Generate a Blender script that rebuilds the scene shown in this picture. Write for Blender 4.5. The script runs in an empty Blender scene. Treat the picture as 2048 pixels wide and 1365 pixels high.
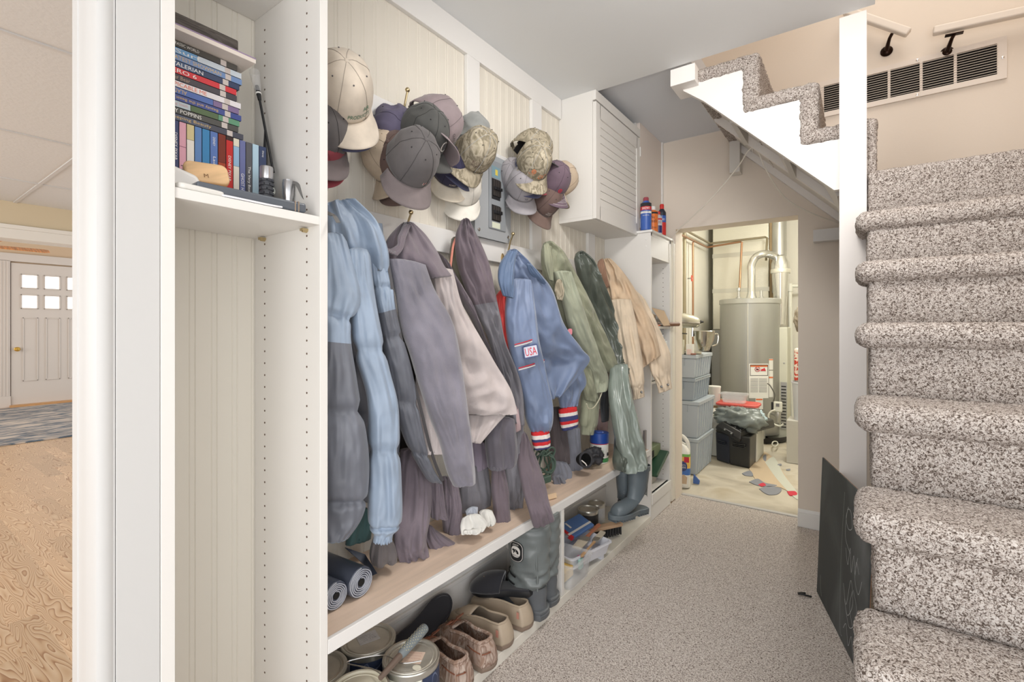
import bpy, math, random
from mathutils import Vector, Matrix, noise
SC = bpy.context.scene
COL = SC.collection
PI = math.pi
# ---------------------------------------------------------------- camera, world, light, exposure
FPX, HY, TH, EYE = 960.0, 655.0, math.atan(691/960.0), 1.2
CT, ST = math.cos(TH), math.sin(TH)
cd = bpy.data.cameras.new('camera'); cam = bpy.data.objects.new('camera', cd); COL.objects.link(cam)
cd.sensor_width = 36; cd.lens = FPX/2048*36; cd.shift_y = -(682.5-HY)/2048; cd.clip_start = 0.02
cam.location = (0, 0, EYE); cam.rotation_euler = (PI/2, 0, TH)
SC.camera = cam
w = bpy.data.worlds.new('world'); SC.world = w; w.use_nodes = True
w.node_tree.nodes['Background'].inputs[0].default_value = (0.93, 0.96, 1.0, 1)
w.node_tree.nodes['Background'].inputs[1].default_value = .72
SC.view_settings.view_transform = 'Standard'; SC.view_settings.look = 'None'
SC.view_settings.gamma = 1; SC.view_settings.exposure = 0.9; SC.view_settings.use_curve_mapping = False
def light(name, kind, loc, energy, size=1, col=(1, 1, 1), target=None, sizey=None):
    d = bpy.data.lights.new(name, kind); d.energy = energy; d.color = col
    if kind == 'AREA':
        d.size = size
        if sizey: d.shape = 'RECTANGLE'; d.size_y = sizey
    elif kind == 'POINT': d.shadow_soft_size = size
    o = bpy.data.objects.new(name, d); COL.objects.link(o); o.location = loc
    if target is not None:
        o.rotation_euler = (Vector(target)-Vector(loc)).to_track_quat('-Z', 'Y').to_euler()
    return o
light('window_daylight', 'AREA', (1.5, -2.6, 1.5), 19, 2.2, (1, .985, .96), (-.5, 2.0, 1.0), 1.8)
light('window_daylight_side', 'AREA', (3.0, .0, 1.5), 8, 1.6, (.97, .985, 1), (-1.0, 1.8, .6), 1.4)
light('ceiling_fill', 'AREA', (.9, -1.5, .15), 38, 2.4, (1, .98, .95), (.1, .6, 2.4), 2.0)  # added upward fill that brightens the ceiling, not a real source
light('stairwell_light', 'AREA', (.5, 2.4, 4.0), 11, 1.2, (1, .95, .88), (.45, 2.9, 1.5))
light('utility_ceiling_light', 'POINT', (-.35, 4.7, 2.2), 30, .12, (1, .97, .90))
light('hall_fill', 'AREA', (-.30, 1.38, 2.43), 12.5, .4, (1, .97, .93), (-.5, 2.5, .2))  # added overhead fill for carpet, back wall and coats; no fixture hangs here
light('entry_daylight', 'AREA', (-4.4, -2.6, 1.5), 46, 2.4, (1, .98, .95), (-4.6, 1.5, .7))
light('far_room_daylight', 'AREA', (-8.2, -1.6, 1.6), 18, 1.6, (1, .94, .88), (-9.6, 1.5, 1.0))

# ---------------------------------------------------------------- helpers
def ray(u, v):
    a = (u-1024)/FPX; return Vector((-ST+a*CT, CT+a*ST, (HY-v)/FPX))
EYEV = Vector((0, 0, EYE))
def atX(u, v, X): r = ray(u, v); return EYEV + r*(X/r.x)
def atY(u, v, Y): r = ray(u, v); return EYEV + r*(Y/r.y)
def atZ(u, v, Z): r = ray(u, v); return EYEV + r*((Z-EYE)/r.z)
def atP(u, v, p, n): r = ray(u, v); return EYEV + r*((Vector(p)-EYEV).dot(n)/r.dot(n))
def atT(u, v, t): return EYEV + ray(u, v)*t
def lin(c):
    r = []
    for x in c[:3]:
        x = x/255.0; r.append(x/12.92 if x <= .04045 else ((x+.055)/1.055)**2.4)
    return (r[0], r[1], r[2], 1)
MATS = {}
def mat(name, c, rough=.6, metal=0, var=0, vscale=8, bump=0, bscale=200, sheen=0, trans=0, alpha=1, c2=None, spec=None, stretch=None, emit=None, coat=0, ior=None, mode='noise', detail=3):
    if name in MATS: return MATS[name]
    m = bpy.data.materials.new(name); m.use_nodes = True; nt = m.node_tree; N = nt.nodes; L = nt.links
    b = N['Principled BSDF']; b.inputs['Roughness'].default_value = rough; b.inputs['Metallic'].default_value = metal
    b.inputs['Base Color'].default_value = lin(c)
    if sheen: b.inputs['Sheen Weight'].default_value = sheen; b.inputs['Sheen Roughness'].default_value = .45
    if trans: b.inputs['Transmission Weight'].default_value = trans
    if ior: b.inputs['IOR'].default_value = ior
    if coat: b.inputs['Coat Weight'].default_value = coat
    if alpha < 1: b.inputs['Alpha'].default_value = alpha
    if spec is not None: b.inputs['Specular IOR Level'].default_value = spec
    if emit: b.inputs['Emission Color'].default_value = lin(c); b.inputs['Emission Strength'].default_value = emit
    tc = N.new('ShaderNodeTexCoord'); mp = N.new('ShaderNodeMapping'); L.new(tc.outputs['Object'], mp.inputs[0])
    if stretch: mp.inputs['Scale'].default_value = stretch
    if var or c2:
        n = N.new('ShaderNodeTexNoise'); n.inputs['Scale'].default_value = vscale; n.inputs['Detail'].default_value = detail
        L.new(mp.outputs[0], n.inputs['Vector'])
        r = N.new('ShaderNodeValToRGB'); L.new(n.outputs[0], r.inputs[0]); e = r.color_ramp.elements
        ca = c2 or [max(0, x*(1-var)) for x in c]; cb = c if c2 else [min(255, x*(1+var)) for x in c]
        e[0].position = .35; e[1].position = .65; e[0].color = lin(ca); e[1].color = lin(cb)
        L.new(r.outputs[0], b.inputs['Base Color'])
    if bump:
        n2 = N.new('ShaderNodeTexNoise'); n2.inputs['Scale'].default_value = bscale; n2.inputs['Detail'].default_value = 2
        L.new(mp.outputs[0], n2.inputs['Vector'])
        bp = N.new('ShaderNodeBump'); bp.inputs['Strength'].default_value = bump; bp.inputs['Distance'].default_value = .002
        L.new(n2.outputs[0], bp.inputs['Height']); L.new(bp.outputs[0], b.inputs['Normal'])
    MATS[name] = m; return m
def ramp_mat(name, stops, scale=10, rough=.8, stretch=(1, 1, 1), dist=0, detail=3, bump=0, const=False, kind='noise', mrand=None, mscale=None):
    if name in MATS: return MATS[name]
    m = bpy.data.materials.new(name); m.use_nodes = True; nt = m.node_tree; N = nt.nodes; L = nt.links
    b = N['Principled BSDF']; b.inputs['Roughness'].default_value = rough; b.inputs['Specular IOR Level'].default_value = .25
    tc = N.new('ShaderNodeTexCoord'); mp = N.new('ShaderNodeMapping'); mp.inputs['Scale'].default_value = stretch
    L.new(tc.outputs['Object'], mp.inputs[0])
    if kind == 'noise':
        n = N.new('ShaderNodeTexNoise'); n.inputs['Detail'].default_value = detail; n.inputs['Distortion'].default_value = dist; out = n.outputs[0]
    elif kind == 'wave':
        n = N.new('ShaderNodeTexWave'); n.inputs['Detail'].default_value = detail; n.inputs['Distortion'].default_value = dist; out = n.outputs['Color']
    else:
        n = N.new('ShaderNodeTexVoronoi'); out = n.outputs['Color']
    n.inputs['Scale'].default_value = scale; L.new(mp.outputs[0], n.inputs['Vector'])
    r = N.new('ShaderNodeValToRGB'); L.new(out, r.inputs[0]); cr = r.color_ramp
    if const: cr.interpolation = 'CONSTANT'
    while len(cr.elements) < len(stops): cr.elements.new(.5)
    for e, (p, c) in zip(cr.elements, stops): e.position = p; e.color = lin(c)
    L.new(r.outputs[0], b.inputs['Base Color'])
    if bump:
        bp = N.new('ShaderNodeBump'); bp.inputs['Strength'].default_value = bump; bp.inputs['Distance'].default_value = .004
        L.new(out, bp.inputs['Height']); L.new(bp.outputs[0], b.inputs['Normal'])
    MATS[name] = m; return m
WINV = {}
def tag(o, label=None, cat=None, group=None, kind=None):
    if label: o['label'] = label
    if cat: o['category'] = cat
    if group: o['group'] = group
    if kind: o['kind'] = kind
    return o
def thing(name, label, cat, loc=(0, 0, 0), group=None, M=None):
    """Empty at a thing's base.  M: a placement matrix for parts built in local coordinates."""
    o = bpy.data.objects.new(name, None); COL.objects.link(o); o.empty_display_size = .02
    if M is not None: o.matrix_basis = M; WINV[o.name] = Matrix.Identity(4)
    else: o.location = loc; WINV[o.name] = Matrix.Translation(-Vector(loc))
    return tag(o, label, cat, group)
class MB:
    def __init__(s): s.v = []; s.f = []; s.m = []; s.cm = 0; s.st = []
    def add(s, vs, fs, mi=None):
        k = len(s.v); s.st.append((k, len(s.f))); s.v += [Vector(p) for p in vs]
        for f in fs: s.f.append([i+k for i in f]); s.m.append(s.cm if mi is None else mi)
        return s
    def box(s, lo, hi, M=None, mi=None):
        (a, b, c), (d, e, f) = lo, hi
        vs = [Vector(p) for p in ((a,b,c),(d,b,c),(d,e,c),(a,e,c),(a,b,f),(d,b,f),(d,e,f),(a,e,f))]
        if M is not None: vs = [M @ p for p in vs]
        return s.add(vs, [(3,2,1,0),(4,5,6,7),(0,1,5,4),(1,2,6,5),(2,3,7,6),(3,0,4,7)], mi)
    def cbox(s, c, d, M=None, mi=None):
        return s.box([c[i]-d[i]/2 for i in range(3)], [c[i]+d[i]/2 for i in range(3)], M, mi)
    def prism(s, poly, d0, d1, axis='z', M=None, mi=None):
        def P(p, d): return Vector((p[0], p[1], d)) if axis == 'z' else (Vector((p[0], d, p[1])) if axis == 'y' else Vector((d, p[0], p[1])))
        n = len(poly); vs = [P(p, d0) for p in poly]+[P(p, d1) for p in poly]
        if M is not None: vs = [M @ p for p in vs]
        fs = [tuple(range(n))[::-1], tuple(range(n, 2*n))]+[(i, (i+1) % n, n+(i+1) % n, n+i) for i in range(n)]
        return s.add(vs, fs, mi)
    def rings(s, rs, cap0=True, cap1=True, closed=True, mi=None):
        n = len(rs[0]); vs = [p for r in rs for p in r]; fs = []
        for j in range(len(rs)-1):
            for i in range(n if closed else n-1):
                k = (i+1) % n; fs.append((j*n+i, j*n+k, (j+1)*n+k, (j+1)*n+i))
        if cap0: fs.append(tuple(range(n))[::-1])
        if cap1: fs.append(tuple(range((len(rs)-1)*n, len(rs)*n)))
        return s.add(vs, fs, mi)
    def lathe(s, prof, c=(0, 0, 0), M=None, n=24, cap=True, mi=None):
        rs = []
        for r, z in prof:
            ring = [Vector((c[0]+r*math.cos(2*PI*i/n), c[1]+r*math.sin(2*PI*i/n), c[2]+z)) for i in range(n)]
            if M is not None: ring = [M @ p for p in ring]
            rs.append(ring)
        return s.rings(rs, cap, cap, mi=mi)
    def tube(s, path, r, n=8, cap=True, mi=None):
        path = [Vector(p) for p in path]; rs = []; up = None
        for i, p in enumerate(path):
            d = (path[min(i+1, len(path)-1)]-path[max(i-1, 0)]).normalized()
            if up is None: up = Vector((0, 0, 1)) if abs(d.z) < .9 else Vector((1, 0, 0))
            a = d.cross(up)
            if a.length < 1e-5: a = d.cross(Vector((1, .3, 0)))
            a.normalize(); b = a.cross(d).normalized(); up = b
            rr = r[i] if isinstance(r, (list, tuple)) else r
            rs.append([p+a*rr*math.cos(2*PI*k/n)+b*rr*math.sin(2*PI*k/n) for k in range(n)])
        return s.rings(rs, cap, cap, mi=mi)
    def ball(s, c, r, n=16, M=None, mi=None, sc=(1, 1, 1)):
        rs = []
        for j in range(1, n//2):
            a = PI*j/(n//2); rs.append([Vector((c[0]+r*sc[0]*math.sin(a)*math.cos(2*PI*i/n), c[1]+r*sc[1]*math.sin(a)*math.sin(2*PI*i/n), c[2]-r*sc[2]*math.cos(a))) for i in range(n)])
        if M is not None: rs = [[M @ p for p in q] for q in rs]
        return s.rings(rs, mi=mi)
    def each(s, name, mats, parent=None, step=1, **kw):
        out = []; st = s.st[::step]+[(len(s.v), len(s.f))]
        for (a, fa), (b, fb) in zip(st, st[1:]):
            q = MB(); q.v = s.v[a:b]; q.f = [[i-a for i in f] for f in s.f[fa:fb]]; q.m = s.m[fa:fb]; out.append(q.build(name, mats, parent, **kw))
        return out
    def build(s, name, mats, parent=None, smooth=False, bevel=0, seg=2, subsurf=0, solid=0, angle=40, kind=None, label=None):
        me = bpy.data.meshes.new(name); me.from_pydata([tuple(p) for p in s.v], [], s.f)
        if not isinstance(mats, (list, tuple)): mats = [mats]
        for m in mats: me.materials.append(m)
        if len(mats) > 1: me.polygons.foreach_set('material_index', s.m)
        me.validate(); me.update()
        import bmesh
        bm = bmesh.new(); bm.from_mesh(me); bmesh.ops.recalc_face_normals(bm, faces=bm.faces); bm.to_mesh(me); bm.free()
        if smooth:
            me.polygons.foreach_set('use_smooth', [True]*len(me.polygons)); me.set_sharp_from_angle(angle=math.radians(angle))
        o = bpy.data.objects.new(name, me); COL.objects.link(o)
        if parent is not None:
            o.parent = parent; o.matrix_parent_inverse = WINV.get(parent.name, Matrix.Identity(4))
        if solid: q = o.modifiers.new('s', 'SOLIDIFY'); q.thickness = solid; q.offset = 0
        if subsurf: q = o.modifiers.new('u', 'SUBSURF'); q.levels = q.render_levels = subsurf
        if bevel: q = o.modifiers.new('b', 'BEVEL'); q.width = bevel; q.segments = seg; q.limit_method = 'ANGLE'; q.angle_limit = math.radians(35)
        if kind: o['kind'] = kind
        if label: o['label'] = label
        return o
def S(o, label=None): o['kind'] = 'structure'; return o
def text(s, M, width, m, parent=None, name='lettering', height=None, ext=.0004, surf=None, shear=0):
    """Lettering: text centred on M's origin, running along M's x, up M's y, standing off along M's z."""
    c = bpy.data.curves.new('t', 'FONT'); c.body = s; c.align_x = 'CENTER'; c.align_y = 'CENTER'; c.size = 1; c.extrude = 0; c.resolution_u = 2; c.shear = shear
    o = bpy.data.objects.new('t', c); me = bpy.data.meshes.new_from_object(o)
    bpy.data.objects.remove(o); bpy.data.curves.remove(c)
    xs = [v.co.x for v in me.vertices]; ys = [v.co.y for v in me.vertices]
    if not xs: return None
    wx = max(xs)-min(xs); wy = max(ys)-min(ys); cx = (max(xs)+min(xs))/2; cy = (max(ys)+min(ys))/2
    kx = width/wx; ky = (height/wy) if height else kx
    for v in me.vertices:
        p = Vector(((v.co.x-cx)*kx, (v.co.y-cy)*ky, ext)); v.co = surf(p) if surf else M @ p
    me.materials.append(m); me.name = name
    q = bpy.data.objects.new(name, me); COL.objects.link(q)
    if parent is not None: q.parent = parent; q.matrix_parent_inverse = WINV.get(parent.name, Matrix.Identity(4))
    return q
def frame(o, x, y):
    x = Vector(x).normalized(); y = (Vector(y)-x*x.dot(Vector(y))).normalized(); z = x.cross(y)
    M = Matrix.Identity(4)
    for i in range(3): M[i][0] = x[i]; M[i][1] = y[i]; M[i][2] = z[i]; M[i][3] = o[i]
    return M
def catmull(pts, n):
    """n+1 samples along a Catmull-Rom curve through tuples of numbers"""
    k = len(pts); out = []
    for j in range(n+1):
        t = j/n*(k-1); i = min(int(t), k-2); f = t-i
        p0, p1, p2, p3 = pts[max(i-1, 0)], pts[i], pts[i+1], pts[min(i+2, k-1)]
        out.append(tuple(.5*((2*b)+(c-a)*f+(2*a-5*b+4*c-d)*f*f+(-a+3*b-3*c+d)*f**3) for a, b, c, d in zip(p0, p1, p2, p3)))
    return out
# common materials
white = mat('painted_white', (226, 223, 218), .55, bump=.05, bscale=60)
trimw = mat('painted_trim', (229, 227, 224), .5, bump=.04, bscale=40)
bead = mat('beadboard_paint', (222, 216, 204), .6, bump=.04, bscale=60)
ceilp = mat('ceiling_paint', (226, 228, 229), .8, bump=.1, bscale=90)
wallp = mat('wall_paint', (226, 215, 202), .8, bump=.12, bscale=120)
tanp = mat('stair_wall_paint', (214, 192, 168), .8, bump=.15, bscale=120)
brass = mat('brass', (196, 178, 138), .28, 1)
chrome = mat('chrome', (215, 215, 215), .18, 1)
blackp = mat('black_plastic', (34, 34, 36), .45)
darkm = mat('dark_hollow', (20, 19, 18), .9)
# ---------------------------------------------------------------- carpet
def carpet_mat(name, sc, dk=(88, 76, 69), g=1.0, q=0):
    m = bpy.data.materials.new(name); m.use_nodes = True; nt = m.node_tree; N = nt.nodes; L = nt.links
    b = N['Principled BSDF']; b.inputs['Roughness'].default_value = .95; b.inputs['Specular IOR Level'].default_value = .1
    tc = N.new('ShaderNodeTexCoord'); n = N.new('ShaderNodeTexNoise'); n.inputs['Scale'].default_value = sc
    n.inputs['Detail'].default_value = 2.5; n.inputs['Roughness'].default_value = .6; n.inputs['Distortion'].default_value = 1.2
    L.new(tc.outputs['Object'], n.inputs['Vector'])
    r = N.new('ShaderNodeValToRGB'); cr = r.color_ramp; cr.elements.new(.5); cr.elements.new(.5)
    for e, (p, c) in zip(cr.elements, [(.34+q, dk), (.42+q, [x*g for x in (150, 137, 128)]), (.48+q, [x*g for x in (206, 195, 187)]), (.62+q, [x*g for x in (232, 225, 219)])]): e.position = p; e.color = lin(c)
    L.new(n.outputs[0], r.inputs[0]); L.new(r.outputs[0], b.inputs['Base Color'])
    bp = N.new('ShaderNodeBump'); bp.inputs['Strength'].default_value = .8; bp.inputs['Distance'].default_value = .006
    L.new(n.outputs[0], bp.inputs['Height']); L.new(bp.outputs[0], b.inputs['Normal'])
    return m
carpet = carpet_mat('carpet_floor', 225); carpet2 = carpet_mat('carpet_stairs', 215, (84, 73, 66), .92, .03)
WX = -1.34          # beadboard wall behind the coats
FX = -1.03          # front plane of bench, bookcase and tower
YT = 2.33           # where the low ceiling ends
# floor
S(MB().box((FX-.001, -3, -.05), (3.2, 3.52, 0)).build('floor', carpet))
S(MB().box((-1.6, 3.52, -.06), (.8, 6.7, -.004)).build('floor', ramp_mat('utility_floor_paint', [(.3, (150, 142, 128)), (.45, (190, 182, 166)), (.55, (206, 199, 184)), (.7, (186, 174, 150))], 2.2, .6, detail=6, dist=.6)))
# laminate with wide cathedral grain
def laminate():
    m = bpy.data.materials.new('oak_laminate'); m.use_nodes = True; nt = m.node_tree; N = nt.nodes; L = nt.links
    b = N['Principled BSDF']; b.inputs['Roughness'].default_value = .38
    tc = N.new('ShaderNodeTexCoord')
    br = N.new('ShaderNodeTexBrick'); br.inputs['Scale'].default_value = 1; br.inputs['Brick Width'].default_value = .62; br.inputs['Row Height'].default_value = .095
    br.inputs['Mortar Size'].default_value = .0012; br.inputs['Color1'].default_value = (0, 0, 0, 1); br.inputs['Color2'].default_value = (1, 1, 1, 1); br.inputs['Mortar'].default_value = (.5, .5, .5, 1)
    L.new(tc.outputs['Object'], br.inputs['Vector'])
    mp = N.new('ShaderNodeMapping'); mp.inputs['Scale'].default_value = (1.6, 9, 1); L.new(tc.outputs['Object'], mp.inputs[0])
    add = N.new('ShaderNodeVectorMath'); add.operation = 'ADD'; L.new(mp.outputs[0], add.inputs[0])
    ml = N.new('ShaderNodeVectorMath'); ml.operation = 'SCALE'; ml.inputs['Scale'].default_value = 7; L.new(br.outputs['Color'], ml.inputs[0]); L.new(ml.outputs[0], add.inputs[1])
    n = N.new('ShaderNodeTexNoise'); n.inputs['Scale'].default_value = 1.5; n.inputs['Detail'].default_value = 1; n.inputs['Distortion'].default_value = .5; L.new(add.outputs[0], n.inputs['Vector'])
    m1 = N.new('ShaderNodeMath'); m1.operation = 'MULTIPLY'; m1.inputs[1].default_value = 22; L.new(n.outputs[0], m1.inputs[0])
    m2 = N.new('ShaderNodeMath'); m2.operation = 'FRACT'; L.new(m1.outputs[0], m2.inputs[0])
    r = N.new('ShaderNodeValToRGB'); cr = r.color_ramp; cr.elements.new(.5)
    for e, (p, c) in zip(cr.elements, [(.0, (164, 116, 78)), (.30, (214, 178, 140)), (1, (232, 204, 170))]): e.position = p; e.color = lin(c)
    L.new(m2.outputs[0], r.inputs[0])
    mx = N.new('ShaderNodeMixRGB'); mx.blend_type = 'MULTIPLY'; mx.inputs[0].default_value = .22; L.new(r.outputs[0], mx.inputs[1]); L.new(br.outputs['Color'], mx.inputs[2])
    L.new(mx.outputs[0], b.inputs['Base Color']); return m
S(MB().box((-11, -4, -.05), (FX-.002, 3.4, -.002)).build('floor', laminate()))
# ceilings
cl = MB(); cl.box((-1.46, .05, 2.452), (.055, YT, 2.60)); cl.box((-1.46, -3, 2.452), (3.2, .05, 2.60))
S(cl.build('ceiling', ceilp))
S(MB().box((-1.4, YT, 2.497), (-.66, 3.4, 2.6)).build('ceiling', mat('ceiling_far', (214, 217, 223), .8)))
# beadboard panels (grooved)
def beadboard(y0, y1, z0, z1, X=WX, p=.0505, th=.012):
    prof = []; y = y0
    while y < y1-1e-6:
        e = min(y+p, y1)
        for dy, dx in ((0, 0), (p-.0165, 0), (p-.0145, -.002), (p-.0125, -.0006), (p-.0045, -.0006), (p-.0025, -.002), (p-.0005, 0)):
            if y+dy <= e: prof.append((X+dx, y+dy))
        y += p
    prof.append((X, y1)); prof += [(X-th, y1), (X-th, y0)]
    return MB().prism(prof, z0, z1, 'z')
S(beadboard(.36, 2.9, .0, 2.5).build('wall_left', bead))
S(MB().box((-1.46, .335, 0), (WX-.011, 3.37, 2.5)).build('wall_left', white))
# board-and-batten frame on the beadboard
tr = [('trim_1', (WX, .68, 2.344), (WX+.018, 2.30, 2.452)), ('trim_2', (WX, 1.518, 1.588), (WX+.0175, 1.60, 2.344)), ('trim_3', (WX, 2.01, 1.588), (WX+.0175, 2.10, 2.344)),
      ('trim_4', (WX, .68, 1.905), (WX+.02, 2.10, 1.985)), ('trim_5', (WX, .68, 1.495), (WX+.02, 2.86, 1.588)),
      ('trim_6', (WX, 2.63, .55), (WX+.018, 2.72, 1.80)), ('trim_8', (WX, .68, 1.588), (WX+.0175, .70, 2.344))]
for n, a, b in tr: S(MB().box(a, b).build(n, trimw, bevel=.0015))
# back wall with the low doorway
DW0, DW1, DTOP = -1.025, -.292, 1.88
bw = MB(); bw.box((-1.46, 3.37, 0), (DW0, 3.52, 2.6)); bw.box((DW1, 3.37, 0), (1.1, 3.52, 4.4)); bw.box((DW0, 3.37, DTOP), (DW1, 3.52, 4.4)); bw.box((-1.46, 3.37, 2.6), (DW0, 3.52, 4.4))
S(bw.build('wall_back', [wallp]))
S(MB().box((DW0-.06, 3.30, 0), (DW0, 3.371, 1.79)).build('trim_door', mat('cream_trim', (230, 224, 210), .5), bevel=.018, seg=4))
S(MB().box((DW1-.001, 3.35, 0), (0.0, 3.371, .085)).prism([(3.355, .085), (3.371, .085), (3.371, .105), (3.363, .105)], DW1-.001, 0.0, 'x').build('baseboard_back', trimw, bevel=.003))
S(MB().box((DW0, 3.50, -.01), (DW1, 3.535, .006)).build('trim_threshold', mat('threshold_metal', (186, 184, 182), .5), bevel=.002))
# upper side wall above the tower (flush with the cabinet door)
S(MB().box((-1.46, 2.94, 1.80), (-1.118, 3.37, 2.5)).build('wall_side', mat('pinkish_white', (226, 215, 206), .7)))
S(MB().box((-1.119, 3.345, 1.80), (-1.108, 3.37, 2.497)).build('trim_corner', trimw))
# stairwell shell beyond
S(MB().box((.98, 1.0, 0), (1.08, 3.4, 4.4)).build('wall_right', tanp))
S(MB().box((.055, -.2, 2.60), (.06, YT, 4.4)).build('wall_stairwell_side', tanp))
S(MB().box((-3.2, YT-.02, 2.62), (.06, YT, 4.4)).build('wall_stairwell_front', tanp))
S(MB().box((-3.2, -.2, 4.4), (1.1, 3.5, 4.45)).build('ceiling_stairwell', ceilp))
# utility room shell
ut = mat('utility_wall', (232, 229, 217), .85)
S(MB().box((-1.58, 3.52, -.05), (-1.53, 6.7, 2.6)).build('wall_utility_left', ut))
S(MB().box((-1.58, 6.6, -.05), (.8, 6.65, 2.6)).build('wall_utility_back', ut))
S(MB().box((.72, 3.52, -.05), (.78, 6.7, 2.6)).build('wall_utility_right', ut))
S(MB().box((-1.58, 3.52, 2.56), (.8, 6.7, 2.6)).build('ceiling_utility', ut))
# ---------------------------------------------------------------- left opening: casing, jamb wall end
cw = mat('casing_white', (201, 200, 198), .5)
prof = [(FX-.13, .2415), (FX-.10, .2415), (FX-.098, .2435), (FX-.055, .2435), (FX-.052, .2415), (FX-.006, .2425), (FX, .245), (FX+.003, .250), (FX+.0035, .256), (FX+.003, .262), (FX, .2670), (FX-.0, .2695), (FX-.13, .2695)]
S(MB().prism(prof, 0, 2.452, 'z').build('trim_casing', cw, smooth=True, angle=30))
S(MB().box((FX-.13, .2705, 0), (FX, .335, 2.452)).build('wall_end', cw, bevel=.0015))
# ---------------------------------------------------------------- left room seen through the opening
tile = mat('ceiling_tile', (208, 207, 205), .9, bump=.9, bscale=45)
grid = mat('grid_metal', (200, 198, 196), .5)
S(MB().box((-6.55, -4, 2.40), (-1.46, 3.4, 2.44)).build('ceiling_tiles', tile))
for i, x in enumerate((-2.8, -4.2, -5.55)): S(MB().box((x-.012, -4, 2.392), (x+.012, 3.4, 2.401)).build('trim_ceiling_grid', grid))
for i, y in enumerate((-.45, .95, 2.3)): S(MB().box((-6.55, y-.012, 2.391), (-1.5, y+.012, 2.4005)).build('trim_ceiling_grid', grid))
tw = mat('tan_wall', (201, 186, 158), .8)
S(MB().box((-6.75, -4, 2.12), (-6.55, 3.4, 2.45)).build('wall_header', tw))
S(MB().box((-6.8, -4, 2.045), (-6.53, 3.4, 2.14)).box((-6.82, -4, 2.14), (-6.525, 3.4, 2.18)).build('trim_header', mat('header_white', (222, 218, 210), .5), bevel=.004))
S(MB().box((-10.5, -4, 0), (-10.32, 3.4, 2.9)).build('wall_far', mat('far_wall', (206, 180, 150), .8)))
S(MB().box((-10.5, -4, 2.9), (-6.75, 3.4, 2.95)).build('ceiling_far_room', ceilp))
S(MB().box((-10.32, -4, 0), (-10.30, 1.33, .12)).build('baseboard_far', trimw))
# front door (six lights over three panels)
dm = mat('door_paint', (208, 198, 188), .5)
DX = -10.28; DY0 = atX(22, 600, DX).y; DY1 = DY0+2.15*(atX(91, 600, DX).y-DY0)
dr = MB(); dr.box((DX-.04, DY0, .03), (DX, DY1, 2.17))
door = dr.build('door_1', dm, None, bevel=.004); S(door)
yy = [atX(u_, 600, DX).y for u_ in (45, 91, 136)]
pm = MB()
def moulded(mb, y0, y1, z0, z1, x):
    for a, b, c, d in ((y0, y1, z0, z0+.015), (y0, y1, z1-.015, z1), (y0, y0+.015, z0, z1), (y1-.015, y1, z0, z1)): mb.box((x, a, c), (x+.012, b, d))
pw = (atX(76, 600, DX).y-yy[0]); qw = (atX(73, 600, DX).y-yy[0])
dayl = mat('daylight_glass', (246, 248, 250), .3, emit=1.7, var=.12, vscale=30)
for y in yy:
    mb = MB(); moulded(mb, y, y+pw, .38, 1.35, DX); mb.build('door_moulding', dm, door, bevel=.003)
    for z in (1.50, 1.81):
        mb = MB(); moulded(mb, y-.02, y+qw+.02, z-.02, z+.20, DX); mb.build('door_moulding', dm, door, bevel=.003)
        MB().box((DX-.002, y, z), (DX+.004, y+qw, z+.18)).build('pane', dayl, door)
MB().lathe([(.001, 0), (.03, 0), (.03, .006), (.012, .012), (.012, .035), (.03, .045), (.033, .06), (.02, .075), (.001, .078)], M=Matrix.Translation((DX, DY0+.06, .87)) @ Matrix.Rotation(PI/2, 4, 'Y')).build('door_handle', mat('gold', (214, 176, 90), .25, 1), door, smooth=True)
dc = MB(); dc.box((DX-.04, DY0-.13, .0), (DX+.02, DY0-.01, 2.2)); dc.box((DX-.04, DY0-.15, 0), (DX+.03, DY0-.005, .17)); dc.box((DX-.04, DY0-.14, 2.19), (DX+.02, DY1+.12, 2.31))
for k in range(3): dc.box((DX+.02, DY0-.115+k*.035, .17), (DX+.026, DY0-.098+k*.035, 2.19))
S(dc.build('trim_front_door', dm, bevel=.003))
S(MB().box((DX-.04, DY0-.02, 0), (DX+.12, DY1, .035)).build('trim_door_sill', mat('oak_sill', (196, 150, 100), .5)))
# rug
rug = ramp_mat('rug_weave', [(.0, (206, 196, 184)), (.46, (196, 184, 172)), (.5, (104, 118, 130)), (.56, (88, 100, 112)), (.6, (172, 160, 150)), (.68, (112, 124, 132)), (1, (210, 202, 192))], 5, .95, (4.0, .55, 1), .3, 3)
tag(MB().box((-10.1, -.4, .0), (-7.0, 2.9, .014)).build('rug', rug), 'grey blue and cream woven rug in front of the far front door', 'rug')
# ceiling fan beyond the header
fan = thing('ceiling_fan', 'ceiling fan with orange wood blades beyond the white header', 'fan', (-8.6, .7, 2.55))
wood = mat('fan_wood', (205, 134, 72), .4, var=.15, vscale=6, stretch=(1, 8, 1))
c0 = Vector((-8.6, .86, 2.19))
MB().lathe([(.02, .77), (.02, .1), (.1, .08), (.12, 0), (.09, -.07), (.02, -.09)], c0).build('motor', mat('fan_bronze', (90, 62, 44), .4, .8), fan, smooth=True)
for k in range(5):
    a = math.radians(88+72*k); M = Matrix.Translation(c0) @ Matrix.Rotation(a, 4, 'Z') @ Matrix.Rotation(.38, 4, 'X')
    MB().prism([(.14, -.04), (.3, -.06), (.66, -.07), (.70, -.045), (.70, .045), (.66, .07), (.3, .06), (.14, .04)], -.004, .004, 'z', M).build('blade', wood, fan)
# ---------------------------------------------------------------- support post
p = thing('support_post', 'square white post standing beside the carpeted stairs', 'post', (-.015, 2.37, 0))
MB().box((-.06, 2.35, 0), (.03, 2.44, 2.452)).build('post', mat('post_white', (231, 226, 222), .5), p, bevel=.0015)
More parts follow.
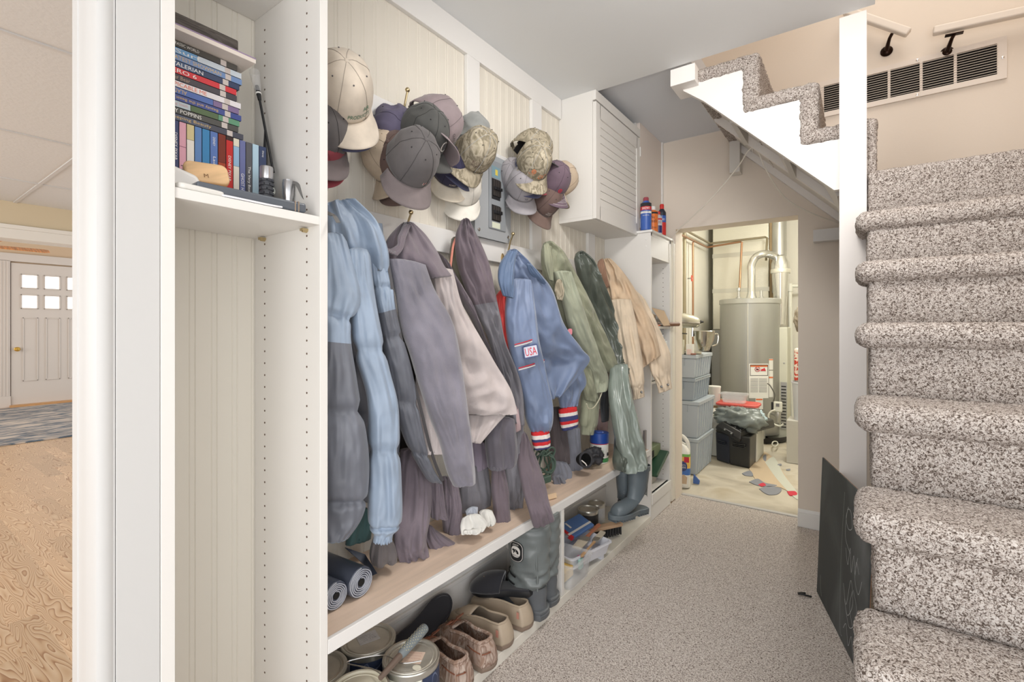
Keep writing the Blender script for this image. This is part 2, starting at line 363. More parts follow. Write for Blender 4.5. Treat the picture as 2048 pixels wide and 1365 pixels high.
# ---------------------------------------------------------------- staircase
R = random.Random(5)
def shag(o_mb, amp, seed=0):
    for i, p in enumerate(o_mb.v):
        n = noise.noise(p*70+Vector((seed, 0, 0)))+.6*noise.noise(p*160)
        m = noise.noise_vector(p*90)
        o_mb.v[i] = p+m*amp*.9+Vector((0, 0, n*amp*.4))
def fine_box(mb, lo, hi, step, rad, M=None):
    """box with rounded edges and a fine skin, ready for a shaggy surface"""
    d = [hi[i]-lo[i] for i in range(3)]; n = [max(2, int(round(x/step))) for x in d]
    key = {}
    def P(i, j, k):
        q = (i, j, k)
        if q not in key:
            p = Vector((lo[0]+d[0]*i/n[0], lo[1]+d[1]*j/n[1], lo[2]+d[2]*k/n[2]))
            c = Vector([min(max(p[a], lo[a]+rad), hi[a]-rad) if d[a] > 2*rad else (lo[a]+hi[a])/2 for a in range(3)])
            v = p-c
            if v.length > 1e-9:
                rr = [min(rad, d[a]/2) for a in range(3)]
                if v.length > rad or True:
                    nz = [a for a in range(3) if abs(v[a]) > 1e-9]
                    if len(nz) > 1: p = c+v.normalized()*min(v.length, rad)
            key[q] = len(mb.v); mb.v.append(p)
        return key[q]
    def quad(a, b, c, e): mb.f.append([a, b, c, e]); mb.m.append(mb.cm)
    for i in range(n[0]):
        for j in range(n[1]):
            quad(P(i, j, 0), P(i, j+1, 0), P(i+1, j+1, 0), P(i+1, j, 0)); k = n[2]
            quad(P(i, j, k), P(i+1, j, k), P(i+1, j+1, k), P(i, j+1, k))
    for i in range(n[0]):
        for k in range(n[2]):
            quad(P(i, 0, k), P(i+1, 0, k), P(i+1, 0, k+1), P(i, 0, k+1)); j = n[1]
            quad(P(i, j, k), P(i, j, k+1), P(i+1, j, k+1), P(i+1, j, k))
    for j in range(n[1]):
        for k in range(n[2]):
            quad(P(0, j, k), P(0, j, k+1), P(0, j+1, k+1), P(0, j+1, k)); i = n[0]
            quad(P(i, j, k), P(i, j+1, k), P(i, j+1, k+1), P(i, j, k+1))
st = thing('staircase', 'staircase covered in speckled beige carpet, rising at the right and turning left over the doorway', 'stairs', (.4, 1.2, 0))
RISE = .202
def Yn(i): return 1.265+.214*(i-4)
for i in range(1, 9):
    z = RISE*i; y = Yn(i); mb = MB()
    fine_box(mb, (.028, y+.012, z-RISE-.015), (.97, y+.012+.216, z-.02), .014, .012)      # riser body
    fine_box(mb, (-.006, y-.010, z-.072), (.97, y+.24, z), .0105, .034)               # rolled nosing and tread
    shag(mb, .0045, i)
    mb.build('step', carpet2, st, smooth=True, angle=180)
mb = MB(); z = RISE*9; y = 2.36
fine_box(mb, (.031, y+.0, z-RISE-.03), (.97, y+.22, z), .014, .02); fine_box(mb, (.04, y+.2, z-.06), (.97, 3.365, z), .02, .015)
shag(mb, .0045, 9); mb.build('landing', carpet2, st, smooth=True, angle=180)
# the upper flight: carpet wraps over the edge of a white zigzag stringer
YF = 2.40
rx = [.045, -.15, -.375, -.62]; zt = [1.818, 2.04, 2.24, 2.44, ]
CW = .062
def upper_step(k):
    mb = MB(); zb = zt[k]; zc = zt[k+1] if k < 3 else zb+.2
    x1 = rx[k]; x0 = rx[k+1] if k < 3 else rx[k]-.24
    # tread slab with carpet lip on the face, riser with lip
    fine_box(mb, (x0-.050, YF-.014, zc-CW), (x1+.02, 3.36, zc), .013, .02)
    fine_box(mb, (x1-CW+.01, YF-.012, zb-.03), (x1+.018, 3.36, zc-.01), .013, .015)
    shag(mb, .007, 20+k); return mb
for k in range(3): upper_step(k).build('step', carpet2, st, smooth=True, angle=180)
mb = MB(); fine_box(mb, (-.70, YF-.01, 2.445-CW*.9), (-.36, 3.36, 2.447), .013, .02); shag(mb, .005, 44); 
sw = mat('stringer_white', (232, 228, 224), .5)
poly = [(-.694, 2.36), (-.60, 2.285), (-.079, 1.77), (-.02, 1.77), (.0, 1.80), (.0, 1.98), (rx[1]-.02, 1.98), (rx[1]-.02, 2.18), (rx[2]-.02, 2.18), (rx[2]-.02, 2.40), (-.694, 2.40)]
MB().prism(poly, YF, YF+.035, 'y').build('stringer', sw, st, bevel=.001)
def zs(x): return 1.80+.985*(-.079-x)
for y0 in (2.88, 3.33):
    MB().prism([(-.66, zs(-.66)), (.0, zs(.0)), (.0, zs(0)+.12), (-.66, zs(-.66)+.12)], y0, y0+.035, 'y').build('stringer', sw, st)
so = mat('underside_white', (214, 210, 204), .7)
MB().prism([(-.70, 2.44), (-.66, zs(-.66)+.05), (.03, zs(.03)+.05), (.03, zs(.03)+.066), (-.64, zs(-.64)+.07), (-.66, 2.46)], YF+.035, 3.36, 'y').build('soffit', so, st)
for x in (-.47, -.25, -.05):
    MB().prism([(x-.10, zs(x-.10)+.06), (x, zs(x)-.002+.06-.0), (x, zs(x)-.075+.06), (x-.02, zs(x)-.075+.06)], 2.46, 2.80, 'y').build('wedge', so, st)
MB().box((-.66, 3.28, 2.18), (-.60, 3.36, 2.45)).build('block', so, st)
# landing nosing block and upper landing trim
MB().box((-.735, YT+.002, 2.365), (-.62, YF+.1, 2.445)).build('nosing_block', sw, st, bevel=.002)
MB().box((-.21, 3.30, 1.70), (.0, 3.368, 1.768)).build('ledger', mat('ledger_white', (222, 220, 218), .6), st)
# handrails on the stairwell wall
rail = mat('rail_white', (228, 219, 208), .5)
orb = mat('oil_rubbed_bronze', (44, 30, 24), .32, .9)
def handrail(a, b, br, label):
    t = thing('handrail', label, 'handrail', a, 'stairwell handrails')
    a, b = Vector(a), Vector(b); d = (b-a).normalized()
    M = frame(a, d, Vector((0, 1, 0))); L = (b-a).length
    MB().box((0, -.02, -.02), (L, .02, .02), M).build('rail', rail, t, bevel=.008, seg=3)
    p = Vector(br); q = p+Vector((-.02, .05, -.072)); q.y = 3.368
    k = MB(); k.box((-.035, -.012, -.024), (.035, .012, -.0185), frame(p, d, Vector((0, 1, 0))))
    k.tube([p+Vector((0, 0, -.02)), p+Vector((-.01, .0, -.04)), p+Vector((-.015, .02, -.055)), q+Vector((0, -.02, 0))], [.008, .008, .009, .012])
    k.lathe([(.028, 0), (.028, .004), (.02, .012), (.006, .018)], M=Matrix.Translation(q) @ Matrix.Rotation(PI/2, 4, 'X'))
    k.build('bracket', orb, t, smooth=True)
handrail(atY(1866, 63, 3.29), atY(2200, -10, 3.29), atY(1909, 60, 3.29), 'white level handrail above the wall grille, on the right')
handrail(atY(1818, 66, 3.29), atY(1690, 22, 3.29), atY(1784, 60, 3.29), 'short sloping white handrail end just right of the post')
# return-air grille
g = thing('wall_grille', 'long white return air grille on the tan stairwell wall', 'vent', (.2, 3.36, 2.5))
gm = mat('grille_white', (226, 216, 206), .5)
X0, X1, Z0, Z1 = -.19, .60, 2.435, 2.645
mb = MB()
for a, b, c, d in ((X0, X1, Z0, Z0+.028), (X0, X1, Z1-.028, Z1), (X1-.035, X1, Z0+.028, Z1-.028), (X0, X0+.03, Z0+.028, Z1-.028)): mb.box((a, 3.356, c), (b, 3.369, d))
for x in (.0, .135, .27, .405): mb.box((x, 3.357, Z0+.028), (x+.012, 3.368, Z1-.028))
mb.build('grille_frame', gm, g)
lv = MB()
for k in range(12):
    z = Z0+.034+k*.0128
    lv.add([(X0, 3.354, z), (X1-.03, 3.354, z), (X1-.03, 3.364, z+.006), (X0, 3.364, z+.006), (X0, 3.355, z-.001), (X1-.03, 3.355, z-.001), (X1-.03, 3.365, z+.005), (X0, 3.365, z+.005)], [(0,1,2,3),(4,5,6,7),(0,1,5,4),(2,3,7,6)])
lv.build('louvers', gm, g)
MB().box((X0+.005, 3.3655, Z0+.02), (X1-.02, 3.3685, Z1-.02)).build('duct_opening', darkm, g)
for x, z in ((.26, Z0+.012), (.26, Z1-.012), (.585, 2.54)): MB().lathe([(.001, .003), (.006, .002), (.006, 0)], M=Matrix.Translation((x, 3.356, z)) @ Matrix.Rotation(PI/2, 4, 'X'), n=10).build('screw', chrome, g)
# ---------------------------------------------------------------- peg holes helper
def pegholes(mb, y, x, z0, z1, side, p=.0318):
    z = z0
    while z < z1:
        M = Matrix.Translation((x, y, z)) @ Matrix.Rotation(PI/2*side, 4, 'X')
        mb.lathe([(.0005, .0007), (.0026, .0007), (.0026, 0)], M=M, n=8); z += p
# ---------------------------------------------------------------- bookcase at the left
bc = thing('bookcase', 'narrow tall white built-in bookcase at the left, holding the DVDs', 'bookcase', (-1.18, .5, 0))
MB().box((WX+.001, .3355, 0), (FX+.002, .358, 2.452)).build('side_panel', white, bc, bevel=.001)
MB().box((WX+.001, .655, 0), (FX, .6755, 2.452)).build('side_panel', white, bc, bevel=.001)
MB().box((WX+.001, .358, 1.442), (FX-.002, .655, 1.462)).build('shelf', white, bc, bevel=.001)
MB().box((WX+.001, .358, 2.038), (FX-.002, .655, 2.062)).build('shelf', white, bc, bevel=.001)
hole = mat('peg_hole', (92, 70, 56), .9)
h = MB()
pegholes(h, .655, -1.085, .15, 2.02, 1); pegholes(h, .655, -1.285, .15, 2.02, 1)
h.build('peg_holes', hole, bc, kind='stuff')
for x in (-1.085, -1.285): MB().box((x-.006, .640, 1.432), (x+.006, .655, 1.4385)).lathe([(.001, 0), (.003, 0), (.003, .012), (.001, .012)], M=Matrix.Translation((x, .655, 1.432)) @ Matrix.Rotation(PI/2, 4, 'X'), n=8).build('shelf_pin', brass, bc)
# ---------------------------------------------------------------- bench with divider and base platform
bt = mat('bench_top', (219, 196, 176), .5, var=.05, vscale=5, stretch=(6, .6, 1))
be = thing('bench', 'long white bench with a pale wooden top below the coats', 'bench', (-1.18, 1.8, 0))
YA, YB = .6755, 2.89
MB().box((WX+.001, YA+.001, .418), (FX-.012, YB-.001, .448)).build('bench_top', bt, be)
MB().box((FX-.012, YA+.001, .414), (FX, YB-.001, .449)).build('front_edge', trimw, be, bevel=.0015)
MB().box((WX+.001, 1.80, .041), (FX-.002, 1.822, .414)).build('divider', white, be, bevel=.001)
MB().box((WX+.001, YA+.001, 0), (FX, YB-.001, .04)).build('base_platform', mat('platform_white', (226, 222, 212), .5, var=.03, vscale=6), be, bevel=.002)
MB().box((WX+.001, YA+.001, .04), (WX+.016, YB-.001, .17)).box((WX+.001, YA+.001, .17), (WX+.010, YB-.001, .195)).box((WX+.001, YA+.001, .155), (WX+.021, YB-.001, .172)).build('back_moulding', trimw, be, bevel=.003)
# ---------------------------------------------------------------- tower cabinet beyond the bench
tc_ = thing('tower_cabinet', 'tall narrow white shelf tower beyond the bench, by the doorway', 'shelf unit', (-1.18, 3.07, 0))
T0, T1 = 2.8905, 3.255
MB().box((WX+.001, T0, 0), (FX, T0+.02, 1.785)).build('side_panel', white, tc_, bevel=.001)
MB().box((WX+.001, T1-.0, 0), (FX, T1+.02, 1.785)).build('side_panel', white, tc_, bevel=.001)
MB().box((WX+.001, T0+.02, 0), (WX+.01, T1, 1.785)).build('back_panel', white, tc_)
MB().box((-1.118, T0-.01, 1.785), (FX+.012, 3.30, 1.800)).build('top_ledge', trimw, tc_, bevel=.003)
MB().box((WX+.001, T0+.001, 1.765), (FX, T1+.02, 1.785)).box((FX-.02, T0+.02, 1.645), (FX-.001, T1, 1.765)).box((WX, T0+.02, 1.635), (FX-.001, T1, 1.645)).build('top_rail', white, tc_)
MB().box((WX+.01, T0+.02, 1.19), (FX-.004, T1, 1.206)).build('shelf', white, tc_)
MB().box((WX+.01, T0+.02, .145), (FX-.004, T1, .165)).box((FX-.02, T0+.02, 0), (FX-.001, T1, .145)).box((FX-.022, T0+.02, .10), (FX+.004, T1+.02, .165)).build('base', trimw, tc_, bevel=.003)
h = MB(); pegholes(h, T1, -1.075, .2, 1.6, 1); h.build('peg_holes', hole, tc_, kind='stuff')
MB().lathe([(.001, .002), (.005, .0015), (.006, 0)], M=Matrix.Translation((FX-.03, T0, 1.70)) @ Matrix.Rotation(PI/2, 4, 'X'), n=10).lathe([(.001, .002), (.005, .0015), (.006, 0)], M=Matrix.Translation((FX-.03, T0, 1.745)) @ Matrix.Rotation(PI/2, 4, 'X'), n=10).each('screw_cap', trimw, tc_)
# ---------------------------------------------------------------- wall cabinet with louvred door
wc = thing('wall_cabinet', 'white wall cabinet with a louvred door up by the ceiling', 'cabinet', (-1.2, 2.6, 1.79))
C0, C1 = 2.305, 2.9395
MB().box((WX+.001, C0, 1.79), (-1.136, C0+.02, 2.452)).box((WX+.001, C1-.02, 1.79), (-1.136, C1, 2.495)).box((WX+.001, C0, 1.772), (-1.136, C1, 1.79)).box((WX+.001, C0+.02, 2.43), (-1.136, C1-.02, 2.45)).box((-1.136, C0, 2.40), (-1.116, C1, 2.4515)).build('carcass', white, wc, bevel=.001)
d = MB(); x0, x1 = -1.135, -1.116; z0, z1 = 1.774, 2.392; sw_ = .055
for a, b, c, e in ((C0+.002, C0+.002+sw_, z0, z1), (C1-.002-sw_, C1-.002, z0, z1), (C0+.05, C1-.05, z0, z0+.075), (C0+.05, C1-.05, z1-.075, z1)): d.box((x0, a, c), (x1, b, e))
cdoor = d.build('door', white, wc, bevel=.0015)
l = MB(); nl = 11
for k in range(nl):
    z = z0+.075+k*(z1-z0-.15)/nl; hh = (z1-z0-.15)/nl
    l.add([(x0+.004, C0+.057, z), (x0+.004, C1-.057, z), (x0+.004, C1-.057, z+hh), (x0+.004, C0+.057, z+hh), (x1-.003, C0+.057, z), (x1-.003, C1-.057, z), (x0+.0125, C1-.057, z+hh-.001), (x0+.0125, C0+.057, z+hh-.001)], [(0,1,5,4),(4,5,6,7),(7,6,2,3),(0,3,2,1),(0,4,7,3),(1,2,6,5)])
l.build('louvers', white, cdoor)
hg = MB()
for z in (1.86, 2.31): hg.box((-1.118, C1-.006, z-.03), (-1.112, C1+.006, z+.03))
hg.each('hinge', trimw, wc)
# ---------------------------------------------------------------- cable slung under the stairs
cb = mat('cable_white', (224, 218, 206), .5)
def cable(pts, r, name, label, m=cb, cat='cable', n=80, group=None):
    cur = catmull([tuple(p) for p in pts], n); o = MB().tube([Vector(p) for p in cur], r, 8).build(name, m, smooth=True); return tag(o, label, cat, group)
pk = atY(1505, 305, 2.94)
cable([Vector((-1.02, 3.28, 1.19)), Vector((-1.012, 3.285, 1.5)), Vector((-1.01, 3.282, 1.76)), Vector((-1.0, 3.27, 1.83)), atY(1420, 400, 3.12), atY(1475, 335, 3.0), pk+Vector((-.02, 0, .015)), pk+Vector((.02, 0, .012)), atY(1535, 345, 2.97), atY(1570, 395, 3.1), atY(1620, 425, 3.2), Vector((-.07, 3.33, 1.79))], .0035, 'coax_cable', 'thin white cable looped from a nail under the stairs')
MB().tube([pk+Vector((0, .03, .03)), pk+Vector((0, 0, .0)), pk+Vector((0, -.012, .022))], .002, 6).build('cable_nail', chrome)
tag(bpy.data.objects['cable_nail'], 'small bent nail under the stairs holding the white cable', 'nail')
# ---------------------------------------------------------------- breaker panel
bp_ = thing('breaker_panel', 'grey electrical breaker panel on the wall behind the hats', 'breaker panel', (WX, 1.66, 1.58))
gp = mat('panel_grey', (158, 161, 164), .45); gp2 = mat('panel_grey_dark', (138, 142, 146), .45)
P0, P1, PZ0, PZ1 = 1.535, 1.79, 1.583, 1.955; PX = WX+.045
MB().box((WX+.0, P0+.006, PZ0+.006), (PX-.003, P1-.006, PZ1-.006)).build('box', gp, bp_)
MB().box((PX-.003, P0, PZ0), (PX, P1, PZ1)).build('cover', gp, bp_, bevel=.001)
MB().prism([(1.625, 1.63), (1.745, 1.63), (1.745, 1.93), (1.625, 1.93)], PX, PX+.006, 'x').build('door_frame', gp2, bp_, bevel=.004)
MB().box((PX+.006, 1.64, 1.80-.04), (PX+.007, 1.70, 1.80+.05)).box((PX+.006, 1.64, 1.665), (PX+.007, 1.70, 1.735)).each('breaker_opening', blackp, bp_)
k = MB(); br_ = MB()
for zz, cnt in ((1.83, 4), (1.70, 4)):
    for c in range(cnt):
        y = 1.645+c*.0145
        k.box((PX+.007, y, zz-.055 if zz > 1.8 else zz-.03), (PX+.012, y+.012, zz+.015 if zz > 1.8 else zz+.03))
        br_.box((PX+.012, y+.002, zz-.030 if zz > 1.8 else zz-.004), (PX+.022, y+.010, zz-.018 if zz > 1.8 else zz+.010))
k.each('breaker', mat('breaker_body', (52, 48, 46), .4), bp_); br_.each('breaker_switch', blackp, bp_)
MB().box((PX+.006, 1.64, 1.855), (PX+.0066, 1.70, 1.905)).build('label_blue', mat('label_teal', (118, 146, 156), .5), bp_); MB().box((PX+.0066, 1.665, 1.868), (PX+.007, 1.682, 1.892)).build('label_mark', mat('label_yellow', (210, 190, 80), .5), bp_)
MB().box((PX+.006, 1.643, 1.635), (PX+.0066, 1.70, 1.66)).build('paper_label', mat('paper_label', (206, 210, 190), .6), bp_)
s_ = MB()
for y, z in ((P0+.025, PZ0+.03), (P1-.022, PZ0+.028), (P1-.022, PZ1-.03)): s_.lathe([(.0005, .004), (.007, .003), (.008, 0)], M=Matrix.Translation((PX, y, z)) @ Matrix.Rotation(PI/2, 4, 'Y'), n=12)
s_.each('screw', chrome, bp_, smooth=True)
# ---------------------------------------------------------------- brass coat hooks
def hook(y, z, name='coat_hook', label='', up=.10, kind='coat'):
    t = thing(name, label, 'hook', (WX+.02, y, z), 'brass coat hooks')
    m = MB(); X = WX+.0175
    m.lathe([(.001, 0), (.016, 0), (.017, .003), (.010, .007), (.001, .008)], M=Matrix.Translation((X, y, z)) @ Matrix.Rotation(PI/2, 4, 'Y') @ Matrix.Diagonal((1.4, .8, 1, 1)), n=16)
    m.tube([Vector(p) for p in catmull([(X, y, z), (X+.02, y, z+.0), (X+.035, y, z+.03), (X+.045, y, z+.07), (X+.06, y, z+up)], 16)], [.0055-.002*i/16 for i in range(17)], 8)
    m.tube([Vector(p) for p in catmull([(X+.012, y, z), (X+.022, y, z-.03), (X+.045, y, z-.035), (X+.055, y, z-.01)], 12)], .004, 8)
    m.build('hook', brass, t, smooth=True)
    MB().ball((X+.061, y, z+up+.006), .0085, 12).ball((X+.056, y, z-.006), .006, 10).each('knob', brass, t, smooth=True)
def hook_at(u, v, label, up=.10):
    """u, v: the upper knob in the photograph"""
    p = atX(u, v, WX+.0785); hook(p.y, p.z-up-.006, label=label, up=up)
hook_at(657, 364, 'brass double hook by the bookcase, above the light blue puffer jacket')
hook_at(822, 425, 'brass hook holding the mauve fleece jacket, under the dark charcoal cap')
hook_at(1026, 468, 'brass hook with round knob right below the breaker panel')
hook_at(815, 180, 'brass hook with turned finial above the pile of dark caps', .12)
hook_at(940, 232, 'hook under the grey beanie', .08)
hook_at(1062, 275, 'hook under the upper camouflage cap', .08)
hook_at(672, 130, 'hook behind the beige cap beside the bookcase', .1)
# ---------------------------------------------------------------- DVDs
def Mx(y, z, X): return frame((X, y, z), (0, 1, 0), (0, 0, 1))        # lettering facing +X, reading left to right
def Mv(y, z, X): return frame((X, y, z), (0, 0, -1), (0, 1, 0))       # lettering running downwards
SX = -1.208
wt = mat('ink_white', (240, 238, 232), .6); bk = mat('ink_black', (36, 34, 34), .6); rd = mat('ink_red', (206, 52, 56), .6)
og = mat('ink_orange', (232, 120, 84), .6); gd = mat('ink_gold', (214, 184, 122), .6); bl = mat('ink_blue', (58, 96, 178), .6)
sil = mat('case_grey', (60, 62, 68), .4)
def dvd(lo, hi, name, label, cat, group, cols, txt, vertical, rev=False):
    """cols: [(from, to, colour)] fractions of the spine; txt: [(string, centre fraction, width, ink)]"""
    t = thing(name, label, cat, (SX, (lo[1]+hi[1])/2, lo[2]), group)
    MB().box((SX-.133, lo[1]+.0004, lo[2]+.0003), (SX-.0012, hi[1]-.0004, hi[2]-.0003)).build('case', sil, t, bevel=.0015)
    for k, (a, b, c) in enumerate(cols):
        m = mat('spine_%d_%d_%d' % tuple(c), c, .35, coat=.3)
        if vertical: z1 = hi[2]-a*(hi[2]-lo[2]); z0 = hi[2]-b*(hi[2]-lo[2]); bx = ((SX-.0015, lo[1]+.0009, z0+.0004), (SX+.0001*k, hi[1]-.0009, z1-.0004))
        else: y0 = lo[1]+a*(hi[1]-lo[1]); y1 = lo[1]+b*(hi[1]-lo[1]); bx = ((SX-.0015, y0+.0004, lo[2]+.0009), (SX+.0001*k, y1-.0004, hi[2]-.0009))
        MB().box(*bx).build('spine', m, t)
    for s, f, wdt, ink, *hh in txt:
        hgt = hh[0] if hh else .0075
        if vertical: M = Mv((lo[1]+hi[1])/2, hi[2]-f*(hi[2]-lo[2]), SX)
        else:
            M = Mx(lo[1]+f*(hi[1]-lo[1]), (lo[2]+hi[2])/2, SX)
            if rev: M = M @ Matrix.Rotation(PI, 4, 'Z')
        text(s, M, wdt, ink, t, height=hgt)
    return t
ub = [345.5, 358, 373, 389, 404, 420, 436, 452, 466.5, 479, 491.5, 504.5, 518, 533]
yb = [atX(u, 350, SX).y for u in ub]
V = [('dark blue DVD with a white lower spine, leftmost standing on the shelf', [(0, .55, (52, 66, 110)), (.55, 1, (226, 230, 238))], [('DISNEY PIXAR', .3, .06, wt, .005), ('MONSTERS, INC.', .78, .07, bl)]),
 ('pink DVD standing second from the left end', [(0, 1, (226, 168, 184)), (.28, .29, (120, 60, 80))], [('MOVIE', .62, .045, bk), ("'S", .82, .012, bk)]),
 ('cream DVD with orange lettering, standing beside the pink one', [(0, .18, (214, 200, 150)), (.18, 1, (238, 232, 222))], [('DESPICABLE ME', .72, .09, og)]),
 ('mid blue DVD with white lettering low on its spine, standing', [(0, .5, (92, 134, 190)), (.5, 1, (88, 158, 204))], [('CROODS', .86, .04, wt)]),
 ('plain bright blue DVD without lettering, standing', [(0, 1, (48, 132, 186))], []),
 ('standing blue DVD with pale script lettering down its spine', [(0, 1, (86, 120, 184))], [('DISNEY', .12, .02, wt, .005), ('Lady and the Tramp II', .62, .12, wt)]),
 ('brown and orange DVD standing left of the bright red one', [(0, .35, (120, 40, 24)), (.35, .7, (168, 64, 34)), (.7, 1, (206, 130, 80))], [('Meet the Robinsons', .66, .09, wt)]),
 ('bright red DVD with large white lettering, standing', [(0, .05, (50, 30, 30)), (.05, 1, (200, 40, 42))], [('DISNEY PIXAR', .4, .06, wt, .006), ('Cars', .83, .045, wt, .010)]),
 ('standing DVD with a pale top and red lettering', [(0, .1, (226, 220, 200)), (.1, .35, (150, 186, 216)), (.35, 1, (232, 226, 212))], [('CHICKEN RUN', .82, .06, rd)]),
 ('violet blue DVD standing right of the one with red lettering', [(0, 1, (104, 112, 160))], [('GHOST HUNTERS', .62, .075, wt)]),
 ('dark grey DVD with white lettering, standing in the right half', [(0, 1, (84, 84, 90))], [('The Very Best of Ghosts', .6, .11, wt)]),
 ('pale ice blue DVD without lettering, standing near the right end', [(0, 1, (172, 200, 216))], []),
 ('dark navy DVD with cream lettering, rightmost standing', [(0, 1, (44, 58, 92))], [('Disney', .1, .016, wt, .005), ('Snow White', .42, .06, gd)])]
for k, (lb, cols, tx) in enumerate(V):
    dvd((0, yb[k], 1.4625), (0, yb[k+1], 1.6525), 'dvd_case', lb, 'DVD', 'DVDs standing on the bookcase shelf', cols, tx, True)
H = [('Sleeping Beauty', 'blue grey DVD with gold lettering, lowest of the lying stack', 487, [(0, .6, (82, 92, 114)), (.6, 1, (70, 74, 88))], gd, .085, .4, 0),
 ('MARY POPPINS', 'charcoal DVD with white capitals, second lowest in the lying stack', 477, [(0, 1, (76, 78, 76))], wt, .075, .38, 0),
 ('Song South', 'green leafy DVD lying third from the bottom of the stack', 479, [(0, .25, (120, 142, 116)), (.25, .45, (186, 200, 206)), (.45, .75, (84, 108, 74)), (.75, 1, (96, 150, 120))], mat('ink_pink', (214, 170, 170), .6), .035, .33, 0),
 ('Beauty and the Beast', 'deep blue DVD lying with its gold lettering upside down', 483, [(0, 1, (62, 80, 146))], gd, .085, .5, 1),
 ('ALADDIN', 'thin royal blue DVD lying under the white one with orange lettering', 478, [(0, .7, (80, 110, 176)), (.7, 1, (130, 110, 150))], gd, .045, .3, 1),
 ('DESPICABLE ME', 'white DVD with orange capitals lying in the middle of the stack', 482, [(0, 1, (232, 228, 230))], og, .085, .38, 0),
 ('Brother Bear', 'dark grey DVD with faint brown script lying under the red one', 474, [(0, 1, (70, 68, 76))], mat('ink_brown', (176, 150, 130), .6), .055, .33, 0),
 ('BIG HERO 6', 'red DVD with large white capitals lying in the stack', 473, [(0, 1, (212, 56, 66))], wt, .095, .3, 0),
 ('VALERIAN', 'navy DVD with bold white capitals lying above the red one', 479, [(0, .5, (68, 92, 128)), (.5, 1, (50, 66, 98))], wt, .062, .42, 0),
 ('GREATEST SHOWMAN', 'soft blue DVD with gold capitals lying third from the top', 484, [(0, 1, (116, 146, 192))], gd, .115, .45, 0),
 ('Surf', 'sky blue and white DVD lying second from the top', 483, [(0, .5, (120, 170, 214)), (.5, 1, (206, 216, 224))], wt, .05, .4, 0),
 ('JURASSIC WORLD', 'black DVD with white capitals lying on top of the stack', 475, [(0, 1, (84, 82, 78))], wt, .055, .42, 0)]
z = 1.653
for tx, lb, ur, cols, ink, wd, f, rev in H:
    yr = atX(ur, 200, SX).y; hh = .0146
    tl = [(tx, f, wd, ink, .0085)] if rev == 0 else [(tx, f, wd, ink, .0085)]
    dvd((0, yr-.19, z), (0, yr, z+hh), 'dvd_case', lb, 'DVD', 'DVDs lying in the stack', cols+[(.80, .87, (206, 196, 190))], tl, False, bool(rev)); z += hh
# the big flat case and the dark wooden plank on top
M = Matrix.Rotation(0, 4, 'Z')
fb = thing('flat_box', 'large flat white box with a purple edge lying on the DVD stack', 'box', (-1.2, .42, z))
MB().box((-1.335, .362, z+.001), (-1.165, .573, z+.011)).build('box', mat('box_cream', (224, 214, 204), .5), fb, bevel=.001)
MB().box((-1.335, .362, z+.011), (-1.165, .573, z+.0135)).build('lid', mat('box_purple', (150, 130, 160), .5), fb)
dw = ramp_mat('dark_wood_grain', [(0, (48, 43, 40)), (.45, (78, 72, 68)), (.6, (98, 92, 86)), (1, (64, 58, 54))], 3, .55, (2, 3, 24), 3, 4)
wp = tag(MB().box((-1.335, .362, z+.014), (-1.19, .545, z+.052)).build('wooden_plank', dw, bevel=.004), 'dark grey wooden plank lying on top of the whole DVD stack', 'plank')
# ---------------------------------------------------------------- loose things at the shelf's front
SZ = 1.4625
bam = mat('bamboo', (212, 176, 132), .5, var=.07, vscale=9, stretch=(12, 1, 1)); bam2 = mat('bamboo_edge', (224, 186, 144), .5)
def slab(name, pts, z0, z1, M, m, parent=None, bev=.004, **k): return MB().prism(pts, z0, z1, 'z', M).build(name, m, parent, smooth=True, bevel=bev, seg=4, **k)
def rrect(w, h, r, n=6):
    o = []
    for cx, cy, a0 in ((w/2-r, h/2-r, 0), (-w/2+r, h/2-r, PI/2), (-w/2+r, -h/2+r, PI), (w/2-r, -h/2+r, 1.5*PI)):
        for i in range(n+1): a = a0+PI/2*i/n; o.append((cx+r*math.cos(a), cy+r*math.sin(a)))
    return o
# router-like white unit at the left
ru = thing('white_adapter', 'white plastic charger unit at the left end of the shelf front', 'charger', (-1.12, .38, SZ))
slab('base', rrect(.10, .09, .012), 0, .012, Matrix.Translation((-1.085, .405, SZ)) @ Matrix.Rotation(.1, 4, 'Z'), mat('adapter_white', (222, 220, 214), .4), ru)
MB().prism([(-.04, 0), (.04, 0), (.02, .035), (-.04, .05)], -.03, .03, 'x', Matrix.Translation((-1.12, .400, SZ+.012))).build('body', mat('adapter_white2', (230, 228, 224), .4), ru, smooth=True, bevel=.008, seg=4)
# bamboo speaker / phone stand: two curved blocks
Mb = frame(atX(414, 352, -1.12), Vector((.15, 1, .08)), Vector((-.35, .25, 1)))
b1 = thing('bamboo_brush', 'pale bamboo block with rounded ends lying tilted in front of the DVDs', 'wooden block', (-1.12, .44, SZ))
slab('block', rrect(.082, .050, .014), -.008, .008, Mb @ Matrix.Translation((0, .004, 0)), bam, b1, .005)
text('M', Mb @ Matrix.Translation((-.004, -.006, .0085)), .008, mat('ink_branded', (120, 84, 52), .7), b1)
Mb2 = Matrix.Translation((-1.095, .475, SZ+.013)) @ Matrix.Rotation(1.5, 4, 'Z') @ Matrix.Rotation(.07, 4, 'Y')
b2 = tag(slab('wooden_block', rrect(.14, .042, .020), -.010, .010, Mb2, bam2, None, .008), 'orange toned smooth bamboo handle lying under the tilted block', 'wooden handle')
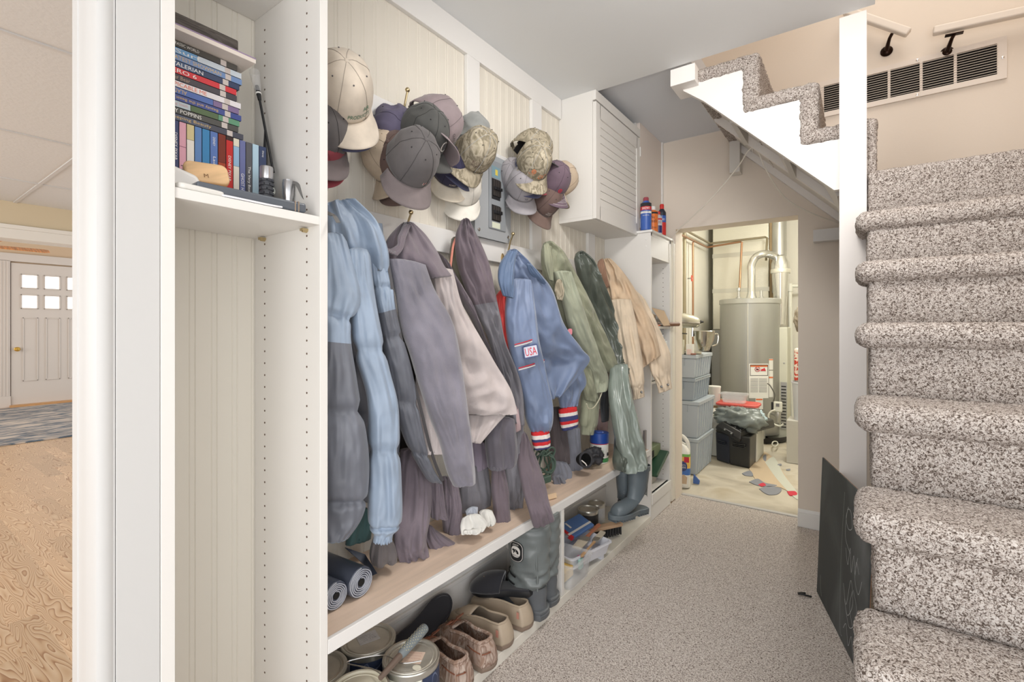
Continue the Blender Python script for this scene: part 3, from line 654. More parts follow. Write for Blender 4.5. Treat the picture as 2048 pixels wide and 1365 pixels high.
# dark slab (power bank) at the very front
g1 = atX(440, 385, -1.045); 
Mg = frame((-1.062, .512, SZ+.0125), Vector((.03, 1, .0)), Vector((0, 0, 1)))
dg = mat('slate_plastic', (88, 94, 102), .3)
pb = thing('dark_bar', 'slate grey glossy bar lying along the front edge of the shelf', 'bar', (-1.06, .51, SZ))
MB().prism(rrect(.225, .022, .006), -.024, .024, 'z', Mg).build('bar', dg, pb, smooth=True, bevel=.004, seg=3)
MB().prism(rrect(.0025, .0235, .001), -.0255, .0255, 'z', Mg @ Matrix.Translation((.085, 0, 0))).prism(rrect(.0025, .0235, .001), -.0255, .0255, 'z', Mg @ Matrix.Translation((.093, 0, 0))).each('band', chrome, pb)
cable([(-1.10, .395, SZ+.02), (-1.075, .42, SZ+.018), (-1.06, .44, SZ+.008), (-1.035, .45, SZ+.003), (-1.033, .50, SZ+.0025), (-1.033, .54, SZ+.0025), (-1.036, .566, SZ+.004)], .0022, 'charging_cable', 'thin white charging cable running along the shelf front edge', mat('cable_pure_white', (236, 236, 240), .4))
# flashlights
def flashlight(x, y, r, h, label, dark):
    t = thing('flashlight', label, 'flashlight', (x, y, SZ), 'flashlights on the bookcase shelf')
    M = Matrix.Translation((x, y, SZ))
    sm = mat('brushed_silver', (190, 190, 192), .28, .9)
    if dark:
        MB().lathe([(r*.9, 0), (r, .002), (r, .006), (r*.93, .008), (r, .010), (r, .016), (r*.9, .020)], M=M).lathe([(r*.9, h*.74), (r*.97, h*.76), (r*1.02, h*.82), (r*1.02, h*.98), (r*.95, h)], M=M).each('metal_end', sm, t, smooth=True)
        k = MB(); k.lathe([(r*.92, .020), (r*.94, h*.74)], M=M)
        for i in range(8):
            for j in range(7):
                a = 2*PI*(i+.5*(j % 2))/8; k.cbox((0, 0, 0), (.006, .010, .006), M @ Matrix.Rotation(a, 4, 'Z') @ Matrix.Translation((r*.90, 0, .026+j*.0105)))
        k.build('grip', mat('rubber_dark', (62, 64, 70), .5), t, bevel=.0008)
    else:
        MB().lathe([(r*.8, 0), (r*.85, .004), (r*.8, .01), (r*.8, h*.55), (r, h*.65), (r, h*.93), (r*.9, h*.95), (r*.9, h), (.002, h)], M=M).build('body', sm, t, smooth=True)
        s = MB(); p = [(x+.0, y+.004, SZ+h*.95), (x+.02, y+.012, SZ+h*.9), (x+.04, y+.02, SZ+h*.55), (x+.065, y+.035, SZ+.03), (x+.1, y+.055, SZ+.012), (x+.122, y+.048, SZ+.004), (x+.140, y+.046, SZ-.014)]
        c = [Vector(q) for q in catmull(p, 30)]
        rs = []
        for i, q in enumerate(c):
            dd = (c[min(i+1, 30)]-c[max(i-1, 0)]).normalized(); sd = dd.cross(Vector((1, -.4, .3))).normalized()*.0048; nn = dd.cross(sd).normalized()*.0007
            rs.append([q-sd-nn, q+sd-nn, q+sd+nn, q-sd+nn])
        s.rings(rs); s.build('wrist_strap', mat('strap_grey', (104, 102, 100), .7), t, smooth=True)
flashlight(-1.150, .590, .0145, .122, 'black grip flashlight with silver ends standing beside the rightmost DVD', True)
flashlight(-1.140, .638, .0135, .100, 'small silver flashlight with a grey wrist strap hanging over the shelf edge', False)
# long stylus / antenna with plastic sleeve
a0, a1 = atX(547, 345, -1.2), atX(514, 172, -1.27)
t = thing('black_antenna', 'long thin black rod with a clear plastic tip leaning in the bookcase corner', 'rod', a0)
MB().tube([a0, a0.lerp(a1, .85)], .0032, 8).tube([a0.lerp(a1, .83), a0.lerp(a1, .9), a1], [.0042, .0058, .0045], 10).build('rod', blackp, t, smooth=True)
MB().tube([a0.lerp(a1, .93), a0.lerp(a1, 1.0), a0.lerp(a1, 1.17)], [.007, .010, .013], 10, cap=False).build('plastic_sleeve', mat('clear_film', (235, 235, 235), .15, alpha=.25), t, smooth=True)
MB().tube([a0.lerp(a1, .90), a0.lerp(a1, .915)], .0072, 12).build('tie', wt, t)
b0, b1 = Vector((-1.185, .612, SZ)), atX(529, 262, -1.235)
t = thing('black_spike', 'short black pointed blade with a white tie and a round tag, beside the rod', 'tool', b0)
MB().tube([b0, b0.lerp(b1, .6), b0.lerp(b1, .75), b1], [.003, .004, .006, .0008], 6).build('blade', blackp, t, smooth=True)
MB().tube([b0.lerp(b1, .55), b0.lerp(b1, .565)], .0085, 14).build('tie', wt, t)
MB().lathe([(.001, 0), (.011, 0), (.011, .0006), (.001, .0006)], M=frame(b0.lerp(b1, .33)+Vector((.012, .006, 0)), (-.3, 1, 0), (0, 0, 1))).build('tag', mat('tag_white', (232, 236, 226), .5), t)
# clear plastic sachet beside the flashlights
MB().box((-1.19, .595, SZ), (-1.150, .622, SZ+.05)).build('clear_packet', mat('clear_pack', (228, 222, 216), .2, alpha=.35), bevel=.003)
tag(bpy.data.objects['clear_packet'], 'small clear plastic packet between the two flashlights', 'packet')
# ---------------------------------------------------------------- caps on the hooks
def seamm(m):
    b = m.node_tree.nodes['Principled BSDF'].inputs['Base Color']; c = b.default_value
    n = m.name+'_seam'
    if n in MATS: return MATS[n]
    q = mat(n, (100, 100, 100), .85); q.node_tree.nodes['Principled BSDF'].inputs['Base Color'].default_value = (c[0]*.55, c[1]*.55, c[2]*.55, 1)
    return q
def SV(r, u, t): return Vector((CT*r+ST*t, ST*r-CT*t, u))          # right, up, towards the viewer
CA, CBB, CH = .080, .095, .122
def cap(name, label, u, v, X, up, front, outer, inner, brim=None, under=None, scale=1, slouch=.004, curve=.9, txt=(), seed=0, strap=True, group='caps hung on the hooks', button=None, blen=.073, cat='cap', stitch=None, off=(0, 0, 0)):
    c = atX(u, v, X)+SV(*off); z = SV(*up).normalized(); y = SV(*front); y = (y-z*z.dot(y)).normalized(); x = y.cross(z)
    M = Matrix.Identity(4)
    for i in range(3): M[i][0] = x[i]*scale; M[i][1] = y[i]*scale; M[i][2] = z[i]*scale; M[i][3] = c[i]
    t = thing(name, label, cat, c, group)
    NP, NS = 48, 16
    def surf(ph, s, off=0):
        a = s*PI/2; r = max(math.cos(a), 0)**.72; zz = CH*math.sin(a)**.95 if s > 0 else 0
        fr = max(0, math.cos(ph))
        rr = r*(1+.05*fr*math.sin(a*2))
        for k in range(6):
            d = (ph-PI/6-k*PI/3+PI) % (2*PI)-PI; rr *= 1-.012*math.exp(-(d/.045)**2)
        p = Vector((CA*rr*math.sin(ph), CBB*rr*math.cos(ph), zz))
        if slouch:
            q = p*22+Vector((seed*3.1, seed, 0)); nv = noise.noise_vector(q)*slouch*(.35+1.0*(1-fr))*min(1, s*3+.2); p += nv+noise.noise_vector(q*2.3)*slouch*.35*(.3+(1-fr))
        if off: p += Vector((math.sin(ph), math.cos(ph), .35)).normalized()*off
        return p
    mb = MB(); vs = []
    for j in range(NS+1):
        for i in range(NP): vs.append(M @ surf(2*PI*i/NP, min(j/NS, .985)))
    fs = []
    for j in range(NS):
        for i in range(NP):
            ph = 2*PI*(i+.5)/NP; back = abs(ph-PI)
            if strap and back < .42*math.sqrt(max(0, 1-((j+.5)/NS/.30)**2)) : continue
            fs.append((j*NP+i, j*NP+(i+1) % NP, (j+1)*NP+(i+1) % NP, (j+1)*NP+i))
    fs.append(tuple(range(NS*NP, NS*NP+NP)))
    mb.add(vs, fs); cr = mb.build('crown', [outer, inner], t, smooth=True, angle=60)
    q = cr.modifiers.new('s', 'SOLIDIFY'); q.thickness = .0025*scale; q.offset = -1; q.material_offset = 1; q.use_rim = True
    # brim
    bm_ = MB(); vs = []; NA, NB = 26, 9
    for j in range(NB+1):
        f = j/NB
        for i in range(NA+1):
            w_ = -1+2*i/NA
            al = w_*math.radians(66); be = w_*math.radians(88)
            I = Vector((CA*math.sin(al), CBB*math.cos(al), .002)); O = Vector((.086*math.sin(be), CBB*.42+(CBB*.58+blen)*abs(math.cos(be))**.72, 0))
            p = I.lerp(O, f); p.z -= curve*(p.x**2)*4.6*min(1, .35+f) + .10*f*blen; vs.append(M @ p)
    fs = [(j*(NA+1)+i, j*(NA+1)+i+1, (j+1)*(NA+1)+i+1, (j+1)*(NA+1)+i) for j in range(NB) for i in range(NA)]
    bm_.add(vs, fs); br = bm_.build('brim', [brim or outer, under or brim or outer], t, smooth=True, angle=80)
    q = br.modifiers.new('s', 'SOLIDIFY'); q.thickness = .0032*scale; q.offset = -1; q.material_offset = 0
    if stitch:
        st_ = MB()
        for f in (.2, .35, .5, .65, .8):
            j = int(f*NB); pts = [Vector(vs[j*(NA+1)+i])+ (M.to_3x3() @ Vector((0, 0, 1))).normalized()*.0008 for i in range(1, NA)]
            st_.tube(pts, .0005, 4)
        st_.build('stitching', stitch, t)
    b = MB(); b.ball((0, 0, CH), .0075, 12, M @ Matrix.Diagonal((1, 1, 1, 1)), sc=(1, 1, .5)); b.build('button', button or outer, t, smooth=True)
    sl = MB()
    for k in range(6):
        sl.tube([M @ surf(PI/6+k*PI/3, q/14, .0007) for q in range(15)], .0008*scale, 5)
    sl.build('seam_lines', seamm(outer), t, smooth=True)
    e = MB()
    for k in range(6):
        ph = k*PI/3; p = surf(ph, .66, .0006)
        e.ball(p, .0024, 8, M, sc=(1, 1, 1))
    e.each('eyelet', inner, t, smooth=True)
    if strap:
        s2 = MB(); rs = []
        for i in range(13):
            ph = PI-.55+1.1*i/12
            rs.append([M @ (surf(ph, 0)+Vector((0, 0, dz))+Vector((math.sin(ph), math.cos(ph), 0))*d) for dz, d in ((0, 0), (.018, 0), (.018, .0018), (0, .0018))])
        s2.rings(rs); s2.build('back_strap', outer, t)
        MB().box((-.012, -CBB-.005, -.001), (.012, -CBB, .020), M).build('buckle', chrome if seed % 2 else inner, t, bevel=.001)
    for s, dx, dz, wd, ink, *hh in txt:
        if ink is None: continue
        def sf(p, dx=dx, dz=dz):
            ph = (p.x+dx)/CBB; s_ = min(max((p.y+dz)/CH, .02), .95); s_ = math.asin(s_)/(PI/2)
            return M @ surf(-ph, s_, .0014)
        text(s, M, wd, ink, t, height=hh[0] if hh else None, surf=sf)
    return t, M
def twill(n, c, **k): return mat(n, c, .85, bump=.25, bscale=700, sheen=.15, var=.05, vscale=14, **k)
beige = twill('beige_twill', (212, 200, 184)); navy = twill('navy_twill', (78, 80, 108)); charc = twill('charcoal_twill', (92, 88, 88)); mauve = twill('mauve_twill', (140, 126, 128))
dgry = twill('dark_grey_twill', (74, 74, 72)); brown = twill('brown_twill', (104, 84, 78)); tan = twill('tan_twill', (192, 174, 152)); redt = twill('red_twill', (150, 66, 76)); cream = twill('cream_twill', (222, 212, 194))
ltgr = twill('light_grey_twill', (150, 146, 150)); plum = twill('plum_twill', (104, 86, 98)); blackt = twill('black_twill', (44, 42, 44)); whitet = twill('white_twill', (228, 224, 214)); stp = twill('stone_brim', (118, 108, 108))
camo = ramp_mat('camo_twill', [(0, (96, 88, 74)), (.36, (134, 126, 108)), (.45, (172, 162, 142)), (.52, (118, 110, 92)), (.60, (186, 176, 156)), (.68, (140, 132, 110)), (.76, (92, 82, 68))], 24, .9, (1, 1, .6), .45, 5, .1)
green_ink = mat('ink_green', (44, 112, 84), .7); oran = mat('ink_bright_orange', (236, 134, 80), .7); lred = mat('ink_crimson', (196, 44, 62), .7); cwh = mat('ink_thread_white', (226, 222, 216), .7); gry_ink = mat('ink_grey', (120, 118, 120), .7)
# by the bookcase
cap('baseball_cap', 'red cap at the bottom of the hat pile beside the bookcase', 646, 298, -1.285, (.2, .3, .8), (-.05, -1, .1), redt, redt, scale=.8, seed=1)
cap('baseball_cap', 'dark charcoal cap hanging under the navy and beige ones beside the bookcase', 640, 272, -1.28, (.45, .45, .7), (.15, -1, .3), charc, blackt, stp, scale=.98, seed=2)
cap('baseball_cap', 'navy cap whose brim shows just under the beige cap', 682, 190, -1.215, (.42, .30, .85), (.42, -.85, .25), navy, blackt, navy, scale=.97, off=(-.013, -.009, -.028), seed=3)
cap('baseball_cap', 'beige cap with green lettering, topmost beside the bookcase', 682, 190, -1.215, (.42, .30, .85), (.42, -.85, .25), beige, charc, beige, beige, scale=1.05, seed=4, txt=[('PRODUCTS', .020, .026, .078, green_ink, .013), ('AIR', .044, .046, .024, green_ink, .012)])
# dark pile on the second hook
cap('baseball_cap', 'tan cap showing behind the dark ones at the left', 784, 322, -1.285, (-.4, .3, .6), (-.2, -1, .1), tan, tan, tan, scale=.9, seed=5)
cap('baseball_cap', 'dark brown cap, lowest brim of the dark pile', 806, 330, -1.262, (-.2, .3, .8), (-.18, -1, .1), brown, blackt, brown, scale=.95, seed=6, txt=[('LA', -.02, .02, .02, cwh)])
cap('baseball_cap', 'navy purple cap squashed behind the dark pile at the upper left', 806, 268, -1.262, (-.75, .35, .35), (.05, -1, .1), twill('navy_purple', (92, 86, 108)), blackt, scale=.88, seed=7, slouch=.012)
cap('baseball_cap', 'mauve grey cap arching over the top of the dark pile', 856, 252, -1.20, (.66, .58, -.30), (.62, -.75, .25), mauve, blackt, mauve, mauve, scale=1.02, seed=8, slouch=.005, txt=[('CLASS', .0, .03, .04, blackt)])
cap('baseball_cap', 'dark grey cap with a white letter C nested under the mauve one', 842, 276, -1.195, (.55, .55, .60), (.66, -.70, .20), dgry, blackt, dgry, scale=.93, seed=9, slouch=.005, txt=[('C', .01, .040, .035, cwh), ('LAS VEGAS', -.015, .018, .04, cwh, .008)])
cap('baseball_cap', 'charcoal cap with a pale brim at the front of the dark pile', 819, 326, -1.150, (.58, .33, .75), (.15, -.93, .3), charc, blackt, stp, stp, scale=.98, seed=10, slouch=.006, txt=[('LA', .038, .026, .020, cwh), ('LA', .039, .0265, .016, lred)])
# grey beanie and camo pile
def beanie():
    t = thing('beanie', 'grey knitted beanie hanging above the camouflage cap', 'beanie', atX(942, 250, -1.25), 'caps hung on the hooks')
    c = atX(943, 252, -1.24); rs = []
    for j in range(22):
        f = j/21; z = -.062+.125*f; r = .060*math.sin(min(1, (1.03-f)*1.9)*PI/2)**.7*(1+.0*f)
        ring = []
        for i in range(40):
            a = 2*PI*i/40; p = Vector((r*math.cos(a)*.9, r*math.sin(a)*1.05, z))
            n = noise.noise_vector(Vector((p.x*30, p.y*30, p.z*34))+Vector((3, 1, 7)))*.010
            if f < .3: n *= .6
            p = p+n+Vector((.01*math.sin(f*3), .018*f, -.004*abs(math.sin(a*2))))
            ring.append(c+p)
        rs.append(ring)
    MB().rings(rs).build('knit', mat('grey_knit', (136, 138, 136), .95, bump=.5, bscale=300, sheen=.3), t, smooth=True, angle=180, subsurf=1)
beanie()
cap('baseball_cap', 'white cap with a plum printed shape, lowest under the camouflage cap', 926, 378, -1.305, (.25, .35, .8), (-.05, -1, .25), whitet, whitet, whitet, scale=.92, seed=11)
cap('baseball_cap', 'navy cap with a cream brim and lettering on its band', 900, 343, -1.292, (.35, .35, .8), (.05, -1, .35), twill('deep_navy', (48, 46, 74)), blackt, cream, scale=.84, seed=12, txt=[('FORD', .005, .018, .035, cream)])
cap('baseball_cap', 'navy blue cap tucked behind the camouflage cap', 945, 312, -1.215, (.6, .4, .7), (-.35, -.8, .5), navy, blackt, navy, scale=.91, off=(-.020, -.012, -.022), seed=13)
cap('baseball_cap', 'camouflage cap with brown lettering below the grey beanie', 945, 310, -1.215, (.6, .4, .7), (-.35, -.8, .5), camo, blackt, camo, camo, scale=.98, seed=14, txt=[('BUCK', .028, .042, .04, brown), ('WEAR', .028, .028, .04, brown)])
# right pile
cap('baseball_cap', 'tan cap at the right end of the right pile', 1112, 362, -1.24, (.85, .45, .0), (.60, -.75, .15), tan, tan, tan, scale=.93, seed=15)
cap('baseball_cap', 'brown cap with white barbed wire stitching, lowest in the right pile', 1086, 404, -1.215, (.55, .35, .70), (-.05, -.92, .42), brown, blackt, twill('brown_brim', (112, 92, 84)), scale=.90, seed=16, txt=[('MOST', .02, .030, .03, cwh, .008), ('WANTED', .02, .018, .04, cwh, .008)])
cap('baseball_cap', 'plum cap with a red emblem and pale stitched brim', 1102, 366, -1.165, (.50, .50, .70), (.45, -.80, .35), plum, blackt, plum, scale=.88, seed=17, stitch=cwh, txt=[('IR', -.025, .035, .016, lred), ('O', -.025, .035, .026, lred), ('Custom', .03, .022, .04, cwh)])
cap('baseball_cap', 'pale grey cap with a small logo at the lower left of the right pile', 1040, 376, -1.235, (.30, .40, .80), (.22, -.95, .25), ltgr, blackt, ltgr, scale=.86, seed=18, txt=[('Tuff', .0, .022, .022, blackt), ('Shed', .024, .026, .026, whitet)])
cap('baseball_cap', 'second pale grey cap hanging behind the first, its brim at the left', 1032, 362, -1.28, (-.2, .4, .8), (-.02, -1, .1), ltgr, blackt, ltgr, scale=.9, seed=19)
cap('baseball_cap', 'upper camouflage cap arching over the right pile', 1058, 308, -1.23, (.45, .75, -.15), (.80, -.55, .20), camo, blackt, dgry, dgry, scale=1.0, seed=20)
cap('baseball_cap', 'red cap whose brim peeks out below the navy one in the right pile', 1058, 350, -1.235, (.30, .62, .7), (.34, -.86, .3), redt, blackt, redt, scale=.84, seed=21)
cap('baseball_cap', 'dark navy cap behind the orange lettered camouflage cap', 1063, 330, -1.172, (.35, .4, .85), (.1, -.85, .45), navy, blackt, navy, scale=.88, off=(-.014, -.016, -.030), seed=22)
cap('baseball_cap', 'camouflage cap with bright orange lettering in the right pile', 1064, 330, -1.165, (.35, .4, .85), (.1, -.85, .45), camo, blackt, camo, scale=.93, seed=23, txt=[('CAT', .034, .026, .046, oran, .024), ('O', -.026, .048, .026, oran), ('IR', -.026, .048, .013, oran), ('Ingersoll', -.034, .030, .032, oran, .007)])
# ---------------------------------------------------------------- garments: lofted cloth with folds
FA = 1.7
def fold(x, s, kind, seed):
    n = noise.noise(Vector((x*1.7+seed, s*2.2, seed*.7)))
    n2 = noise.noise(Vector((x*4.1-seed, s*3.6, seed*1.3)))
    return n, n2
def loft(name, m, st, parent, ang=30, folds=(.010, 3.0), quilt=None, seed=0, step=.010, N=72, cuts=None, flat=.0, wob=.004, capend=True, sq=.8, gather=None, crease=0, hem=None, lean=0):
    """st: (uL, vL, uR, vR, X, thickness) down the garment, traced edge to edge; each is stood in a vertical plane at its own
    distance X from the coat wall.  cuts: [(fraction, name, material)] splits the cloth into parts at seams."""
    a = math.radians(ang); ax = Vector((math.sin(a), math.cos(a), 0)); nn = Vector((math.cos(a), -math.sin(a), 0))
    L = []
    for uL, vL, uR, vR, X, th in st:
        c = atX((uL+uR)/2, (vL+vR)/2, X) if X < 0 else atY((uL+uR)/2, (vL+vR)/2, X); l = atP(uL, vL, c, nn); r = atP(uR, vR, c, nn); L.append((l.x, l.y, l.z, r.x, r.y, r.z, th))
    ln = sum((Vector([(p[i]+p[i+3])/2 for i in range(3)])-Vector([(q[i]+q[i+3])/2 for i in range(3)])).length for p, q in zip(L, L[1:]))
    n = max(8, int(ln/step)); cs = catmull(L, n); rings = []
    for j, c in enumerate(cs):
        s = j/n; l = Vector(c[:3]); r = Vector(c[3:6]); th = c[6]; C = (l+r)/2; A = (r-l)/2; w_ = A.length; ring = []
        q = 1
        if quilt:
            ph = (s*quilt[0]) % 1; q = 1-quilt[1]*math.exp(-(min(ph, 1-ph)/.055)**2)
        g = 0
        for i in range(N):
            t = 2*PI*i/N; cx = math.cos(t); sx = math.sin(t)
            x = math.copysign(abs(cx)**.9, cx); y = math.copysign(abs(sx)**sq, sx)
            n1, n2 = fold(x, s*ln*3, 0, seed+(0 if sx > 0 else 5))
            env = (1-abs(x)**3)
            n3 = abs(noise.noise(Vector((x*2.2+s*ln*5+seed, s*ln*9-x*1.5, seed*2.1)))); n4 = abs(noise.noise(Vector((x*2.6-s*ln*3-seed, s*ln*5+x, seed*1.7))))
            d = FA*folds[0]*(math.sin(x*folds[1]*PI*.8+seed+3.0*n1+s*1.5)*.30+n1*.9+n2*.35-n3*1.5-n4*1.2+.5)*env
            if crease: d -= crease*math.exp(-((x-.15*math.sin(seed+s*3))/.12)**2)
            if gather and s > gather[0]: d += gather[1]*math.sin(x*gather[2])*env*min(1, (s-gather[0])/.08)
            y2 = y*th*q*.5+(d if sx > 0 else d*.6-.0)
            p = C+A*x*(1+.0*n1)+nn*y2
            c3 = Vector((p.x*24, p.y*24, p.z*15))+Vector((seed, 0, 0)); p += nn*(noise.noise(c3)*.0030-abs(noise.noise(c3*1.6))*.0045)*env*(1.2 if sx > 0 else .4)
            e = 1-env
            wv = noise.noise_vector(Vector((p.x*9, p.y*9, p.z*7))+Vector((seed, 0, 0)))
            p += wv*wob*(1 if not quilt else 1.0)
            if quilt: p += A.normalized()*x*abs(x)**4*(q-1)*th*.35
            if hem and j == n: p += Vector((0, 0, -.003))
            ring.append(p)
        rings.append(ring)
    out = []
    segs = [(0, name, m)]+[(f, nm, mm) for f, nm, mm in (cuts or [])]
    for k, (f, nm, mm) in enumerate(segs):
        j0 = int(round(f*n)); j1 = n if k == len(segs)-1 else int(round(segs[k+1][0]*n))
        rs = rings[j0:j1+1]
        first, last = k == 0, k == len(segs)-1
        if first: rs = [[p.lerp(sum(rs[0], Vector())/N, .55)+Vector((0, 0, .006)) for p in rs[0]]]+rs
        if last and capend:
            c = sum(rs[-1], Vector())/N; rs = rs+[[p.lerp(c, .10)+Vector((0, 0, -.002)) for p in rs[-1]], [p.lerp(c, .2)+Vector((0, 0, .012)) for p in rs[-1]]]
        out.append(MB().rings(rs, cap0=first, cap1=last).build(nm, mm, parent, smooth=True, angle=180))
    return out, rings, nn
def strip(name, m, pts, X, wpx, th, parent, nn_ang=30, off=0):
    """a thin band (zip, seam, hem) along traced points in front of the cloth"""
    a = math.radians(nn_ang); nn = Vector((math.cos(a), -math.sin(a), 0)); P = [atX(u, v, x)+nn*off for u, v, x in pts]
    c = [Vector(q) for q in catmull([tuple(p) for p in P], 40)]; rs = []
    for i, q in enumerate(c):
        d = (c[min(i+1, 40)]-c[max(i-1, 0)]).normalized(); s = d.cross(nn).normalized()*wpx/2; z = nn*th
        rs.append([q-s, q-s+z, q+s+z, q+s])
    return MB().rings(rs).build(name, m, parent, smooth=True, angle=50)
def cloth(n, c, r=.85, **k): 
    k.setdefault('bump', .35); k.setdefault('bscale', 350); k.setdefault('sheen', .2); k.setdefault('var', .05); k.setdefault('vscale', 9); return mat(n, c, r, **k)
ski = cloth('sky_nylon', (142, 157, 176), .5, bump=.12, bscale=60); slate = cloth('slate_nylon', (104, 107, 116), .48, bump=.12, bscale=60)
GRP = 'coats hung along the lower rail'
# ---- 1 blue puffer
g = thing('puffer_jacket', 'sky blue and slate grey puffer jacket hanging nearest the bookcase', 'jacket', (-1.15, .85, .5), GRP)
loft('back_panel', ski, [(640, 450, 765, 450, -1.24, .05), (640, 600, 782, 620, -1.24, .05), (640, 800, 800, 820, -1.24, .06), (640, 1000, 790, 1000, -1.24, .05)], g, 20, cuts=[(.42, 'back_lower', slate)], seed=1)
loft('hood', ski, [(650, 408, 712, 402, -1.22, .05), (652, 440, 752, 446, -1.20, .08), (660, 490, 774, 500, -1.18, .09), (700, 540, 778, 545, -1.18, .06)], g, 25, folds=(.018, 2.6), seed=2, crease=.010)
loft('body_panel', ski, [(735, 480, 770, 500, -1.17, .03), (742, 560, 783, 560, -1.16, .045), (757, 640, 793, 632, -1.15, .055), (775, 740, 822, 740, -1.15, .06), (796, 840, 842, 850, -1.15, .06), (828, 915, 862, 925, -1.15, .05), (856, 962, 886, 968, -1.15, .03)], g, 25, folds=(.003, .8), quilt=(5, .45), seed=3, cuts=[(.31, 'lower_panel', slate)])
strip('zipper', mat('zip_dark', (72, 70, 72), .5), [(752, 478, -1.155), (770, 510, -1.15), (781, 560, -1.14), (793, 640, -1.135), (812, 720, -1.13), (836, 800, -1.13), (862, 905, -1.13), (884, 962, -1.13)], 0, .009, .003, g, 25, .004)
loft('front_panel', ski, [(640, 470, 690, 470, -1.15, .05), (640, 560, 720, 590, -1.13, .075), (642, 650, 700, 660, -1.12, .09), (642, 760, 714, 760, -1.11, .10), (642, 880, 734, 880, -1.11, .11), (644, 980, 735, 980, -1.12, .10), (646, 1050, 724, 1035, -1.12, .08), (648, 1084, 694, 1080, -1.12, .05)], g, 30, folds=(.0035, .8), quilt=(4, .38), seed=4, cuts=[(.33, 'front_lower_panel', slate), (.975, 'hem_lining', ski)])
loft('sleeve', ski, [(690, 500, 738, 500, -1.13, .06), (698, 590, 752, 600, -1.12, .08), (708, 700, 770, 700, -1.11, .09), (734, 800, 792, 800, -1.10, .09), (736, 900, 800, 900, -1.095, .10), (734, 1000, 803, 1000, -1.095, .10), (736, 1052, 800, 1048, -1.095, .09), (746, 1068, 786, 1066, -1.095, .06), (744, 1086, 784, 1082, -1.095, .05)], g, 30, folds=(.0035, .8), quilt=(4, .34), seed=5, gather=(.90, .006, 22))
# ---- 2 mauve fleece
fl = cloth('mauve_fleece', (116, 106, 113), .95, sheen=.5, bump=.6, bscale=500); fl2 = cloth('blue_mauve_fleece', (124, 121, 131), .95, sheen=.6, bump=.6, bscale=500, var=.10, vscale=6); li = cloth('lilac_fleece', (192, 182, 180), .95, sheen=.4, bump=.5, bscale=500)
g = thing('fleece_jacket', 'mauve fleece jacket with pale lilac body panels', 'jacket', (-1.15, 1.15, .7), GRP)
loft('body_panel', li, [(858, 540, 904, 540, -1.18, .05), (862, 620, 930, 620, -1.17, .06), (850, 720, 980, 710, -1.16, .05), (840, 790, 1022, 780, -1.15, .04), (834, 832, 1036, 828, -1.15, .03)], g, 32, folds=(.014, 2.2), seed=11)
loft('hem_corner', li, [(930, 760, 1031, 815, -1.14, .03), (938, 830, 1000, 842, -1.13, .03), (940, 885, 962, 888, -1.13, .02)], g, 32, folds=(.004, 1.2), seed=12)
loft('hem_panel', li, [(832, 735, 892, 735, -1.15, .03), (829, 820, 888, 820, -1.14, .03), (828, 906, 886, 908, -1.14, .025)], g, 32, folds=(.006, 1.3), seed=13)
loft('rear_sleeve', fl, [(866, 500, 905, 540, -1.22, .05), (905, 570, 940, 605, -1.20, .05), (950, 650, 975, 690, -1.18, .05), (990, 740, 1010, 762, -1.17, .04)], g, 25, folds=(.006, 1.5), seed=14)
loft('yoke', fl, [(800, 449, 826, 446, -1.21, .03), (778, 475, 850, 470, -1.20, .06), (768, 505, 872, 502, -1.18, .075), (774, 535, 886, 530, -1.17, .08), (784, 566, 903, 552, -1.165, .07)], g, 30, folds=(.013, 2.8), seed=15, crease=.008)
loft('sleeve', fl2, [(776, 520, 850, 530, -1.15, .05), (790, 590, 868, 578, -1.125, .08), (800, 650, 902, 640, -1.105, .10), (816, 700, 918, 700, -1.095, .105), (834, 760, 928, 760, -1.09, .105), (858, 830, 936, 830, -1.085, .10), (878, 890, 943, 890, -1.085, .09), (896, 948, 950, 942, -1.085, .08), (906, 972, 950, 964, -1.085, .07)], g, 35, folds=(.006, 1.4), seed=16, cuts=[(.93, 'cuff', fl2)])
loft('collar', fl, [(806, 455, 822, 452, -1.17, .02), (796, 475, 812, 478, -1.16, .022), (794, 492, 806, 500, -1.155, .022), (770, 503, 796, 512, -1.16, .02)], g, 30, folds=(.002, 1), seed=17)
# ---- 3 hoodie plum and grey
pl = cloth('plum_sweat', (108, 97, 104), .9, bump=.3); gr = cloth('grey_sweat', (122, 120, 126), .92, bump=.5, bscale=420); ol = cloth('olive_strip', (112, 108, 92), .9); pk_ = cloth('dusty_pink', (182, 158, 160), .9); dkf = cloth('dark_fleece', (98, 94, 102), .95, sheen=.4)
g = thing('hooded_sweatshirt', 'plum hooded sweatshirt with grey pocket panels hanging beside the blue USA jacket', 'sweatshirt', (-1.18, 1.4, .6), GRP)
loft('body', pl, [(922, 442, 938, 440, -1.22, .025), (911, 475, 953, 470, -1.21, .06), (917, 530, 975, 522, -1.20, .08), (936, 590, 988, 580, -1.19, .08), (958, 635, 998, 632, -1.18, .07), (982, 690, 1012, 690, -1.17, .06), (1000, 760, 1040, 765, -1.16, .06), (1012, 840, 1048, 850, -1.16, .06)], g, 30, folds=(.013, 3.0), seed=21, crease=.010, cuts=[(.50, 'pocket_panel', gr)])
loft('lower_body', gr, [(1006, 830, 1046, 845, -1.18, .06), (1008, 910, 1046, 920, -1.17, .07), (1006, 980, 1046, 975, -1.165, .075), (1012, 1019, 1044, 1016, -1.165, .06)], g, 30, folds=(.008, 1.6), seed=22, cuts=[(.80, 'waistband', gr)])
loft('grey_sleeve', dkf, [(986, 835, 1028, 838, -1.14, .06), (972, 880, 1030, 870, -1.13, .085), (976, 930, 1030, 925, -1.13, .08), (980, 940, 1006, 936, -1.13, .05)], g, 30, folds=(.007, 1.5), seed=23)
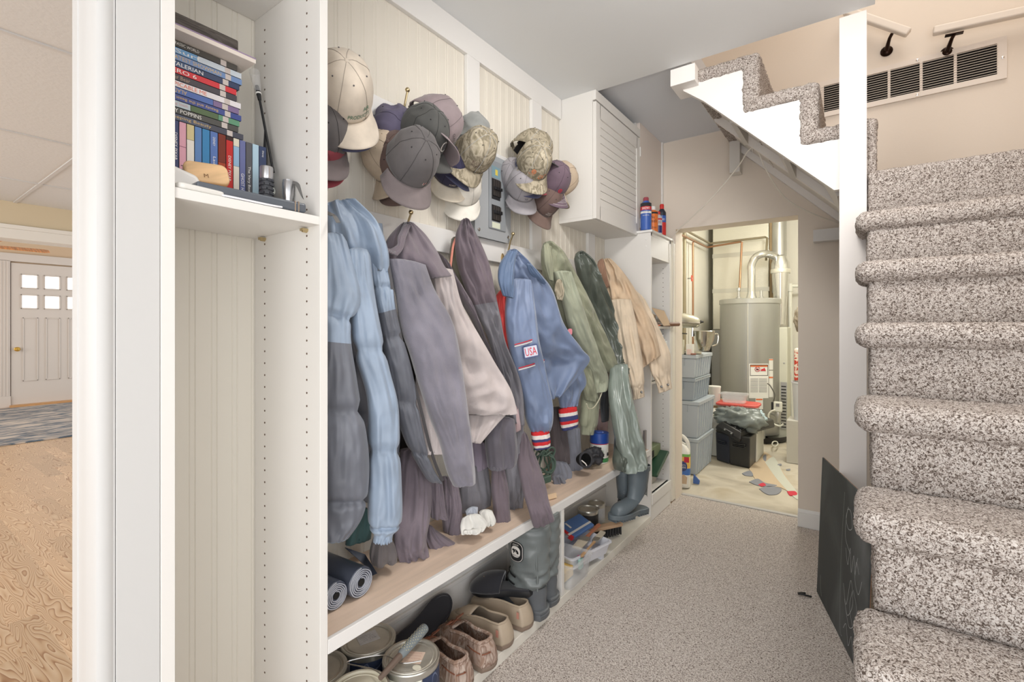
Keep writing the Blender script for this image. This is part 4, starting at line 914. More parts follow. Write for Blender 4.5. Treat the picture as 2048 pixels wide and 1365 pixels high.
loft('inner_sleeve', pl, [(984, 938, 1008, 935, -1.14, .04), (983, 980, 1016, 978, -1.13, .05), (986, 1014, 1017, 1016, -1.125, .05), (989, 1052, 1020, 1052, -1.12, .04)], g, 30, folds=(.004, 1.4), seed=24, cuts=[(.66, 'cuff', pl)])
loft('pink_hem', pk_, [(1022, 800, 1038, 815, -1.145, .02), (1026, 840, 1042, 850, -1.14, .025), (1028, 866, 1042, 860, -1.14, .02)], g, 30, folds=(.002, 1), seed=25)
g = thing('plum_sweater', 'plum sweater whose long sleeve hangs over the bench edge above the black boots', 'sweater', (-1.12, 1.5, .6), GRP)
loft('sleeve', pl, [(1043, 862, 1054, 872, -1.15, .035), (1036, 915, 1074, 920, -1.12, .06), (1046, 980, 1090, 972, -1.04, .07), (1058, 1020, 1097, 1003, -.985, .055), (1068, 1054, 1108, 1036, -.98, .045)], g, 30, folds=(.008, 1.6), seed=26, cuts=[(.80, 'cuff', pl)], crease=.006)
# olive strip with a rope
g = thing('olive_garment', 'narrow olive garment showing left of the plum sweatshirt', 'garment', (-1.26, 1.35, 1.2), GRP)
loft('cloth', ol, [(906, 478, 914, 476, -1.26, .03), (900, 510, 922, 515, -1.26, .04), (905, 545, 930, 560, -1.26, .05), (930, 600, 950, 610, -1.26, .05)], g, 20, folds=(.006, 2), seed=27)
tag(MB().tube([Vector(p) for p in catmull([tuple(atX(u, v, -1.24)) for u, v in ((915, 470), (907, 490), (903, 515), (900, 545), (899, 560))], 30)], .0045, 8).build('salmon_rope', cloth('salmon_rope', (216, 140, 122), .8), smooth=True), 'short salmon coloured rope hanging at the left edge of the olive garment', 'rope')
# ---- 4 USA jacket
us = cloth('steel_blue_satin', (114, 129, 158), .5, bump=.10, bscale=70, sheen=.3); usd = cloth('steel_blue_collar', (92, 112, 142), .55, bump=.1, bscale=70); redl = cloth('red_lining', (206, 62, 58), .55)
g = thing('satin_jacket', 'steel blue satin jacket with red lining and a USA sleeve patch', 'jacket', (-1.15, 1.7, .7), GRP)
loft('lining', redl, [(1008, 575, 1016, 575, -1.20, .02), (990, 600, 1012, 605, -1.20, .03), (995, 650, 1016, 660, -1.19, .03), (1005, 700, 1022, 710, -1.18, .02)], g, 20, folds=(.003, 1), seed=31)
loft('body', us, [(1014, 503, 1032, 501, -1.20, .03), (1006, 530, 1062, 530, -1.19, .07), (1008, 570, 1100, 575, -1.18, .08), (1012, 640, 1128, 650, -1.17, .08), (1024, 700, 1162, 697, -1.16, .055), (1044, 745, 1177, 726, -1.15, .035), (1090, 800, 1122, 792, -1.15, .02)], g, 32, folds=(.012, 2.6), seed=32)
loft('rear_sleeve', us, [(1096, 660, 1150, 700, -1.19, .05), (1110, 740, 1172, 760, -1.18, .07), (1116, 790, 1160, 788, -1.17, .07), (1120, 816, 1154, 812, -1.17, .05)], g, 30, folds=(.006, 1.5), seed=33, gather=(.8, .004, 20))
def striped_cuff(st, parent, seed):
    cu = [(0, .2, 'r'), (.2, .36, 'w'), (.36, .54, 'n'), (.54, .70, 'r'), (.70, .84, 'w'), (.84, 1, 'n')]
    mm = {'r': mat('rib_red', (204, 44, 48), .9, bump=.5, bscale=300), 'w': mat('rib_white', (226, 218, 212), .9, bump=.5, bscale=300), 'n': mat('rib_navy', (60, 64, 110), .9, bump=.5, bscale=300)}
    o, rings, nn = loft('cuff', mm['r'], st, parent, 32, folds=(.002, 1), seed=seed, step=.0035, cuts=[(a, 'cuff_stripe', mm[c]) for a, b, c in cu[1:]], wob=.001)
striped_cuff([(1118, 820, 1152, 814, -1.165, .05), (1120, 842, 1155, 835, -1.16, .05), (1125, 862, 1155, 852, -1.16, .048)], g, 34)
o, rr, nn = loft('sleeve', us, [(1018, 560, 1062, 560, -1.15, .05), (1010, 620, 1070, 620, -1.135, .08), (1015, 672, 1074, 668, -1.125, .09), (1026, 735, 1086, 722, -1.12, .095), (1046, 800, 1102, 800, -1.115, .10), (1052, 838, 1104, 842, -1.115, .095), (1062, 864, 1099, 862, -1.115, .06)], g, 35, folds=(.006, 1.4), seed=35, gather=(.88, .004, 20))
striped_cuff([(1063, 866, 1097, 860, -1.11, .055), (1065, 884, 1099, 878, -1.108, .055), (1069, 900, 1099, 893, -1.108, .05)], g, 36)
loft('collar', usd, [(1012, 508, 1034, 502, -1.155, .03), (1000, 528, 1030, 530, -1.145, .04), (997, 560, 1028, 568, -1.14, .035), (1005, 590, 1027, 596, -1.14, .025)], g, 35, folds=(.004, 1.4), seed=37)
loft('collar_flap', usd, [(1052, 528, 1066, 534, -1.13, .015), (1060, 548, 1084, 556, -1.125, .02), (1080, 570, 1104, 582, -1.125, .015)], g, 32, folds=(.002, 1), seed=38)
def onsleeve(u, v, X, off, deg=0):
    a = math.radians(35); nn = Vector((math.cos(a), -math.sin(a), 0)); ax = Vector((math.sin(a), math.cos(a), 0))
    return frame(atX(u, v, X)+nn*off, Matrix.Rotation(math.radians(deg), 3, nn) @ ax, Vector((0, 0, 1)))
M = onsleeve(1052, 702, -1.118, .052, 10)
MB().prism(rrect(.066, .052, .006), 0, .0022, 'z', M).build('patch', mat('patch_navy', (78, 90, 130), .8), g); MB().prism(rrect(.057, .042, .003), .002, .0034, 'z', M).build('patch', mat('patch_pale', (206, 208, 222), .8), g)
text('USA', M, .050, mat('patch_red', (206, 56, 74), .8), g, height=.032, ext=.0042)
for (a, b) in (((1021, 689), (1067, 675)), ((1029, 735), (1080, 719))):
    for dv, mm, wd in ((0, MATS['rib_red'], .0035), (3.5, MATS['rib_white'], .004)):
        strip('piping', mm, [(a[0], a[1]+dv, -1.118), ((a[0]+b[0])/2, (a[1]+b[1])/2+dv+1, -1.118), (b[0], b[1]+dv, -1.118)], 0, wd, .003, g, 35, .046)
MB().prism(rrect(.022, .03, .008), 0, .003, 'z', onsleeve(1136, 664, -1.13, .02)).build('sleeve_badge', mat('badge_pink', (226, 140, 150), .8), g)
# ---- 5 olive jacket
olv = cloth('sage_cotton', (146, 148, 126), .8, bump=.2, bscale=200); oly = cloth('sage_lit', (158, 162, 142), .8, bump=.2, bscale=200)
g = thing('field_jacket', 'sage green field jacket with a camouflage lined pocket', 'jacket', (-1.15, 2.0, .8), GRP)
loft('body', olv, [(1088, 487, 1104, 484, -1.22, .03), (1084, 510, 1128, 505, -1.21, .06), (1088, 550, 1148, 545, -1.20, .08), (1112, 605, 1178, 600, -1.18, .09), (1130, 655, 1200, 650, -1.17, .09), (1152, 705, 1222, 698, -1.16, .09), (1172, 748, 1240, 742, -1.155, .08)], g, 32, folds=(.016, 3.0), seed=41)
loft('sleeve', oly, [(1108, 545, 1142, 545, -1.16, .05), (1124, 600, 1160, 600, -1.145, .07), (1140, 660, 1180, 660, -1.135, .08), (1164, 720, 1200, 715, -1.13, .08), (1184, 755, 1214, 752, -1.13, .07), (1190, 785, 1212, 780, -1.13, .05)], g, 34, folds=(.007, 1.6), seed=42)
loft('front_panel', olv, [(1122, 600, 1144, 600, -1.19, .05), (1140, 670, 1166, 680, -1.18, .06), (1158, 745, 1184, 755, -1.17, .06), (1170, 800, 1198, 805, -1.165, .05)], g, 30, folds=(.008, 1.8), seed=43)
loft('lower_sleeve', olv, [(1162, 750, 1196, 760, -1.19, .06), (1164, 800, 1196, 805, -1.185, .075), (1162, 845, 1193, 846, -1.18, .07), (1164, 856, 1188, 857, -1.18, .05), (1163, 869, 1186, 869, -1.18, .045)], g, 30, folds=(.005, 1.4), seed=44, cuts=[(.88, 'cuff', olv)])
loft('collar', olv, [(1086, 492, 1096, 488, -1.185, .02), (1088, 525, 1104, 522, -1.175, .025), (1100, 560, 1108, 562, -1.17, .02)], g, 32, folds=(.002, 1), seed=45)
loft('camouflage_lining', camo, [(1112, 562, 1122, 560, -1.14, .015), (1108, 580, 1128, 582, -1.135, .018), (1114, 600, 1124, 602, -1.135, .012)], g, 34, folds=(.001, 1), seed=46)
MB().tube([Vector(p) for p in catmull([tuple(atX(u, v, -1.12)) for u, v in ((1204, 785), (1198, 800), (1188, 815), (1178, 818), (1173, 808))], 24)], .003, 8).build('drawcord', mat('cord_cream', (206, 202, 178), .8), g, smooth=True)
# ---- 6 waders
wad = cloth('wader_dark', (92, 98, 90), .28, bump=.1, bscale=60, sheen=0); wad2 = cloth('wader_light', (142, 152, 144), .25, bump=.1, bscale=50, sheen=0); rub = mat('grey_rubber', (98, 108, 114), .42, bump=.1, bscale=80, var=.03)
g = thing('chest_waders', 'shiny grey green chest waders with rubber boots hanging down to the platform', 'waders', (-1.1, 2.4, .1), GRP)
loft('upper', wad, [(1152, 508, 1166, 503, -1.22, .03), (1150, 525, 1186, 522, -1.21, .06), (1162, 570, 1204, 565, -1.20, .08), (1184, 630, 1228, 625, -1.19, .08), (1210, 690, 1248, 680, -1.14, .08), (1222, 740, 1258, 718, -1.10, .07), (1226, 770, 1252, 745, -1.08, .07)], g, 32, folds=(.016, 2.6), seed=51, sq=.6)
loft('rear_leg', wad, [(1224, 760, 1246, 760, -1.08, .06), (1232, 860, 1262, 860, -1.04, .08), (1230, 915, 1252, 915, -1.00, .075), (1231, 940, 1252, 940, -1.00, .07)], g, 30, folds=(.008, 1.8), seed=52)
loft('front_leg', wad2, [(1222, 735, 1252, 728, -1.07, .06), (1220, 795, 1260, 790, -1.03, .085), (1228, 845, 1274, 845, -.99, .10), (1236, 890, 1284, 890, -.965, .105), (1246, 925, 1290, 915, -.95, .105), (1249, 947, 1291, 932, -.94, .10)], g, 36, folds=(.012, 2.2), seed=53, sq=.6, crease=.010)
def boot(hx, hy, hz, hd, rot_x, parent, h=.30, scale=1.0, seed=0, sole=True):
    """rubber boot: heel at (hx, hy, hz), pointing along heading hd"""
    M = Matrix.Translation((hx, hy, hz)) @ Matrix.Rotation(hd, 4, 'Z') @ Matrix.Rotation(rot_x, 4, 'Y') @ Matrix.Diagonal((scale, scale, scale, 1))
    # local: x forward (toe), z up, heel at x=0
    def ring(cx, cz, rx, ry, tilt, n=36):
        return [M @ Vector((cx+rx*math.cos(2*PI*i/n)*math.cos(tilt), ry*math.sin(2*PI*i/n)*(1-.12*max(0, math.cos(2*PI*i/n))), cz+rx*math.cos(2*PI*i/n)*math.sin(tilt))) for i in range(n)]
    S_ = [(.265, .035, .030, .028, -1.35), (.245, .042, .040, .040, -1.2), (.21, .048, .044, .048, -1.1), (.17, .055, .050, .049, -.95), (.13, .068, .062, .047, -.72), (.10, .088, .068, .045, -.5), (.082, .115, .062, .045, -.25), (.075, .15, .062, .049, -.08), (.073, .20, .066, .054, 0), (.072, .26, .068, .057, 0), (.072, h, .069, .058, 0)]
    c = catmull(S_, 44)
    shaft = MB().rings([ring(*q) for q in c], cap0=True, cap1=False).rings([ring(q[0], q[1], q[2]-.004, q[3]-.004, q[4]) for q in c[-12:]], cap0=True, cap1=False)
    b = shaft.build('boot', rub, parent, smooth=True, angle=180)
    MB().rings([ring(.072, z, .070+d, .059+d, 0) for z, d in ((h-.03, 0), (h-.029, .002), (h-.001, .002), (h, 0))], False, False).build('top_band', rub, b, smooth=True, angle=30)
    for kk in range(9):
        z = .10+kk*.008
        MB().rings([[M @ Vector((.078-.066*math.cos(a)*(1+dd)+.0, .050*math.sin(a)*(1+dd), zz)) for a in [(-1.1+2.2*i/16) for i in range(17)]] for zz, dd in ((z-.003, 0), (z, .03), (z+.003, 0))], False, False, False).build('heel_rib', rub, b, smooth=True, angle=180) if kk < 9 and scale > .5 else None
    out = [(.01, .038), (-.006, .0), (.01, -.038), (.05, -.040), (.09, -.034), (.14, -.044), (.20, -.052), (.25, -.046), (.285, -.025), (.295, 0), (.285, .025), (.25, .046), (.20, .052), (.14, .044), (.09, .034), (.05, .040)]
    out = [(p[0], p[1]) for p in catmull([o for o in out]+[out[0]], 60)][:-1]
    MB().prism(out, .006, .030, 'z', M).build('sole', rub, b, smooth=True, angle=50, bevel=.003)
    tr_ = MB()
    for kx in range(15):
        x = .004+kx*.019
        if .085 < x < .12: continue
        wv = .032 if x < .1 else (.042 if x < .25 else .026)
        tr_.box((x, -wv, -.006), (x+.010, wv, .007), M)
    tr_.build('tread', rub, b)
    return b
boot(-.925, 2.50, .215, math.radians(180+74), -.06, g, h=.27, scale=.95)
boot(-1.01, 2.42, .20, math.radians(110), .0, g, h=.29, scale=.78)
# ---- 7 tan jacket
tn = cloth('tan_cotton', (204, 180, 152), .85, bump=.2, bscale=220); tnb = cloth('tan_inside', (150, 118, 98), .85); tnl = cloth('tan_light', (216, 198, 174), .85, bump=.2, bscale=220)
g = thing('work_jacket', 'tan canvas work jacket with snap cuffs hanging by the shelf tower', 'jacket', (-1.15, 2.7, .85), GRP)
loft('lining', tnb, [(1197, 524, 1206, 518, -1.235, .03), (1194, 545, 1212, 545, -1.23, .05), (1206, 578, 1218, 572, -1.22, .03)], g, 40, folds=(.003, 1), seed=61)
loft('body', tn, [(1205, 520, 1222, 518, 2.66, .035), (1206, 545, 1243, 540, 2.68, .06), (1212, 590, 1268, 575, 2.70, .08), (1226, 650, 1292, 620, 2.72, .09), (1242, 710, 1312, 670, 2.72, .09), (1262, 752, 1322, 712, 2.72, .07)], g, 76, folds=(.017, 2.8), seed=62)
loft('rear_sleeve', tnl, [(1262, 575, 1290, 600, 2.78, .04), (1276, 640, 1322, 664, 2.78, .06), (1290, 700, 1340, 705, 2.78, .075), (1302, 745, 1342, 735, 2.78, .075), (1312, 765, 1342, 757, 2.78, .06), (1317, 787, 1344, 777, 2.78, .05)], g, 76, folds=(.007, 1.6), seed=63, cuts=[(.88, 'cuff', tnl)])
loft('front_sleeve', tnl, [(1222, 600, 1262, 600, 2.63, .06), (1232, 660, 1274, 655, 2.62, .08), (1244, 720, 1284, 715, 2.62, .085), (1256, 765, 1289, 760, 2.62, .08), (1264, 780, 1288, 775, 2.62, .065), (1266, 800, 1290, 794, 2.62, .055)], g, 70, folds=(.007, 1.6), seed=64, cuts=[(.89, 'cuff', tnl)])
for u, v, Y in ((1283, 785, 2.585), (1336, 770, 2.748), (1323, 774, 2.748)):
    MB().lathe([(.001, .003), (.006, .002), (.007, 0)], M=frame(atY(u, v, Y), (1, .25, 0), (0, 0, 1))).build('snap', mat('snap_dark', (110, 108, 106), .3, .8), g, smooth=True)
# ---------------------------------------------------------------- things on the bench
BZ = .449
g = thing('crumpled_sweatpants', 'mauve grey sweat trousers crumpled on the bench below the puffer jacket', 'trousers', (-1.2, 1.05, BZ), 'clothes heaped on the bench')
tl = cloth('taupe_sweat', (118, 108, 116), .92, bump=.4); tl2 = cloth('dim_taupe', (98, 92, 92), .92, bump=.4)
loft('leg', tl, [(800, 900, 850, 900, -1.24, .05), (796, 960, 862, 960, -1.22, .07), (790, 1030, 860, 1025, -1.20, .08), (788, 1078, 852, 1075, -1.185, .07), (792, 1105, 856, 1100, -1.17, .05), (800, 1128, 858, 1116, -1.165, .03)], g, 30, folds=(.014, 2.6), seed=71, cuts=[(.80, 'cuff', tl)])
loft('leg', tl, [(860, 960, 884, 962, -1.22, .05), (860, 1000, 890, 1010, -1.21, .05), (862, 1036, 896, 1038, -1.20, .04)], g, 30, folds=(.006, 1.8), seed=72)
loft('fold', tl, [(852, 1050, 872, 1060, -1.20, .03), (850, 1075, 890, 1072, -1.18, .035), (856, 1095, 914, 1088, -1.16, .035), (868, 1120, 930, 1102, -1.14, .03)], g, 30, folds=(.008, 1.8), seed=73)
g = thing('hanging_sweater', 'grey mauve sweater sleeves hanging behind the fleece jacket down to the bench', 'sweater', (-1.24, 1.2, BZ), 'clothes heaped on the bench')
loft('sleeve', tl, [(886, 955, 906, 960, -1.24, .05), (884, 1000, 908, 1005, -1.23, .055), (886, 1040, 904, 1040, -1.225, .05), (888, 1064, 904, 1065, -1.22, .04)], g, 25, folds=(.005, 1.4), seed=74)
loft('sleeve', tl, [(895, 955, 916, 965, -1.215, .05), (900, 1000, 921, 1005, -1.205, .055), (900, 1030, 922, 1025, -1.20, .05), (896, 1068, 922, 1074, -1.195, .045)], g, 25, folds=(.005, 1.4), seed=75, cuts=[(.62, 'cuff', tl)])
loft('grey_front', gr, [(916, 930, 975, 935, -1.24, .05), (918, 980, 980, 975, -1.23, .07), (920, 1026, 980, 1008, -1.225, .07)], g, 25, folds=(.006, 1.6), seed=76, cuts=[(.5, 'waistband', gr)])
loft('lavender_band', cloth('lavender_sweat', (134, 124, 138), .9), [(940, 880, 968, 885, -1.23, .05), (944, 945, 976, 930, -1.225, .05)], g, 25, folds=(.004, 1.4), seed=77)
g = thing('brown_grey_sock', 'dark olive grey garment bunched on the bench beside the plastic rolls', 'garment', (-1.18, .95, BZ), 'clothes heaped on the bench')
loft('cloth', tl2, [(752, 1068, 778, 1075, -1.20, .05), (744, 1090, 788, 1090, -1.185, .07), (740, 1115, 794, 1108, -1.17, .07), (744, 1130, 794, 1122, -1.165, .05)], g, 30, folds=(.010, 2.0), seed=78)
g = thing('white_socks', 'white socks bunched on the bench front under the plum sleeve', 'socks', (-1.08, 1.35, BZ), 'clothes heaped on the bench')
ws = cloth('white_sock', (226, 224, 218), .95, bump=.5)
loft('sock', ws, [(924, 1038, 960, 1030, -1.12, .02), (920, 1052, 975, 1045, -1.10, .035), (922, 1070, 968, 1062, -1.085, .025)], g, 40, folds=(.006, 2), seed=79)
loft('sock', ws, [(958, 1025, 984, 1022, -1.12, .03), (962, 1040, 992, 1040, -1.10, .03), (968, 1054, 990, 1048, -1.09, .02)], g, 40, folds=(.005, 2), seed=80)
loft('sock', cloth('pale_blue_sock', (196, 202, 214), .95), [(930, 1022, 956, 1015, -1.18, .03), (934, 1034, 956, 1034, -1.16, .03)], g, 40, folds=(.004, 2), seed=81)
dgt = cloth('deep_brown_sweat', (88, 80, 82), .92, bump=.4); gbl = cloth('blue_grey_sweat', (122, 124, 134), .92, bump=.5)
g = thing('brown_garment', 'dark brown garment hanging behind the striped cuffs of the blue jacket', 'garment', (-1.24, 1.95, BZ), GRP)
loft('cloth', dgt, [(1100, 820, 1126, 815, -1.25, .06), (1102, 880, 1134, 890, -1.24, .08), (1104, 925, 1137, 926, -1.235, .07)], g, 25, folds=(.008, 2), seed=82, cuts=[(.78, 'hem', dgt)])
g = thing('blue_grey_sweatpants', 'blue grey sweat trousers hanging behind the blue jacket onto the bench', 'trousers', (-1.2, 2.0, BZ), 'clothes heaped on the bench')
loft('leg', gbl, [(1128, 860, 1158, 855, -1.235, .05), (1134, 920, 1162, 915, -1.22, .07), (1140, 960, 1168, 955, -1.20, .06), (1146, 975, 1169, 972, -1.19, .04)], g, 25, folds=(.008, 2), seed=83)
loft('leg', gbl, [(1104, 925, 1132, 925, -1.22, .05), (1106, 950, 1142, 945, -1.20, .06), (1104, 975, 1136, 972, -1.18, .04)], g, 25, folds=(.009, 2), seed=84)
loft('knot', gbl, [(1106, 955, 1124, 952, -1.17, .03), (1108, 978, 1138, 975, -1.16, .03)], g, 30, folds=(.008, 2), seed=85)
# small hidden garments behind
g = thing('teal_cloth', 'dark teal cloth behind the puffer jacket near the bench', 'garment', (-1.3, .95, BZ), GRP)
loft('cloth', cloth('teal_cloth', (70, 98, 98), .9), [(700, 1020, 745, 1020, -1.29, .04), (690, 1090, 740, 1078, -1.28, .04)], g, 15, folds=(.005, 2), seed=86)
g = thing('black_coat', 'black coat hanging deep behind the puffer and fleece jackets', 'coat', (-1.3, 1.1, .6), GRP)
loft('cloth', cloth('black_cloth', (40, 38, 40), .95), [(785, 640, 850, 640, -1.295, .05), (790, 780, 930, 780, -1.29, .05), (798, 905, 985, 900, -1.285, .05)], g, 15, folds=(.006, 3), seed=87)
g = thing('pink_garment', 'dusty pink cloth hanging beside the wader strap', 'garment', (-1.25, 2.3, .5), GRP)
loft('cloth', pk_, [(1190, 820, 1214, 820, -1.25, .03), (1196, 870, 1214, 875, -1.24, .035), (1198, 900, 1208, 902, -1.235, .02)], g, 25, folds=(.004, 2), seed=88)
g = thing('black_strap', 'wide black strap hanging beside the wader leg', 'strap', (-1.15, 2.25, .6), GRP)
loft('strap', cloth('strap_black', (52, 54, 58), .6, sheen=0), [(1206, 775, 1216, 775, -1.17, .012), (1200, 810, 1218, 810, -1.165, .014), (1202, 845, 1216, 842, -1.16, .014)], g, 30, folds=(.001, 1), seed=89)
# black gloves / pouch
g = thing('black_gloves', 'black ski gloves lying open ended on the bench', 'gloves', (-1.14, 2.2, BZ))
blk = cloth('glove_black', (52, 52, 56), .6, sheen=0, bump=.5)
def blob(name, m, c, r, parent, seed=0, amp=.3, sc=(1, 1, 1), f=3.0, n=28, lo=None):
    mb = MB(); rs = []; c = Vector(c)
    for j in range(1, n):
        a = PI*j/n; ring = []
        for i in range(n*2):
            b = 2*PI*i/(n*2); d = Vector((math.sin(a)*math.cos(b), math.sin(a)*math.sin(b), -math.cos(a)))
            k = 1+amp*noise.noise(d*f*.6+Vector((seed, 0, 0)))+amp*.6*noise.noise(d*f*1.7+Vector((0, seed, 0)))+amp*.35*abs(noise.noise(d*f*3.4+Vector((seed, seed, 0))))
            p = c+Vector((d.x*sc[0], d.y*sc[1], d.z*sc[2]))*r*k
            if lo is not None and p.z < lo: p.z = lo
            ring.append(p)
        rs.append(ring)
    return MB().rings(rs).build(name, m, parent, smooth=True, angle=180)
blob('glove', blk, atX(1185, 912, -1.15), .055, g, 3, .35, (1, 1.1, .75), lo=BZ+.001)
c = atX(1172, 920, -1.10); Mg = frame(c, (.5, .8, 0), (-.2, .15, 1))
MB().tube([Mg @ Vector((.034*math.cos(a), .036*math.sin(a), 0)) for a in [2*PI*i/30 for i in range(31)]], .006, 8, cap=False).build('cuff_rim', blk, g, smooth=True)
MB().rings([[Mg @ Vector((r*math.cos(2*PI*i/30), r*1.05*math.sin(2*PI*i/30), z)) for i in range(30)] for r, z in ((.034, 0), (.033, -.03), (.024, -.06))], False, True).build('cuff_inside', darkm, g, smooth=True)
MB().tube([Mg @ Vector((-.03, .0, .008)), Mg @ Vector((-.012, -.018, .012)), Mg @ Vector((-.006, -.028, .01))], .003, 6).build('pull_tab', cwh, g)
blob('buckle', blackp, atX(1212, 908, -1.13), .014, g, 8, .3)
# green cord coil with plug block
g = thing('extension_cord', 'dark green extension cord coiled on the bench behind the plum sleeve', 'cord', (-1.15, 1.75, BZ))
gc = mat('cord_green', (72, 92, 80), .5)
Rr = random.Random(9)
cp = atX(1088, 935, -1.16)
pts = []
for k in range(70):
    a = k*.62; r = .055+.02*math.sin(k*1.3); pts.append((cp.x+.02*math.sin(k*.9)+.012*math.cos(a), cp.y+r*.75*math.cos(a)+.01*math.sin(k), cp.z+.02+r*1.1*math.sin(a)*1.0))
MB().tube([Vector((p[0], p[1], max(p[2], BZ+.006))) for p in catmull(pts, 420)], .0042, 7).build('cord', gc, g, smooth=True)
MB().cbox((0, 0, 0), (.05, .03, .024), frame(atX(1092, 960, -1.10)+Vector((0, 0, .002)), (.2, 1, 0), (0, 0, 1))).build('socket_block', gc, g, bevel=.006, seg=3)
# pale wooden frame bits
tag(MB().prism([(-.03, 0), (.03, 0), (.03, .022), (-.03, .022)], 0, .012, 'z', frame((-1.09, 1.80, BZ), (.35, 1, 0), (-.2, .1, 1))).build('wooden_scrap', mat('pale_pine', (222, 194, 160), .6), bevel=.002), 'small piece of pale wood lying on the bench beside the green cord', 'wood piece')
# rolls of black bags
def roll(u, v, X, r, L, label, hd):
    c = atX(u, v, X); c.z = BZ+r+.001
    t = thing('plastic_roll', label, 'roll', (c.x, c.y, BZ), 'rolls of dark plastic bags')
    M = Matrix.Translation(c) @ Matrix.Rotation(hd, 4, 'Z') @ Matrix.Rotation(-PI/2, 4, 'Y')
    pm = mat('bag_plastic', (74, 80, 94), .28, bump=.15, bscale=90)
    n = 48; rs = []
    for z in [0, .002, L*.3, L*.6, L-.002, L]:
        rr = r-(.002 if z in (0, L) else 0)
        rs.append([M @ Vector((rr*math.cos(2*PI*i/n)*(1+.015*math.sin(3*i/n*2*PI+z*30)), rr*math.sin(2*PI*i/n), z)) for i in range(n)])
    MB().rings(rs).build('roll', pm, t, smooth=True, angle=40)
    sp = MB(); N = 260; turns = 5
    for side in (0,):
        A = []; B = []; C_ = []; D = []
        for i in range(N+1):
            a = 2*PI*turns*i/N; rr = r*.30+(r*.66)*i/N+.0012*noise.noise(Vector((math.cos(a)*2, math.sin(a)*2, i*.02)))*r/.04
            p = Vector((rr*math.cos(a), rr*math.sin(a), 0)); d = p.normalized()*.0011
            A.append(M @ (p-d)); B.append(M @ (p-d+Vector((0, 0, -.0035)))); C_.append(M @ (p+d+Vector((0, 0, -.0035)))); D.append(M @ (p+d))
        sp.rings([[a_, b_, c_, d_] for a_, b_, c_, d_ in zip(A, B, C_, D)])
    sp.build('wound_edge', mat('bag_edge', (176, 180, 190), .3), t, smooth=True, angle=60)
    MB().lathe([(.001, -.001), (r*.26, -.001), (r*.24, -.003), (.001, -.0032)], M=M, n=20).build('core_hole', darkm, t)
    return t
roll(722, 1166, -1.12, .041, .205, 'plastic bag roll nearer the jackets, the right one of two', math.radians(4))
roll(672, 1192, -1.125, .036, .20, 'plastic bag roll beside the bookcase panel, the left one of two', math.radians(3))
tag(MB().add([atX(690, 1096, -1.30), atX(730, 1110, -1.26), atX(762, 1160, -1.17), atX(744, 1176, -1.17), atX(738, 1150, -1.20), atX(728, 1130, -1.24)], [(0, 1, 5), (1, 2, 4, 5), (2, 3, 4)]).build('loose_bag', MATS['bag_plastic'], solid=.003), 'loose flap of dark plastic bag behind the right roll', 'plastic bag', None)
# spray can, marker and wipes tub at the far end of the bench
def can(name, label, cat, x, y, z, r, h, body, capc, cap_h, txt=(), band=None, shoulder=.8, group=None, n=28):
    t = thing(name, label, cat, (x, y, z), group); M = Matrix.Translation((x, y, z+.0005)) @ Matrix.Rotation(-.5, 4, 'Z')
    MB().lathe([(.001, 0), (r*.96, 0), (r, .003), (r, h*shoulder), (r*.96, h*(shoulder+.02)), (r*.6, h*.96), (r*.45, h)], M=M, n=n).build('body', body, t, smooth=True)
    MB().lathe([(r*.5, h*.95), (r*.52, h+cap_h*.7), (r*.42, h+cap_h), (.001, h+cap_h)], M=M, n=n).build('cap', capc, t, smooth=True)
    for z0, z1, m in (band or []): MB().lathe([(r+.0004, z0*h), (r+.0004, z1*h)], M=M, n=n, cap=False).build('label_band', m, t, smooth=True)
    for s, zf, wd, ink, hh in txt:
        def sf(p, zf=zf):
            a = p.x/(r+.001); tow = math.atan2(-y, -x)
            a0 = tow+a; return Vector((x+(r+.0012)*math.cos(a0), y+(r+.0012)*math.sin(a0), z+zf*h+p.y))
        text(s, None, wd, ink, t, height=hh, surf=sf)
    return t
lav = mat('label_lavender', (196, 198, 214), .45)
can('spray_can', 'pale lavender wall texture spray can standing at the far end of the bench', 'spray can', -1.09, 2.78, BZ, .029, .19, mat('can_steel', (150, 152, 160), .4, .3), mat('cap_clear', (214, 216, 222), .3), .035, [('Wall', .70, .040, wt, .018), ('TEXTURE', .62, .036, blackt, .007), ('ORANGE PEEL', .82, .036, blackt, .006), ('1-10', .38, .026, blackt, .014), ('Oil', .14, .03, blackt, .015)], [(.06, .86, lav)])
tag(MB().box((-1.062, 2.845, BZ+.001), (-1.05, 2.872, BZ+.12)).build('metal_blade', mat('blade_steel', (150, 146, 144), .35, .8), bevel=.001), 'thin grey metal blade leaning upright beside the spray can', 'scraper')
can('cleaner_tub', 'white cleaner tub with a blue lid and a green and red label on the bench', 'tub', -1.17, 2.46, BZ, .05, .15, mat('tub_white', (228, 228, 222), .4), mat('lid_blue', (36, 72, 150), .4), .02, [('PURPOSE', .45, .05, mat('ink_forest', (60, 120, 76), .6), .014)], [(.82, .92, mat('band_green', (66, 140, 84), .4)), (.70, .74, lred), (.05, .2, MATS['band_green'] if 'band_green' in MATS else white)], .9)
MB().lathe([(.052, .11), (.052, .165), (.001, .165)], (-1.17, 2.46, BZ), n=28).build('blue_lid', MATS['lid_blue'], bpy.data.objects['cleaner_tub'], smooth=True)
